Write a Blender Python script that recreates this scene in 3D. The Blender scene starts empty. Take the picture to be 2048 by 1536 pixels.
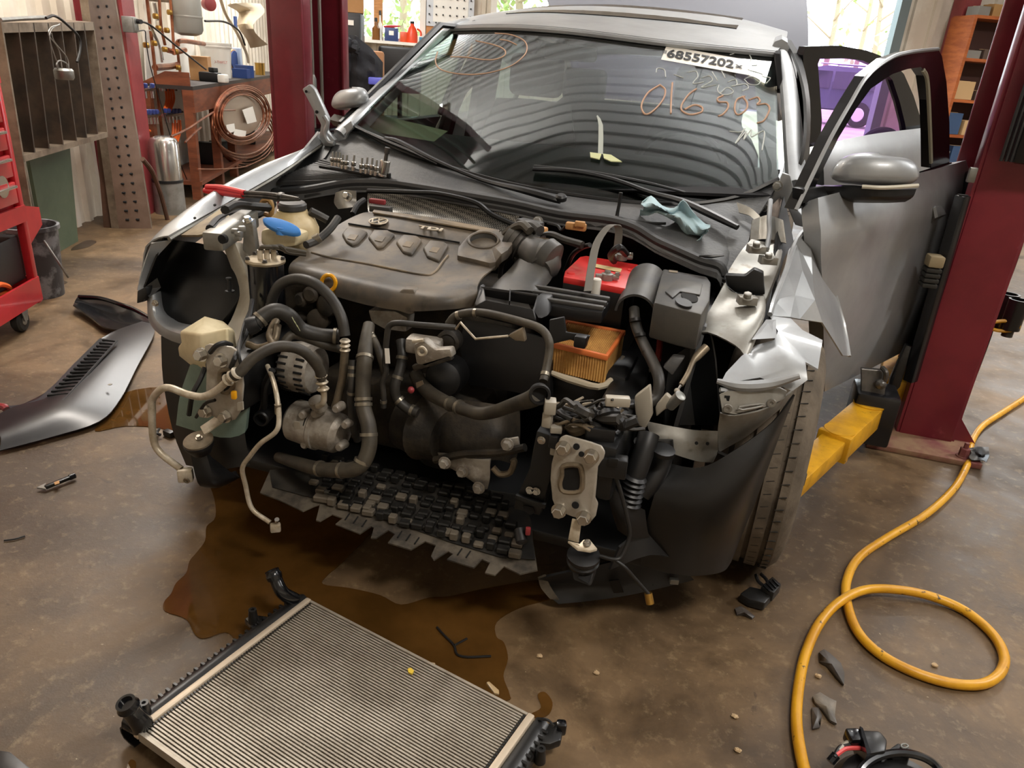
import bpy, bmesh, math, random
import numpy as np
from mathutils import Vector, Matrix
random.seed(7)
SC = bpy.context.scene
COL = SC.collection
# ---------------------------------------------------------------- camera
F = 1480.0
PITCH, ROLL, YAW = math.radians(23.7), math.radians(-4.35), math.radians(-16.5)
CAM = np.array([0.665, -1.95, 1.275])
_f0 = np.array([math.sin(YAW), math.cos(YAW), 0]); _r0 = np.array([math.cos(YAW), -math.sin(YAW), 0]); _up = np.array([0, 0, 1.0])
FWD = math.cos(PITCH) * _f0 - math.sin(PITCH) * _up
_d0 = -math.cos(PITCH) * _up - math.sin(PITCH) * _f0
RIGHT = math.cos(ROLL) * _r0 + math.sin(ROLL) * _d0
DOWN = math.cos(ROLL) * _d0 - math.sin(ROLL) * _r0
cd = bpy.data.cameras.new('camera'); co = bpy.data.objects.new('camera', cd); COL.objects.link(co)
cd.sensor_width = 36.0; cd.lens = F / 2048 * 36.0; cd.clip_start = 0.02; cd.clip_end = 300
M = Matrix.Identity(4)
for i in range(3):
    M[i][0] = RIGHT[i]; M[i][1] = -DOWN[i]; M[i][2] = -FWD[i]; M[i][3] = CAM[i]
co.matrix_world = M
SC.camera = co
# ---------------------------------------------------------------- world, exposure
SC.view_settings.view_transform = 'Standard'; SC.view_settings.look = 'None'
SC.view_settings.gamma = 1.0; SC.view_settings.use_curve_mapping = False
SC.view_settings.exposure = 0.0
wd = bpy.data.worlds.new('sky'); SC.world = wd; wd.use_nodes = True
bg = wd.node_tree.nodes['Background']; bg.inputs[0].default_value = (0.86, 0.94, 1.0, 1); bg.inputs[1].default_value = 7.0
# building frame: turned 24 degrees against the car; E1 along the back wall, E2 along the left wall
E1 = np.array([0.9135, 0.4067, 0.0]); E2 = np.array([-0.4067, 0.9135, 0.0])
def W(u, v, z): return Vector(u * E1 + v * E2 + np.array([0, 0, z]))
UL, VB, UR, VF, ZC = -2.60, 10.5, 10.2, -5.0, 4.8
def area(name, loc, sx, sy, power, color, target=None):
    l = bpy.data.lights.new(name, 'AREA'); l.shape = 'RECTANGLE'; l.size = sx; l.size_y = sy; l.energy = power; l.color = color
    o = bpy.data.objects.new(name, l); COL.objects.link(o); o.location = loc
    d = Vector(target) - Vector(loc) if target else Vector((0, 0, -1))
    o.rotation_euler = d.to_track_quat('-Z', 'Y').to_euler()
    if not target: o.rotation_euler = (0, 0, math.radians(24))
    return o
WARM = (1.0, 0.93, 0.85); NEUT = (1.0, 0.98, 0.96)
# the shop's ceiling fixtures: (x, y, z, length, width, power, colour)
FIXT = [(1.75, -1.55, 3.25, 0.9, 0.32, 64, WARM), (-2.2, 1.6, 3.4, 1.2, 0.32, 115, WARM),
        (-4.4, 5.6, 3.4, 1.2, 0.32, 160, NEUT), (0.9, 3.2, 3.4, 1.2, 0.32, 70, NEUT), (4.6, 1.8, 3.4, 1.2, 0.32, 120, NEUT),
        (4.2, 8.0, 3.4, 1.2, 0.32, 150, NEUT)]
for i, (x, y, z, a, b, p, c) in enumerate(FIXT):
    area('fixture_lamp', (x, y, z - 0.09), a, b, p, c)
    area('ceiling_fill', (x, y, z + 0.08), a, b, p * (0.6 if i == 0 else 1.3), c, (x, y + 0.0001, z + 1))  # added upward lamp, brightens the ceiling that the windscreen reflects
# ---------------------------------------------------------------- helpers
def ray(px, py): return RIGHT * ((px - 1024) / F) + DOWN * ((py - 768) / F) + FWD
def PN(px, py, n, d):
    """the point of the plane n.p = d seen at a photo pixel"""
    r = ray(px, py); n = np.array(n, float); t = (d - n @ CAM) / (n @ r); return Vector(CAM + t * r)
def Y(px, py, y): return PN(px, py, (0, 1, 0), y)
def X(px, py, x): return PN(px, py, (1, 0, 0), x)
def Z(px, py, z=0.0): return PN(px, py, (0, 0, 1), z)
def LW(px, py, u): return PN(px, py, E1, u)
def BW(px, py, v): return PN(px, py, E2, v)
def lin(c):
    if isinstance(c, str): c = tuple(int(c[i:i + 2], 16) / 255 for i in (0, 2, 4))
    return tuple(((x / 12.92) if x <= 0.04045 else ((x + 0.055) / 1.055) ** 2.4) for x in c) + (1.0,)
MATS = {}
def mat(name, c, rough=0.5, metal=0.0, c2=None, scale=8.0, amt=(0.4, 0.62), bump=0.0, bscale=60.0, coat=0.0, spec=0.5, detail=6.0, c3=None, s3=40.0, amt3=(0.55, 0.7), r2=None, emit=0, alpha=1.0, stretch=None):
    if name in MATS: return MATS[name]
    m = bpy.data.materials.new(name); m.use_nodes = True; nt = m.node_tree; N = nt.nodes; L = nt.links
    b = N['Principled BSDF']; b.inputs['Base Color'].default_value = lin(c); b.inputs['Roughness'].default_value = rough
    b.inputs['Metallic'].default_value = metal; b.inputs['Coat Weight'].default_value = coat; b.inputs['Coat Roughness'].default_value = 0.08
    b.inputs['Specular IOR Level'].default_value = spec
    if emit: b.inputs['Emission Color'].default_value = lin(c); b.inputs['Emission Strength'].default_value = emit
    tc = N.new('ShaderNodeTexCoord'); src = tc.outputs['Object']
    if stretch:
        mp = N.new('ShaderNodeMapping'); mp.inputs['Scale'].default_value = stretch; L.new(src, mp.inputs[0]); src = mp.outputs[0]
    def noise(s, lo, hi):
        n = N.new('ShaderNodeTexNoise'); n.inputs['Scale'].default_value = s; n.inputs['Detail'].default_value = detail; n.inputs['Roughness'].default_value = 0.62
        L.new(src, n.inputs['Vector']); r = N.new('ShaderNodeMapRange'); r.inputs[1].default_value = lo; r.inputs[2].default_value = hi
        L.new(n.outputs['Fac'], r.inputs[0]); return r.outputs[0]
    col = None
    if c2 is not None:
        f = noise(scale, *amt); mx = N.new('ShaderNodeMix'); mx.data_type = 'RGBA'; mx.inputs[6].default_value = lin(c); mx.inputs[7].default_value = lin(c2)
        L.new(f, mx.inputs[0]); col = mx.outputs[2]
        if r2 is not None:
            q = N.new('ShaderNodeMapRange'); q.inputs[3].default_value = rough; q.inputs[4].default_value = r2; L.new(f, q.inputs[0]); L.new(q.outputs[0], b.inputs['Roughness'])
    if c3 is not None:
        f = noise(s3, *amt3); mx = N.new('ShaderNodeMix'); mx.data_type = 'RGBA'; mx.inputs[7].default_value = lin(c3)
        if col is not None: L.new(col, mx.inputs[6])
        else: mx.inputs[6].default_value = lin(c)
        L.new(f, mx.inputs[0]); col = mx.outputs[2]
    if col is not None: L.new(col, b.inputs['Base Color'])
    if bump:
        n = N.new('ShaderNodeTexNoise'); n.inputs['Scale'].default_value = bscale; n.inputs['Detail'].default_value = 5; L.new(src, n.inputs['Vector'])
        bp = N.new('ShaderNodeBump'); bp.inputs['Strength'].default_value = bump; bp.inputs['Distance'].default_value = 0.01; L.new(n.outputs['Fac'], bp.inputs['Height']); L.new(bp.outputs[0], b.inputs['Normal'])
    MATS[name] = m; return m
def glassmat(name, tint, refl=1.0, rough=0.0):
    m = bpy.data.materials.new(name); m.use_nodes = True; nt = m.node_tree; N = nt.nodes; L = nt.links
    N.remove(N['Principled BSDF']); t = N.new('ShaderNodeBsdfTransparent'); t.inputs[0].default_value = tuple(tint) + (1,)
    g = N.new('ShaderNodeBsdfGlossy'); g.inputs['Roughness'].default_value = rough; g.inputs[0].default_value = (refl, refl, refl, 1)
    fr = N.new('ShaderNodeLayerWeight'); fr.inputs[0].default_value = 0.5; pw = N.new('ShaderNodeMath'); pw.operation = 'POWER'; pw.inputs[1].default_value = 5.0; L.new(fr.outputs['Facing'], pw.inputs[0])
    sch = N.new('ShaderNodeMath'); sch.operation = 'MULTIPLY_ADD'; sch.inputs[1].default_value = 0.957; sch.inputs[2].default_value = 0.043; L.new(pw.outputs[0], sch.inputs[0]); mx = N.new('ShaderNodeMixShader')
    L.new(sch.outputs[0], mx.inputs[0]); L.new(t.outputs[0], mx.inputs[1]); L.new(g.outputs[0], mx.inputs[2]); L.new(mx.outputs[0], N['Material Output'].inputs[0])
    MATS[name] = m; return m
def V(*a): return Vector(a)
def smooth_path(pts, n=6, closed=False):
    """Catmull-Rom through points (Vectors of any size kept as numpy)"""
    p = [np.array(q, float) for q in pts]; out = []; k = len(p)
    if k < 3: return p
    for i in range(k if closed else k - 1):
        p0 = p[(i - 1) % k] if (closed or i > 0) else 2 * p[0] - p[1]; p1 = p[i]; p2 = p[(i + 1) % k]
        p3 = p[(i + 2) % k] if (closed or i + 2 < k) else 2 * p[-1] - p[-2]
        for j in range(n):
            t = j / n
            out.append(0.5 * ((2 * p1) + (-p0 + p2) * t + (2 * p0 - 5 * p1 + 4 * p2 - p3) * t * t + (-p0 + 3 * p1 - 3 * p2 + p3) * t ** 3))
    if not closed: out.append(p[-1])
    return out
def frame_of(d):
    d = Vector(d).normalized(); a = Vector((0, 0, 1)) if abs(d.z) < 0.9 else Vector((1, 0, 0))
    s = d.cross(a).normalized(); return s, s.cross(d).normalized()
class B:
    """collects shapes in world space; build() links them as ONE mesh object"""
    def __init__(s): s.v = []; s.f = []
    def add(s, vs, fs):
        o = len(s.v); s.v += [Vector(q) for q in vs]; s.f += [[i + o for i in q] for q in fs]; return s
    def box(s, c, size, rz=0.0, rot=None):
        R = rot if rot is not None else Matrix.Rotation(rz, 3, 'Z'); c = Vector(c); h = Vector(size) / 2
        vs = [c + R @ Vector((x * h.x, y * h.y, z * h.z)) for x in (-1, 1) for y in (-1, 1) for z in (-1, 1)]
        return s.add(vs, [(0, 1, 3, 2), (4, 6, 7, 5), (0, 4, 5, 1), (2, 3, 7, 6), (0, 2, 6, 4), (1, 5, 7, 3)])
    def beam(s, a, b, w, h, up=(0, 0, 1)):
        a = Vector(a); b = Vector(b); d = (b - a).normalized(); sd = d.cross(Vector(up))
        if sd.length < 1e-4: sd = d.cross(Vector((1, 0, 0)))
        sd.normalize(); u = sd.cross(d)
        q = [p + sd * (i * w / 2) + u * (j * h / 2) for p in (a, b) for i, j in ((-1, -1), (1, -1), (1, 1), (-1, 1))]
        return s.add(q, [(3, 2, 1, 0), (4, 5, 6, 7), (0, 1, 5, 4), (1, 2, 6, 5), (2, 3, 7, 6), (3, 0, 4, 7)])
    def tube(s, pts, r, n=10, sm=6, cap=True, closed=False, flat=1.0):
        """round bar along points; r a number or one radius a point"""
        rs = list(r) if isinstance(r, (list, tuple)) else [r] * len(pts)
        p4 = [tuple(p) + (q,) for p, q in zip(pts, rs)]
        if sm > 1: p4 = smooth_path(p4, sm, closed)
        P = [Vector(q[:3]) for q in p4]; R = [q[3] for q in p4]; k = len(P); o = len(s.v); pa = None
        for i in range(k):
            d = (P[(i + 1) % k] - P[i - 1]) if (closed or 0 < i < k - 1) else (P[1] - P[0] if i == 0 else P[-1] - P[-2])
            if d.length < 1e-7: d = Vector((0, 0, 1))
            d.normalize()
            if pa is None: a, _ = frame_of(d)
            else:
                a = pa - d * pa.dot(d)
                if a.length < 1e-5: a, _ = frame_of(d)
                a.normalize()
            b_ = d.cross(a); pa = a
            s.v += [P[i] + (a * math.cos(2 * math.pi * j / n) + b_ * flat * math.sin(2 * math.pi * j / n)) * R[i] for j in range(n)]
        for i in range(k if closed else k - 1):
            for j in range(n):
                A = o + i * n + j; Bq = o + i * n + (j + 1) % n; i2 = (i + 1) % k
                s.f.append([A, Bq, o + i2 * n + (j + 1) % n, o + i2 * n + j])
        if cap and not closed:
            s.f.append([o + j for j in range(n)][::-1]); s.f.append([o + (k - 1) * n + j for j in range(n)])
        return s
    def lathe(s, c, axis, prof, n=24, cap=True):
        """prof: (distance along axis, radius)"""
        c = Vector(c); ax = Vector(axis).normalized(); a, b_ = frame_of(ax); o = len(s.v); k = len(prof)
        for t, r in prof: s.v += [c + ax * t + (a * math.cos(2 * math.pi * j / n) + b_ * math.sin(2 * math.pi * j / n)) * max(r, 1e-5) for j in range(n)]
        for i in range(k - 1):
            for j in range(n): s.f.append([o + i * n + j, o + i * n + (j + 1) % n, o + (i + 1) * n + (j + 1) % n, o + (i + 1) * n + j])
        if cap: s.f.append([o + j for j in range(n)][::-1]); s.f.append([o + (k - 1) * n + j for j in range(n)])
        return s
    def prism(s, poly, vec):
        p = [Vector(q) for q in poly]; vec = Vector(vec); k = len(p); o = len(s.v); s.v += p + [q + vec for q in p]
        s.f.append([o + i for i in range(k)]); s.f.append([o + k + i for i in range(k)][::-1])
        for i in range(k): s.f.append([o + i, o + k + i, o + k + (i + 1) % k, o + (i + 1) % k])
        return s
    def ring(s, outer, inner, vec):
        """flat ring between two loops of the same length, given thickness"""
        k = len(outer); o = len(s.v); vec = Vector(vec); s.v += [Vector(q) for q in outer] + [Vector(q) for q in inner] + [Vector(q) + vec for q in outer] + [Vector(q) + vec for q in inner]
        for i in range(k):
            j = (i + 1) % k
            s.f += [[o + i, o + j, o + k + j, o + k + i], [o + 2 * k + i, o + 3 * k + i, o + 3 * k + j, o + 2 * k + j], [o + i, o + 2 * k + i, o + 2 * k + j, o + j], [o + k + i, o + k + j, o + 3 * k + j, o + 3 * k + i]]
        return s
    def loft(s, rows, sm=1, closed=False, cap=False):
        if sm > 1:
            rows = [[Vector(q) for q in smooth_path(r, sm, closed)] for r in rows]
            cols = list(zip(*rows)); cols = [smooth_path(c, sm) for c in cols]; rows = [list(r) for r in zip(*cols)]
        n = len(rows[0]); o = len(s.v)
        for r in rows: s.v += [Vector(q) for q in r]
        for i in range(len(rows) - 1):
            for j in range(n if closed else n - 1): s.f.append([o + i * n + j, o + i * n + (j + 1) % n, o + (i + 1) * n + (j + 1) % n, o + (i + 1) * n + j])
        if cap: s.f.append([o + j for j in range(n)]); s.f.append([o + (len(rows) - 1) * n + j for j in range(n)])
        return s
    def ball(s, c, r, n=12, m=8, jit=0.0):
        c = Vector(c); r = Vector(r) if hasattr(r, '__len__') else Vector((r, r, r)); rows = []
        for i in range(m + 1):
            t = math.pi * i / m; rows.append([c + Vector((r.x * math.sin(t) * math.cos(2 * math.pi * j / n), r.y * math.sin(t) * math.sin(2 * math.pi * j / n), r.z * math.cos(t))) * (1) + Vector((random.uniform(-jit, jit), random.uniform(-jit, jit), random.uniform(-jit, jit))) for j in range(n)])
        return s.loft(rows, 1, True)
    def build(s, name, m, parent=None, smooth=True, bevel=0.0, solid=0.0, ang=35, seg=2, label=None, cat=None, group=None, kind=None, loc=None, sub=0):
        if parent is not None: L = Vector(parent['_L'])
        elif loc is not None: L = Vector(loc)
        else:
            lo = [min(q[i] for q in s.v) for i in range(3)]; hi = [max(q[i] for q in s.v) for i in range(3)]
            L = Vector(((lo[0] + hi[0]) / 2, (lo[1] + hi[1]) / 2, lo[2]))
        bm = bmesh.new(); bv = [bm.verts.new(q - L) for q in s.v]
        for f in s.f:
            try: bm.faces.new([bv[i] for i in f])
            except ValueError: pass
        bmesh.ops.remove_doubles(bm, verts=bm.verts, dist=1e-6)
        bmesh.ops.recalc_face_normals(bm, faces=bm.faces)
        if solid: bmesh.ops.solidify(bm, geom=list(bm.faces), thickness=solid); bmesh.ops.recalc_face_normals(bm, faces=bm.faces)
        if bevel:
            es = [e for e in bm.edges if len(e.link_faces) == 2 and e.calc_face_angle(0) > 0.6]
            bmesh.ops.bevel(bm, geom=es, offset=bevel, segments=seg, affect='EDGES', profile=0.5, clamp_overlap=True)
        me = bpy.data.meshes.new(name); bm.to_mesh(me); bm.free()
        if smooth:
            me.shade_smooth(); me.set_sharp_from_angle(angle=math.radians(ang))
        me.materials.append(m if not isinstance(m, str) else MATS[m])
        o = bpy.data.objects.new(name, me); COL.objects.link(o); o['_L'] = tuple(L)
        if parent is not None: o.parent = parent
        else: o.location = L
        return tag(o, label, cat, group, kind)
def tag(o, label=None, cat=None, group=None, kind=None):
    if label: o['label'] = label
    if cat: o['category'] = cat
    if group: o['group'] = group
    if kind: o['kind'] = kind
    return o
def thing(name, label, cat, loc, group=None):
    o = bpy.data.objects.new(name, None); COL.objects.link(o); o.empty_display_size = 0.05; o.location = loc; o['_L'] = tuple(Vector(loc)); return tag(o, label, cat, group)
def clone(o, parent, off, rot=None, name=None):
    """a copy of a part that shares its mesh, moved by off inside the same thing"""
    c = o.copy(); COL.objects.link(c); c.parent = parent; c.location = Vector(o.location) + Vector(off)
    if rot is not None: c.rotation_euler = rot
    return c
def text(name, s, o, right, up, size, m, parent, extrude=0.001, align='CENTER', bold=0.0, label=None):
    cu = bpy.data.curves.new(name, 'FONT'); cu.body = s; cu.size = 1.0; cu.align_x = align; cu.align_y = 'CENTER'; cu.extrude = 0.02; cu.offset = bold
    t = bpy.data.objects.new(name, cu); COL.objects.link(t); dg = bpy.context.evaluated_depsgraph_get()
    me = bpy.data.meshes.new_from_object(t.evaluated_get(dg)); bpy.data.objects.remove(t)
    b = B(); right = Vector(right).normalized(); up = Vector(up).normalized(); n = right.cross(up)
    hx = size if not isinstance(size, tuple) else size[0]; hy = size if not isinstance(size, tuple) else size[1]
    zs = max([abs(q.co.z) for q in me.vertices] + [1e-6])
    b.v = [Vector(o) + right * (q.co.x * hx) + up * (q.co.y * hy) + n * (extrude * 0.5 * (1 + q.co.z / zs)) for q in me.vertices]; b.f = [list(p.vertices) for p in me.polygons]
    return b.build(name, m, parent, smooth=False, label=label)
def bolt(b, p, d, r, h=None, washer=True):
    """hex bolt head with washer"""
    h = h or r * 0.9; d = Vector(d).normalized()
    if washer: b.lathe(p, d, [(0, r * 1.35), (r * 0.25, r * 1.35)], 16)
    b.lathe(Vector(p) + d * r * 0.25, d, [(0, r), (h, r), (h + r * 0.12, r * 0.85)], 6); return b
# ================================================================ the building
mat('concrete', '8d7455', 0.55, c2='6a543c', scale=1.6, amt=(0.38, 0.66), c3='a99274', s3=9, amt3=(0.56, 0.75), bump=0.25, bscale=22, r2=0.38)
mat('siding', 'ddd5c6', 0.45, c2='c9beac', scale=1.5)
mat('siding_grey', 'a9a8a2', 0.4, 0.3)
mat('ceiling_steel', 'd6d8da', 0.4)
mat('white_metal', 'e9e7e0', 0.4)
mat('lamp_glow', 'fff0d8', emit=14)
mat('frame_wood', 'c98f52', 0.55, c2='a9713a', scale=5, stretch=(1, 1, 8))
mat('window_frame', 'e6e2d8', 0.45)
mat('track_grey', '6f7b7e', 0.45, 0.4)
mat('column_red', '8d3a3c', 0.45, c2='7a2c30', scale=4)
mat('gravel', 'b5aa98', 0.9, c2='9b8f7c', scale=0.8)
GL = glassmat('window_glass', (0.97, 0.99, 0.98))
def uu(px, py=60): return float(np.dot(np.array(BW(px, py, VB)), E1))
def concrete_floor():
    m = bpy.data.materials.new('shop_floor'); m.use_nodes = True; nt = m.node_tree; N = nt.nodes; L = nt.links; b = N['Principled BSDF']
    tc = N.new('ShaderNodeTexCoord')
    def nz(s, det=8, rough=0.6, dist=0.0):
        n = N.new('ShaderNodeTexNoise'); n.inputs['Scale'].default_value = s; n.inputs['Detail'].default_value = det; n.inputs['Roughness'].default_value = rough; n.inputs['Distortion'].default_value = dist
        L.new(tc.outputs['Object'], n.inputs['Vector']); return n.outputs['Fac']
    def rng(f, lo, hi, a=0.0, c=1.0):
        r = N.new('ShaderNodeMapRange'); r.inputs[1].default_value = lo; r.inputs[2].default_value = hi; r.inputs[3].default_value = a; r.inputs[4].default_value = c; L.new(f, r.inputs[0]); return r.outputs[0]
    def mix(f, a, c):
        x = N.new('ShaderNodeMix'); x.data_type = 'RGBA'; L.new(f, x.inputs[0])
        for k, q in ((6, a), (7, c)):
            if isinstance(q, str): x.inputs[k].default_value = lin(q)
            else: L.new(q, x.inputs[k])
        return x.outputs[2]
    big = nz(0.9, 9, 0.62, 0.6); mid = nz(3.5, 10, 0.68, 0.4); fine = nz(28, 8, 0.7); sp = nz(75, 4, 0.6)
    c = mix(rng(big, 0.40, 0.60), '443524', '765f43')
    c = mix(rng(mid, 0.46, 0.66, 0, 0.8), c, '3c2e1e')
    c = mix(rng(fine, 0.54, 0.80, 0, 0.6), c, 'a08a68')
    c = mix(rng(sp, 0.70, 0.76, 0, 0.55), c, 'd8c8a6')
    c = mix(rng(nz(13, 6, 0.6, 1.0), 0.66, 0.72, 0, 0.7), c, '3a2d20')
    L.new(c, b.inputs['Base Color']); L.new(rng(mid, 0.3, 0.7, 0.62, 0.36), b.inputs['Roughness'])
    bp = N.new('ShaderNodeBump'); bp.inputs['Strength'].default_value = 0.3; bp.inputs['Distance'].default_value = 0.004; L.new(fine, bp.inputs['Height']); L.new(bp.outputs[0], b.inputs['Normal'])
    MATS['shop_floor'] = m; return m
concrete_floor()
b = B(); b.prism([W(UL - .2, VF - .2, 0), W(UR + .2, VF - .2, 0), W(UR + .2, VB + .15, 0), W(UL - .2, VB + .15, 0)], (0, 0, -0.2))
b.build('floor', 'shop_floor', kind='structure', smooth=False, loc=(0, 0, 0), label='stained brown concrete shop floor')
def ribbed(b, p0, p1, z0, z1, nrm, pitch=0.22, h=0.03, rib=0.06):
    """ribbed sheet-metal wall between two foot points"""
    p0 = Vector(p0); p1 = Vector(p1); d = p1 - p0; Ln = d.length; d.normalize(); nrm = Vector(nrm).normalized(); pr = []; t = 0.0
    while t < Ln - 1e-6:
        for k, q in ((0, 0), (pitch - rib - 0.03, 0), (pitch - rib - 0.012, h), (pitch - 0.018, h)):
            if t + k < Ln: pr.append((t + k, q))
        t += pitch
    pr.append((Ln, 0))
    rows = [[p0 + d * a + nrm * c + Vector((0, 0, z)) for a, c in pr] for z in (z0, z1)]
    b.loft(rows); return b
b = B(); ribbed(b, W(UL, VF, 0), W(UL, VB, 0), 0, ZC, E1, 0.2); b.build('wall_left', 'siding', kind='structure', ang=20, label='cream ribbed sheet-metal wall')
b = B(); ribbed(b, W(UR, VF, 0), W(UR, VB, 0), 0, ZC, -E1, 0.3); b.build('wall_right', 'siding', kind='structure', ang=20)
b = B(); ribbed(b, W(UL, VF, 0), W(UR, VF, 0), 0, ZC, E2, 0.3); b.build('wall_front', 'siding', kind='structure', ang=20)
# back wall with two windows and the open overhead door
ZS = BW(800, 84, VB).z
WIN = [(uu(722), uu(845), ZS, 2.5), (uu(985), uu(1098), ZS, 2.5)]
DU0, DU1, DZ = uu(1500), uu(1800, 20), 3.2
b = B(); cur = UL
for (a, c, z0, z1) in WIN + [(DU0, DU1, 0, DZ)]:
    ribbed(b, W(cur, VB, 0), W(a, VB, 0), 0, ZC, -E2, 0.24); ribbed(b, W(a, VB, 0), W(c, VB, 0), z1, ZC, -E2, 0.24)
    if z0 > 0: ribbed(b, W(a, VB, 0), W(c, VB, 0), 0, z0, -E2, 0.24)
    cur = c
ribbed(b, W(cur, VB, 0), W(UR, VB, 0), 0, ZC, -E2, 0.34, 0.045, 0.1)
b.build('wall_back', 'siding', kind='structure', ang=20, label='cream ribbed back wall behind the car')
for i, (a, c, z0, z1) in enumerate(WIN):
    w = thing('window_%d' % (i + 1), None, None, W((a + c) / 2, VB, z0)); w['kind'] = 'structure'
    f = B(); t = 0.09
    f.beam(W(a, VB - .03, (z0 + z1) / 2 - (z1 - z0) / 2), W(a, VB - .03, z1), t, t, E2); f.beam(W(c, VB - .03, z0), W(c, VB - .03, z1), t, t, E2)
    f.beam(W(a, VB - .03, z1), W(c, VB - .03, z1), t, t); f.beam(W(a, VB - .03, z0), W(c, VB - .03, z0), t, t)
    f.build('window_frame', 'window_frame', w, smooth=False)
    if i == 0: B().beam(W(uu(757), VB - .03, z0), W(uu(757), VB - .03, z1), .13, .09, E2).build('mullion', 'frame_wood', w, smooth=False)
    B().box(W((a + c) / 2, VB - .14, z0 - .02), (c - a + .2, .26, .04), math.radians(24)).build('window_sill', 'window_frame', w, smooth=False)
    B().box(W((a + c) / 2, VB - .02, (z0 + z1) / 2), (c - a, .012, z1 - z0), math.radians(24)).build('pane', GL, w, smooth=False)
# door surround
f = B(); f.beam(W(DU1, VB - .06, 0), W(DU1, VB - .06, DZ), .16, .16, E2); f.beam(W(DU0, VB - .06, 0), W(DU0, VB - .06, DZ), .16, .16, E2); f.beam(W(DU0, VB - .06, DZ), W(DU1, VB - .06, DZ), .16, .16)
f.build('trim_1', 'track_grey', kind='structure', smooth=False, label='grey steel jamb around the open overhead door')
# ceiling of ribbed steel and its light fixtures
b = B(); rows = []; pr = []; t = VF
while t < VB:
    for k, q in ((0, 0), (.085, 0), (.10, .065), (.15, .065), (.165, 0)): pr.append((t + k, q))
    t += .19
b.loft([[W(u, min(t, VB), ZC - q) for t, q in pr] for u in (UL, UR)])
b.build('ceiling', 'ceiling_steel', kind='structure', ang=20, label='grey ribbed steel ceiling')
for i, (x, y, z, a, c, p, cl) in enumerate(FIXT):
    t = thing('ceiling_light', 'strip light hanging above ' + ['the stripped nose of the silver car', 'the red tool cart', 'the black cabinet', 'the car roof', 'the floor right of the right lift post', 'the wooden shelf unit'][i], 'light', (x, y, z), 'ceiling strip lights')
    B().box((x, y, z + .02), (a + .06, c + .06, .06), math.radians(24)).build('housing', 'white_metal', t, bevel=.008)
    B().box((x, y, z + .055), (a * .2, .05, .03), math.radians(24)).build('ballast', 'white_metal', t)
    for s in (-.09, 0.09):
        o = Vector((-math.sin(math.radians(24)), math.cos(math.radians(24)), 0)) * s; dx = Vector((math.cos(math.radians(24)), math.sin(math.radians(24)), 0)) * (a / 2)
        B().tube([Vector((x, y, z - .03)) + o - dx, Vector((x, y, z - .03)) + o + dx], .014, 8, 1).build('tube_lamp', 'lamp_glow', t)
    for s in (-.4, .4):
        dx = Vector((math.cos(math.radians(24)), math.sin(math.radians(24)), 0)) * (a * s)
        B().tube([Vector((x, y, z + .05)) + dx, Vector((x, y, ZC)) + dx], .003, 5, 1).build('hanger', 'track_grey', t)
# ---------------------------------------------------------------- outside
b = B(); b.prism([W(-60, VB + .15, -.02), W(70, VB + .15, -.02), W(70, VB + 90, -.02), W(-60, VB + 90, -.02)], (0, 0, -.2)); b.build('ground', 'gravel', kind='structure', smooth=False, label='pale gravel yard outside the open door')
mat('leaf', '7f9a55', 0.7, c2='a3b574', scale=2); mat('bark', '8b7d68', 0.9)
def tree(px, dist, h, r, label, leaves=700, seed=1):
    rr = random.Random(seed); d = ray(px, 120); d = d / np.linalg.norm(d[:2]); c = Vector((CAM[0] + d[0] * dist, CAM[1] + d[1] * dist, -.02))
    t = thing('tree', label, 'tree', c); s = B(); s.tube([c, c + V(.1, 0, h * .4), c + V(-.1, .1, h * .75), c + V(.05, 0, h)], [.14, .11, .07, .02], 7)
    for k in range(7):
        z = h * (.35 + .08 * k); a = rr.uniform(0, 6.28); q = r * rr.uniform(.5, 1.0)
        s.tube([c + V(0, 0, z), c + V(math.cos(a) * q * .5, math.sin(a) * q * .5, z + .5), c + V(math.cos(a) * q, math.sin(a) * q, z + 1.0)], [.05, .03, .01], 5)
    s.build('trunk', 'bark', t); lf = B()
    for k in range(leaves):
        a = rr.uniform(0, 6.28); e = rr.uniform(-1, 1); q = r * rr.random() ** .4; p = c + V(math.cos(a) * q * math.sqrt(1 - e * e), math.sin(a) * q * math.sqrt(1 - e * e), h * .62 + e * h * .4)
        u = V(rr.uniform(-1, 1), rr.uniform(-1, 1), rr.uniform(-1, 1)).normalized(); w = u.cross(V(rr.uniform(-1, 1), rr.uniform(-1, 1), 1)).normalized(); z = rr.uniform(.1, .2)
        lf.add([p - u * z, p + w * z * .5, p + u * z, p - w * z * .5], [(0, 1, 2, 3)])
    if leaves: lf.build('foliage', 'leaf', t, smooth=False, kind='stuff')
tree(1030, 19, 4.2, 2.0, 'leafy green tree outside the small window above the car roof', 900, 3)
tree(800, 24, 6.0, 2.2, 'pale leafy tree beyond the window with the red jug', 700, 4)
tree(1650, 40, 9.0, 2.5, 'thin bare tree left of the others beyond the open overhead door', 60, 5)
tree(1712, 46, 11.0, 2.6, 'tallest thin tree standing beyond the open overhead door', 80, 6)
tree(1740, 34, 6.0, 2.0, 'small thin tree nearest the jamb beyond the open overhead door', 60, 8)
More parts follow.
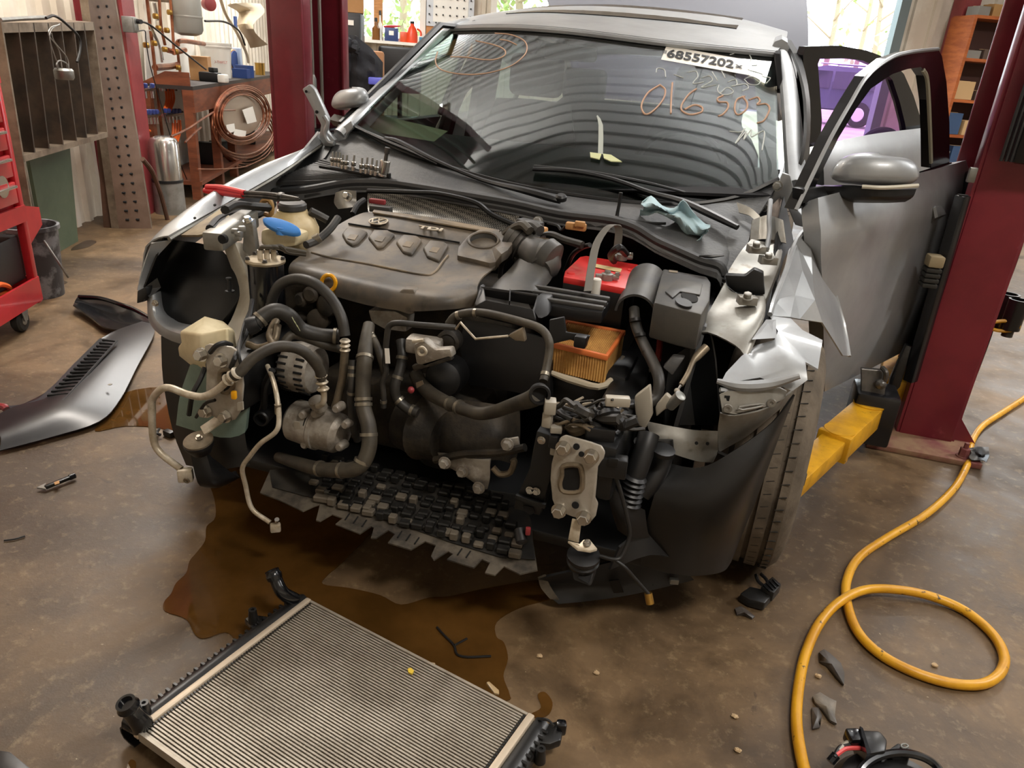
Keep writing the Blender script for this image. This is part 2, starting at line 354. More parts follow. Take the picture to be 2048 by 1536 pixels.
# parked sport utility vehicle seen through the tinted rear door glass
mat('suv_paint', '3b4350', 0.25, coat=0.6); mat('suv_glass', '1a1f28', 0.08); mat('tyre_black', '1c1b1a', 0.8); mat('alloy', 'b9b9ba', 0.3, 0.9)
def suv():
    d = ray(1660, 200); d = d / np.linalg.norm(d[:2]); c = Vector((CAM[0] + d[0] * 29, CAM[1] + d[1] * 29, 0)); side = V(-0.86, 0.5, 0); fw = side; lat = V(-fw.y, fw.x, 0)
    if lat.dot(Vector(CAM) - c) < 0: lat = -lat
    def p(l, w, z): return c + fw * l + lat * w + V(0, 0, z)
    t = thing('parked_car', 'dark parked sport utility vehicle in the yard seen through purple glass', 'car', c)
    prof = [(2.35, .45), (2.4, .8), (2.2, 1.0), (1.1, 1.12), (.45, 1.68), (-.1, 1.78), (-2.0, 1.74), (-2.3, 1.62), (-2.42, 1.0), (-2.4, .45)]
    b = B(); b.loft([[p(l, w * k, z) for l, z in prof] for w, k in ((-.8, 1), (-.92, 1), (.92, 1), (.8, 1))]); b.prism([p(l, .92, z) for l, z in prof], lat * -.02); b.prism([p(l, -.92, z) for l, z in prof], lat * .02); b.build('body', 'suv_paint', t, ang=25)
    for a, e in (((.95, 1.1), (-.35, 1.62)), ((-.45, 1.1), (-1.2, 1.62)), ((-1.3, 1.1), (-2.1, 1.6))):
        B().prism([p(a[0], .925, a[1]), p(a[0] - .45 if a[0] > 0 else a[0], .925, e[1]), p(e[0], .925, e[1]), p(e[0], .925, a[1])], lat * .01).build('side_window', 'suv_glass', t, smooth=False)
    B().prism([p(-2.42, -.7, 1.05), p(-2.42, .7, 1.05), p(-2.34, .6, 1.55), p(-2.34, -.6, 1.55)], fw * -.02).build('rear_window', 'suv_glass', t, smooth=False)
    for l in (1.5, -1.5):
        for s in (-.85, .85):
            w = B().lathe(p(l, s - .1, .38), lat, [(0, .3), (.02, .38), (.2, .38), (.22, .3), (.22, .24)], 24).build('wheel', 'tyre_black', t)
            B().lathe(p(l, s + (.1 if s > 0 else -.12), .38), lat, [(0, .24), (.03, .2)], 14).build('rim', 'alloy', w)
    for s in (-.6, .6): B().tube([p(.3, s, 1.85), p(-1.9, s, 1.82)], .025, 6, 1).build('roof_rail', 'alloy', t)
    for s in (-.8, .8): B().box(p(-2.43, s, 1.1), (.05, .14, .3)).build('tail_lamp', mat('tail_red', 'a01818', .3), t)
suv()
# ================================================================ along the left wall
mat('steel_dark', '3a332c', 0.5, 0.5, c2='54463a', scale=6); mat('steel_edge', '8b7d6c', 0.45, 0.5, c2='6b5d4e', scale=9)
mat('rust_plank', '5e4030', 0.75, c2='47301f', scale=5); mat('beam_brown', '6a5648', 0.5, 0.35, c2='574437', scale=4); mat('hole_black', '0d0c0b', 0.9)
mat('green_board', '4d5a45', 0.6, c2='5b6650', scale=3); mat('copper', 'a5684a', 0.32, 0.85, c2='7d4a34', scale=10); mat('orange_pex', 'd9642a', 0.4); mat('blue_valve', '2c3a78', 0.4)
mat('chrome', 'c9c6bf', 0.22, 0.95); mat('galv', '9a9a96', 0.4, 0.7, c2='84847e', scale=14); mat('tank_grey', '9b9a92', 0.4, 0.3); mat('bench_wood', '7a4226', 0.6, c2='5e3019', scale=4, stretch=(1, 1, 5)); mat('bench_top', '2d2723', 0.55)
mat('cardboard', 'b58a5c', 0.8, c2='a57a4c', scale=3); mat('plastic_white', 'dedbd2', 0.4); mat('blue_box', '24407c', 0.5); mat('black_plastic', '121213', 0.45); mat('beige_plastic', 'bfae92', 0.45)
mat('paper', 'e2ded2', 0.7); mat('ply', 'c48a54', 0.6, c2='b17542', scale=3, stretch=(1, 1, 9)); mat('cloth_black', '24252a', 0.9, bump=0.4, bscale=40); mat('red_tool', 'c2272d', 0.35, coat=.3, c2='b01f27', scale=5); mat('rubber', '26241f', 0.8); mat('brown_glass', '7c4f22', 0.2)
mat('jug_red', 'e0451f', 0.35); mat('label_white', 'efece4', 0.6); mat('wire_black', '171615', 0.5); mat('orange_strap', 'e0641e', 0.6); mat('brass', 'b08a45', 0.3, 0.9)
def Lp(lst, u): return [LW(x, y, u) for x, y in lst]
e1 = Vector(E1); e2 = Vector(E2)
# --- welded steel plate rack
r = thing('steel_rack', 'welded rack of upright dark steel plates standing against the left wall', 'rack', Z(110, 470))
U0 = -2.22
for xt, xb, yb in [(35, 69, 306), (66, 98, 299), (95, 126, 291), (121, 153, 284), (146, 173, 276), (167, 195, 268)]:
    a, c = LW(xt, 46, U0), LW(xb, yb, U0)
    B().prism([a, c, c - e1 * .15, a - e1 * .15], e2 * .012).build('plate', 'steel_dark', r, smooth=False)
for a, c, w in [((2, 45), (188, 44), .045), ((45, 312), (215, 264), .03)]:
    a = LW(*a, U0); c = LW(*c, U0); B().prism([a, c, c - e1 * .17, a - e1 * .17], V(0, 0, -w)).build('rail', 'steel_edge', r, smooth=False)
for a, c in [((2, 46), (62, 415)), ((186, 44), (214, 264))]:
    a = LW(*a, U0); c = LW(*c, U0); B().prism([a, c, c - e1 * .17, a - e1 * .17], e2 * .014).build('end_plate', 'steel_edge', r, smooth=False)
a = LW(214, 264, U0 - .1); B().beam(a, V(a.x, a.y, 0), .05, .05).build('leg', 'steel_dark', r, smooth=False)
a = LW(62, 415, U0 - .05); B().beam(a, V(a.x, a.y, 0), .05, .05).build('leg', 'steel_dark', r, smooth=False)
# --- pendant puck on wires
t = thing('hanging_work_light', 'grey puck-shaped work light dangling on thin wires before the steel rack', 'light', LW(128, 150, -2.1))
c = LW(128, 147, -2.1); B().lathe(c - V(0, 0, .03), (0, 0, 1), [(0, .02), (0, .04), (.012, .048), (.045, .048), (.055, .04), (.055, .01)], 20).build('housing', 'galv', t)
for q in ([(118, 136), (100, 80), (104, 58), (120, 48)], [(124, 135), (118, 100), (98, 70), (102, 55), (118, 50)], [(138, 137), (134, 115), (110, 85), (103, 66)]): B().tube(Lp(q, -2.1), .0028, 5).build('wire', 'galv', t)
B().tube(Lp([(116, 138), (113, 128), (120, 121), (134, 128), (137, 137)], -2.1), .0035, 6).build('bail', 'galv', t)
B().tube(Lp([(92, 36), (110, 32), (135, 50), (158, 75), (160, 100), (154, 124)], -2.12), .007, 7).build('power_cord', 'wire_black', t)
B().tube(Lp([(0, 40), (45, 37), (92, 35)], -2.15), .011, 7).build('conduit', 'galv', t)
# --- boards and beams that lean on the wall
a = B(); a.prism([LW(48, 302, -2.42), LW(132, 285, -2.42), Z(150, 482), Z(88, 517)], e1 * .02); a.build('green_board', 'green_board', smooth=False, label='dull green sheet leaning behind the steel rack', cat='board')
a = B(); a.prism([LW(192, 275, -2.4), LW(222, 262, -2.4), Z(243, 452), Z(207, 455)], e1 * .05); a.build('plank', 'rust_plank', smooth=False, bevel=.004, label='dark rusty plank leaning beside the perforated beam', cat='plank')
q0, q1, q2, q3 = LW(172, -30, -2.3), LW(225, -30, -2.28), Z(303, 457), Z(238, 457)
t = thing('perforated_beam', 'leaning brown steel beam drilled with paired holes', 'beam', (q2 + q3) / 2)
B().loft([[q0.lerp(q3, k / 30).lerp(q1.lerp(q2, k / 30), s / 4) for s in range(5)] for k in range(31)]).build('web', 'beam_brown', t, solid=.008)
B().prism([q1, q1 - e1 * .03 + e2 * .10, q2 - e1 * .03 + e2 * .10, q2], e2 * .012).build('flange', 'steel_edge', t, smooth=False)
B().prism([q0, q0 - e1 * .05, q3 - e1 * .05, q3], e2 * .012).build('flange', 'steel_edge', t, smooth=False)
ax = (q3 - q0); nn = ax.cross(q1 - q0).normalized(); nn = nn if nn.dot(Vector(CAM) - q0) > 0 else -nn; h0 = None
for k in range(24):
    for s in (.3, .62):
        f = .04 + k * .04
        p = q0.lerp(q3, f).lerp(q1.lerp(q2, f), s) + nn * .0083
        if h0 is None: h0 = B().lathe(p, nn, [(-.02, .008), (.0012, .008)], 10).build('bolt_hole', 'hole_black', t); hp = p
        else: clone(h0, t, p - hp)
# --- red building columns, junction box
def column(name, px0, px1, u, lab):
    a, c = LW(px0, 60, u), LW(px1, 60, u); w = (c - a).length; m = (a + c) / 2
    b = B(); b.box((m.x, m.y, ZC / 2), (.02, w, ZC), math.radians(24)); b.box((m.x + e1.x * -.16, m.y + e1.y * -.16, ZC / 2), (.3, .016, ZC), math.radians(24)); b.box((m.x - e1.x * .3, m.y - e1.y * .3, ZC / 2), (.02, w, ZC), math.radians(24))
    return b.build(name, 'column_red', label=lab, cat='column', smooth=False)
column('steel_column', 247, 271, -2.28, 'red steel building column between the leaning beam and the copper pipes')
t = thing('junction_box', 'grey metal electrical junction box on the red column with a black cord', 'electrical box', LW(262, 66, -2.2)); bx = LW(259, 49, -2.22)
B().box(bx, (.07, .09, .10), math.radians(24)).build('housing', 'galv', t, bevel=.006); B().box(bx + e1 * .04, (.012, .075, .085), math.radians(24)).build('cover', 'galv', t, bevel=.003)
B().lathe(LW(275, 43, -2.17), -e2 + e1, [(0, .016), (.05, .014)], 10).build('plug', 'black_plastic', t)
B().tube([LW(276, 43, -2.17), LW(300, 50, -2.15), LW(350, 90, -2.1), LW(400, 130, -2.1), LW(412, 139, -2.1)], .007, 7).build('cord', 'wire_black', t)
B().tube(Lp([(278, 62), (290, 62), (292, 80), (300, 130), (320, 200), (350, 300), (385, 385)], -2.2), .004, 6).build('thin_cord', 'wire_black', t)
# --- heating manifold
t = thing('pipe_manifold', 'copper heating pipes and manifolds with orange tubing and blue valves on the wall', 'plumbing', LW(330, 400, -2.45))
B().prism([LW(285, 60, -2.5), LW(385, 60, -2.5), LW(395, 330, -2.5), LW(300, 330, -2.5)], e1 * .012).build('mounting_board', 'plastic_white', t, smooth=False)
for k, (q, rr) in enumerate([([(293, -10), (308, 120), (322, 250), (338, 385)], .013), ([(318, -10), (322, 50), (330, 90)], .012), ([(300, 50), (318, 90), (324, 125)], .011), ([(355, 100), (362, 160), (372, 222)], .012), ([(308, 5), (315, 40)], .014), ([(341, 0), (345, 55), (348, 110)], .012),
                               ([(310, 135), (340, 133), (355, 130)], .026), ([(335, 100), (352, 104), (370, 100)], .022), ([(355, 92), (356, 84), (370, 82), (408, 88)], .02), ([(300, 60), (310, 75), (322, 100), (326, 120)], .009)]):
    B().tube(Lp(q, -2.38 + .02 * (k % 3)), rr, 8, 4).build('pipe', 'copper' if k not in (2, 4, 9) else 'chrome', t)
for q in [(312, 38), (318, 62), (334, 66), (330, 104), (352, 108), (309, 92), (340, 30), (357, 140), (293, 96)]:
    B().lathe(LW(*q, -2.34), (0, 0, 1), [(0, .018), (.008, .024), (.03, .024), (.04, .017)], 8).build('fitting', 'brass', t)
for cx, cy, n in [(337, 164, 5), (345, 228, 5), (300, 230, 5), (291, 178, 3)]:
    B().tube(Lp([(cx - 18, cy + 3), (cx + 18, cy - 3)], -2.32), .018, 8, 1).build('manifold_bar', 'chrome', t)
    for j in range(n):
        x = cx - 14 + j * 28 / (n - 1); B().lathe(LW(x, cy - 2, -2.30), (0, 0, 1), [(0, .012), (.012, .018), (.03, .018), (.035, .008)], 8).build('valve', 'blue_valve', t)
        B().lathe(LW(x, cy + 10, -2.32), (0, 0, 1), [(-.03, .012), (.02, .012)], 8).build('nut', 'chrome', t)
for j in range(4):
    B().tube(Lp([(331 + j * 5, 178), (333 + j * 5, 200), (328 + j * 4, 222)], -2.33 + .01 * j), .0095, 7).build('orange_tube', 'orange_pex', t)
    B().tube(Lp([(345 + j * 5, 240), (346 + j * 5, 260), (344 + j * 4, 280), (340 + j * 3, 300)], -2.33 + .01 * j), .0095, 7).build('orange_tube', 'orange_pex', t)
B().tube(Lp([(300, 262), (290, 258), (286, 264)], -2.3), .010, 7).build('orange_tube', 'orange_pex', t)
a = LW(325, 272, -2.15); f = Z(345, 420); t = thing('water_canister', 'dull stainless canister standing below the copper pipes', 'canister', V(a.x, a.y, 0)); h = a.z
B().lathe(V(a.x, a.y, h * .42), (0, 0, 1), [(0, .10), (.0, .105), (h * .5, .105), (h * .55, .09), (h * .58, .05)], 24).build('upper_shell', 'chrome', t); B().lathe(V(a.x, a.y, 0), (0, 0, 1), [(0, .10), (0, .11), (h * .4, .108), (h * .43, .108)], 24).build('lower_shell', 'galv', t)
B().lathe(V(a.x, a.y, h * .415), (0, 0, 1), [(0, .112), (.02, .112)], 24).build('band', 'black_plastic', t)
c = LW(373, 30, -2.25); t = thing('expansion_tank', 'grey steel expansion tank on the wall above the bucket', 'tank', c - V(0, 0, .15))
B().lathe(c - V(0, 0, .16), (0, 0, 1), [(0, .01), (.0, .06), (.02, .11), (.05, .125), (.3, .125), (.36, .11), (.4, .03)], 24).build('shell', 'tank_grey', t); B().lathe(c - V(0, 0, .02), (0, 0, 1), [(0, .127), (.008, .129), (.016, .127)], 24).build('seam', 'tank_grey', t); B().tube([c + V(0, 0, .23), c + V(0, 0, .5)], .012, 8, 1).build('pipe', 'copper', t); B().tube([c + V(.1, 0, .1), c - e1 * .3 + V(0, 0, .1)], .02, 6, 1).build('bracket', 'steel_edge', t)
B().lathe(LW(412, 8, -2.3), e1 - e2, [(0, .05), (.05, .06), (.08, .06), (.09, .03)], 20).build('pressure_gauge', 'column_red', label='small red round gauge on the wall beside the expansion tank', cat='gauge')
B().tube(Lp([(285, 318), (305, 345), (322, 390), (335, 440)], -2.1), .016, 8).build('drain_pipe', 'rust_plank', label='thin brown pipe bending down to the floor beside the beam', cat='pipe')
# --- bench with clutter
bz = LW(470, 158, -2.12).z; t = thing('workbench', 'reddish wooden workbench with a dark top against the left wall', 'workbench', Z(450, 400))
A0, A1 = LW(384, 160, -2.06), LW(560, 160, -2.06); A0.z = A1.z = bz
B().prism([A0, A1 + e2 * .5, A1 + e2 * .5 - e1 * .42, A0 - e1 * .42], V(0, 0, -.03)).build('bench_top', 'bench_top', t, smooth=False)
B().prism([A0 - V(0, 0, .03), A1 + e2 * .5 - V(0, 0, .03), A1 + e2 * .5 - V(0, 0, .20), A0 - V(0, 0, .20)], e1 * -.03).build('apron', 'bench_wood', t, smooth=False)
for s, w in ((.03, .07), (.75, .07), (1.3, .07)):
    p = A0 + e2 * s - e1 * .05; B().beam(p - V(0, 0, .03), V(p.x, p.y, 0), w, .07, e2).build('leg', 'bench_wood', t, smooth=False)
p = A0 + e2 * .05 - e1 * .38; B().beam(p - V(0, 0, .03), V(p.x, p.y, 0), .08, .08, e2).build('leg', 'bench_wood', t, smooth=False)
B().prism([A0 + V(0, 0, -bz + .15), A1 + e2 * .5 + V(0, 0, -bz + .15), A1 + e2 * .5 - e1 * .4 + V(0, 0, -bz + .15), A0 - e1 * .4 + V(0, 0, -bz + .15)], V(0, 0, -.03)).build('lower_shelf', 'bench_wood', t, smooth=False)
B().prism([A0 - e1 * .02, A0 - e1 * .02 + V(0, 0, .1), A0 - e1 * .2 + V(0, 0, .1), A0 - e1 * .4], e2 * .02).build('side_gusset', 'bench_wood', t, smooth=False)
def onb(px, py, u): p = LW(px, py, u); return V(p.x, p.y, bz)
p = onb(432, 112, -2.30); t = thing('white_bucket', 'white plastic bucket on the workbench under the tank', 'bucket', p)
B().lathe(p, (0, 0, 1), [(0, .12), (.0, .13), (.3, .148), (.3, .155), (.32, .155), (.32, .145), (.24, .14)], 28).build('shell', 'plastic_white', t); B().lathe(p + V(0, 0, .27), (0, 0, 1), [(0, .15), (.015, .156), (.03, .15)], 28).build('rim_band', 'plastic_white', t)
text('lettering', 'DURO-TWIST', p + V(0, 0, .14) + (Vector(CAM) - p).normalized() * .143, V(.95, .3, 0), V(0, 0, 1), .035, mat('red_print', 'b0574a'), t)
p = onb(402, 145, -2.28); B().box(p + V(0, 0, .10), (.16, .2, .2), math.radians(30)).build('cardboard_box', 'cardboard', smooth=False, label='open brown cardboard box at the left end of the workbench', cat='box')
p = onb(425, 160, -2.13); t = thing('charger', 'black charger with a grey end and a cord on the workbench', 'charger', p); B().box(p + V(-.02, 0, .04), (.18, .09, .08), math.radians(10)).build('case', 'black_plastic', t, bevel=.012); B().box(p + V(.10, .02, .035), (.07, .085, .07), math.radians(10)).build('end_cap', 'plastic_white', t, bevel=.01); B().box(p + V(.0, .02, .1), (.08, .05, .04), math.radians(-15)).build('plug', 'black_plastic', t, bevel=.008)
p = onb(483, 153, -2.12); B().box(p + V(0, 0, .045), (.16, .08, .09), math.radians(12)).build('blue_carton', 'blue_box', smooth=False, bevel=.002, label='small dark blue carton lying on the workbench', cat='box')
B().box(p + e2 * .16 + V(0, 0, .06), (.17, .09, .12), math.radians(-8)).build('blue_carton', 'blue_box', smooth=False, bevel=.002, label='taller dark blue carton behind the lying one on the workbench', cat='box')
p = onb(460, 130, -2.3); t = thing('tape_dispenser', 'pale blue plastic tape dispenser with a tan roll on the workbench', 'tape dispenser', p); B().lathe(p + V(0, 0, .16), e1 - e2 * .2, [(-.05, .05), (-.05, .10), (.05, .10), (.05, .05)], 24).build('tape_roll', 'cardboard', t); B().lathe(p + V(0, 0, .16), e1 - e2 * .2, [(.052, .06), (.052, .09), (.06, .09)], 20).build('roll_side', 'blue_box', t); B().prism([p + e1 * .1 + e2 * .06 + V(0, 0, .0), p + e1 * .1 + e2 * .16, p + e1 * .1 + e2 * .13 + V(0, 0, .28), p + e1 * .1 + e2 * .04 + V(0, 0, .28)], e1 * -.08).build('frame', mat('pale_blue', 'a9bfe0', .35), t, smooth=False, bevel=.006)
p = onb(520, 140, -2.15); B().lathe(p, (0, 0, 1), [(0, .05), (0, .055), (.12, .055), (.12, .058), (.13, .058), (.13, .05)], 20).build('tin_can', 'brass', label='open tin can on the workbench beside the red lift post', cat='can')
# bent beige plastic shell and chain guard hung above the bench
t = thing('plastic_shell', 'bent beige plastic shell hanging above the workbench beside the red post', 'shell', LW(510, 90, -2.1))
B().loft([[LW(x, y, -2.12 + d) for x, y, d in r_] for r_ in ([(455, 10, 0), (478, 25, 0), (476, 50, .02), (492, 75, .04), (500, 95, .03)], [(470, 5, .08), (500, 20, .1), (490, 48, .1), (505, 72, .12), (520, 92, .1)], [(520, 8, .1), (528, 25, .14), (505, 50, .15), (515, 70, .16), (535, 88, .14)])], 3).build('body', 'beige_plastic', t, solid=.008)
B().tube(Lp([(440, -5), (452, 30), (475, 68), (492, 105), (497, 125)], -2.1), .015, 8).build('rim', 'beige_plastic', t)
B().tube(Lp([(410, 42), (450, 44), (478, 62), (490, 90)], -2.0), .009, 7).build('power_lead', 'wire_black', label='black cord looping above the bucket to the beige shell', cat='cord')
B().box(LW(471, 45, -2.3), (.02, .08, .12), math.radians(24)).build('blue_sign', 'blue_box', smooth=False, label='small dark blue card on the wall behind the beige shell', cat='card')
# --- coils of copper tube in front of the bench
t = thing('copper_coil', 'bagged flat coil of copper tubing leaning on the workbench', 'coil', Z(490, 400)); pc = -1.98
def ell(cx, cy, rx, ry, tilt, u, n=40): return [LW(cx + rx * math.cos(a) * math.cos(tilt) - ry * math.sin(a) * math.sin(tilt), cy + rx * math.cos(a) * math.sin(tilt) + ry * math.sin(a) * math.cos(tilt), u) for a in [2 * math.pi * k / n for k in range(n)]]
for k in range(6): B().tube(ell(484 + (k % 2), 230 + .4 * k, 56 - 3.0 * k, 59 - 3.2 * k, .35, pc + .012 * (k % 3)), .0085, 7, 1, closed=True).build('turn', 'copper', t)
for k in range(5): B().tube(ell(486 + 2 * k, 248 + 9 * k, 62 - 2 * k, 62 - 3 * k, .2, pc - .05 - .025 * k), .010, 7, 1, closed=True).build('turn', 'copper', t)
B().prism(ell(484, 228, 40, 43, .35, pc - .01, 24), e1 * .003).build('inner_bag', mat('bag', '9c8a78', .25), t, smooth=False)
B().prism(Lp([(484, 220), (505, 213), (513, 243), (494, 248)], pc + .02), e1 * .003).build('paper_tag', 'label_white', t, smooth=False)
B().prism(Lp([(452, 250), (468, 247), (470, 262), (455, 268)], pc + .02), e1 * .003).build('paper_tag', 'label_white', t, smooth=False)
B().prism(Lp([(470, 258), (492, 262), (490, 275), (466, 272)], pc + .02), e1 * .003).build('paper_tag', 'label_white', t, smooth=False)
B().tube(Lp([(342, 273), (375, 258), (410, 235), (435, 222), (470, 220)], pc), .008, 6).build('loose_end', 'copper', t); B().tube(Lp([(370, 285), (390, 265), (402, 255)], pc - .02), .008, 6).build('loose_end', 'copper', t)
B().tube(Lp([(395, 338), (440, 338), (490, 333), (530, 315)], pc), .006, 6).build('loose_end', 'copper', t)
for k, (x, y, w, h) in enumerate([(415, 330, .16, .2), (450, 345, .22, .15), (500, 345, .2, .22)]):
    p = LW(x, y, -2.28); p.z = .15 + .001; B().box(p + V(0, 0, h / 2), (w, w * .7, h), .4 + k).build('parts_bin', 'black_plastic', bevel=.012, label=['black parts bin at the left end of the bench lower shelf', 'wide low black parts bin on the bench lower shelf', 'tall black parts bin below the copper coil'][k], cat='bin')
# --- red tool cart, bucket
R24 = math.radians(24); u1, u0, v1, v0 = -1.954, -2.42, 1.452, .78
t = thing('tool_cart', 'red metal tool cart with drawers at the left edge', 'tool cart', W((u0 + u1) / 2, (v0 + v1) / 2, 0))
for u_, v_ in ((u1, v1), (u1, v0), (u0, v1), (u0, v0)): B().box(W(u_ - .015, v_ - .015, .58), (.035, .035, .98), R24).build('corner_post', 'red_tool', t, bevel=.005)
for z, h in ((.155, .11), (.50, .07), (1.06, .05)):
    b = B()
    for u_ in (u0, u1): b.box(W(u_, (v0 + v1) / 2, z), (.012, v1 - v0, h), R24)
    for v_ in (v0, v1): b.box(W((u0 + u1) / 2, v_, z), (u1 - u0, .012, h), R24)
    b.box(W((u0 + u1) / 2, (v0 + v1) / 2, z - h / 2 + .01), (u1 - u0, v1 - v0, .012), R24); b.build('shelf_tray', 'red_tool', t, smooth=False)
for z, h in ((.60, .1), (.71, .1), (.82, .1), (.94, .12)):
    d = B().box(W(u1 + .004, (v0 + v1) / 2 - .02, z), (.02, v1 - v0 - .08, h - .012), R24).build('drawer', 'red_tool', t, bevel=.004)
    B().box(W(u1 + .028, (v0 + v1) / 2 - .02, z + h * .3), (.018, v1 - v0 - .14, .012), R24).build('drawer_pull', 'chrome', d, bevel=.003)
B().box(W((u0 + u1) / 2 - .01, (v0 + v1) / 2, .77), (u1 - u0 - .03, v1 - v0 - .02, .5), R24).build('cabinet', 'red_tool', t, smooth=False)
p = W(u1 + .016, v1 - .17, .64); B().lathe(p, e1, [(0, .0), (0, .045), (.004, .045), (.005, 0)], 24).build('round_emblem', 'chrome', t); B().box(p + e1 * .005, (.004, .06, .018), R24).build('emblem_bar', 'red_tool', t)
B().prism([W(u1, v1, .53), W(u1, v1 + .13, .50), W(u1, v1 + .13, .42), W(u1, v1, .36)], e1 * -.02).build('side_bracket', 'red_tool', t, smooth=False)
B().box(W((u0 + u1) / 2, (v0 + v1) / 2, .31), (u1 - u0 - .05, v1 - v0 - .08, .2), R24).build('dark_bin', 'black_plastic', t, bevel=.01)
for u_ in (u1 - .03, u0 + .03):
    for v_ in (v1 - .16, v0 + .1):
        c = W(u_, v_, .05); w = B().lathe(c, e1, [(-.02, .02), (-.02, .042), (-.012, .05), (.012, .05), (.02, .042), (.02, .02)], 24).build('caster_wheel', 'rubber', t); B().lathe(c, e1, [(-.022, 0), (-.022, .02), (.022, .02), (.022, 0)], 16).build('hub', 'galv', w)
        for s_ in (-.026, .026): B().prism([c + e1 * s_ + e2 * -.03 + V(0, 0, .06), c + e1 * s_ + e2 * .03 + V(0, 0, .06), c + e1 * s_ + e2 * .012, c + e1 * s_ - e2 * .012], e1 * .004).build('fork', 'galv', t, smooth=False)
a_ = [W(u1 - .03, v1 - .4, .17), W(u1 - .02, v1 - .3, .25), W(u1 - .03, v1 - .2, .22), W(u1 - .05, v1 - .17, .19), W(u1 - .06, v1 - .3, .2), W(u1 - .05, v1 - .38, .22)]
B().tube(a_, .012, 7).build('orange_strap', 'orange_strap', label='bright orange strap bundled on the lower tray of the tool cart', cat='strap')
p = V(-2.70, .80, 0); t = thing('black_bucket', 'paint-smeared black bucket standing behind the red tool cart', 'bucket', p); B().lathe(p, (0, 0, 1), [(0, .10), (0, .105), (.34, .125), (.34, .135), (.36, .135), (.36, .122), (.05, .1)], 28).build('shell', mat('bucket_black', '3a3a3c', .5, c2='7b7d80', scale=9, amt=(.5, .6)), t); B().tube([p + V(.12, -.03, .3), p + V(.19, -.03, .2), p + V(.2, .0, .12)], .006, 6).build('bail', 'galv', t)
# ================================================================ behind the car: cabinet, jackets, sill clutter, shelves
def Bp(lst, v): return [BW(x, y, v) for x, y in lst]
R24 = math.radians(24)
a = BW(668, 95, 7.0); c = BW(722, 95, 7.0); zt = BW(690, 24, 7.0).z; wv = (c - a).length; m_ = (a + c) / 2
t = thing('black_cabinet', 'tall black cabinet between the red post and the window', 'cabinet', V(m_.x, m_.y, 0)); q = m_ + e2 * .25
B().box((q.x, q.y, zt / 2), (wv, .5, zt), R24).build('body', 'black_plastic', t, bevel=.01); B().box(V(m_.x, m_.y, zt * .75) - e2 * .01, (wv * .92, .02, zt * .45), R24).build('door', 'black_plastic', t, bevel=.004); B().box(V(m_.x, m_.y, zt - .1) - e2 * .03, (wv * .5, .015, .05), R24).build('paper_label', 'label_white', t, smooth=False)
q = m_ + e2 * .25; B().box((q.x, q.y, zt + .16), (wv * 1.05, .5, .32), R24 + .1).build('cardboard_box', 'cardboard', smooth=False, bevel=.004, label='cardboard box on top of the black cabinet', cat='box')
# jackets over a chair back
cc = BW(715, 150, 5.2); t = thing('desk_chair', 'chair behind the car covered by dark jackets', 'chair', V(cc.x, cc.y, 0))
B().tube([BW(680, 120, 5.2), BW(690, 160, 5.2), BW(700, 182, 5.15), V(BW(700, 182, 5.15).x, BW(700, 182, 5.15).y, .45)], .016, 8).build('frame', 'galv', t); B().box(V(cc.x, cc.y, .46), (.5, .5, .08), R24).build('seat', 'black_plastic', t, bevel=.02); B().lathe(V(cc.x, cc.y, 0), (0, 0, 1), [(0, .3), (.03, .3), (.05, .04), (.42, .035)], 20).build('pedestal', 'black_plastic', t)
B().box(V(cc.x, cc.y, .9) + e2 * .2, (.45, .05, .7), R24).build('backrest', mat('tan_vinyl', '9a6a40', .5), t, bevel=.03)
def jacket(name, outline, v, dep, lab, sd):
    rr = random.Random(sd); n = 9; rows = []
    top, bot = outline
    for k in range(7):
        f = k / 6; r_ = []
        for j in range(n):
            g = j / (n - 1); i_ = g * (len(top) - 1); a0 = int(min(i_, len(top) - 2)); h = i_ - a0
            tx = top[a0][0] * (1 - h) + top[a0 + 1][0] * h; ty = top[a0][1] * (1 - h) + top[a0 + 1][1] * h
            bx = bot[a0][0] * (1 - h) + bot[a0 + 1][0] * h; by = bot[a0][1] * (1 - h) + bot[a0 + 1][1] * h
            d = dep * math.sin(math.pi * g) * math.sin(math.pi * (.25 + .6 * f)) + rr.uniform(-.03, .03) + .035 * math.sin(g * 22 + sd)
            r_.append(BW(tx + (bx - tx) * f, ty + (by - ty) * f, v - d))
        rows.append(r_)
    b = B(); b.loft(rows, 3); return b.build(name, 'cloth_black', solid=.02, label=lab, cat='jacket')
jacket('jacket', ([(668, 85), (690, 68), (712, 72), (742, 96), (766, 125)], [(668, 130), (690, 170), (715, 180), (742, 188), (765, 180)]), 5.1, .16, 'dark jacket draped over the chair back behind the silver mirror', 2)
jacket('jacket', ([(667, 78), (678, 70), (695, 72), (710, 84), (720, 95)], [(667, 96), (680, 100), (697, 104), (710, 108), (718, 110)]), 4.9, .1, 'rolled dark jacket lying on top of the other one', 5)
p = BW(752, 162, 5.0); B().box(p, (.12, .1, .06), .3).build('blue_pouch', mat('pouch', '5a5fc0', .5), bevel=.01, label='small blue pouch tucked in the dark jacket', cat='pouch')
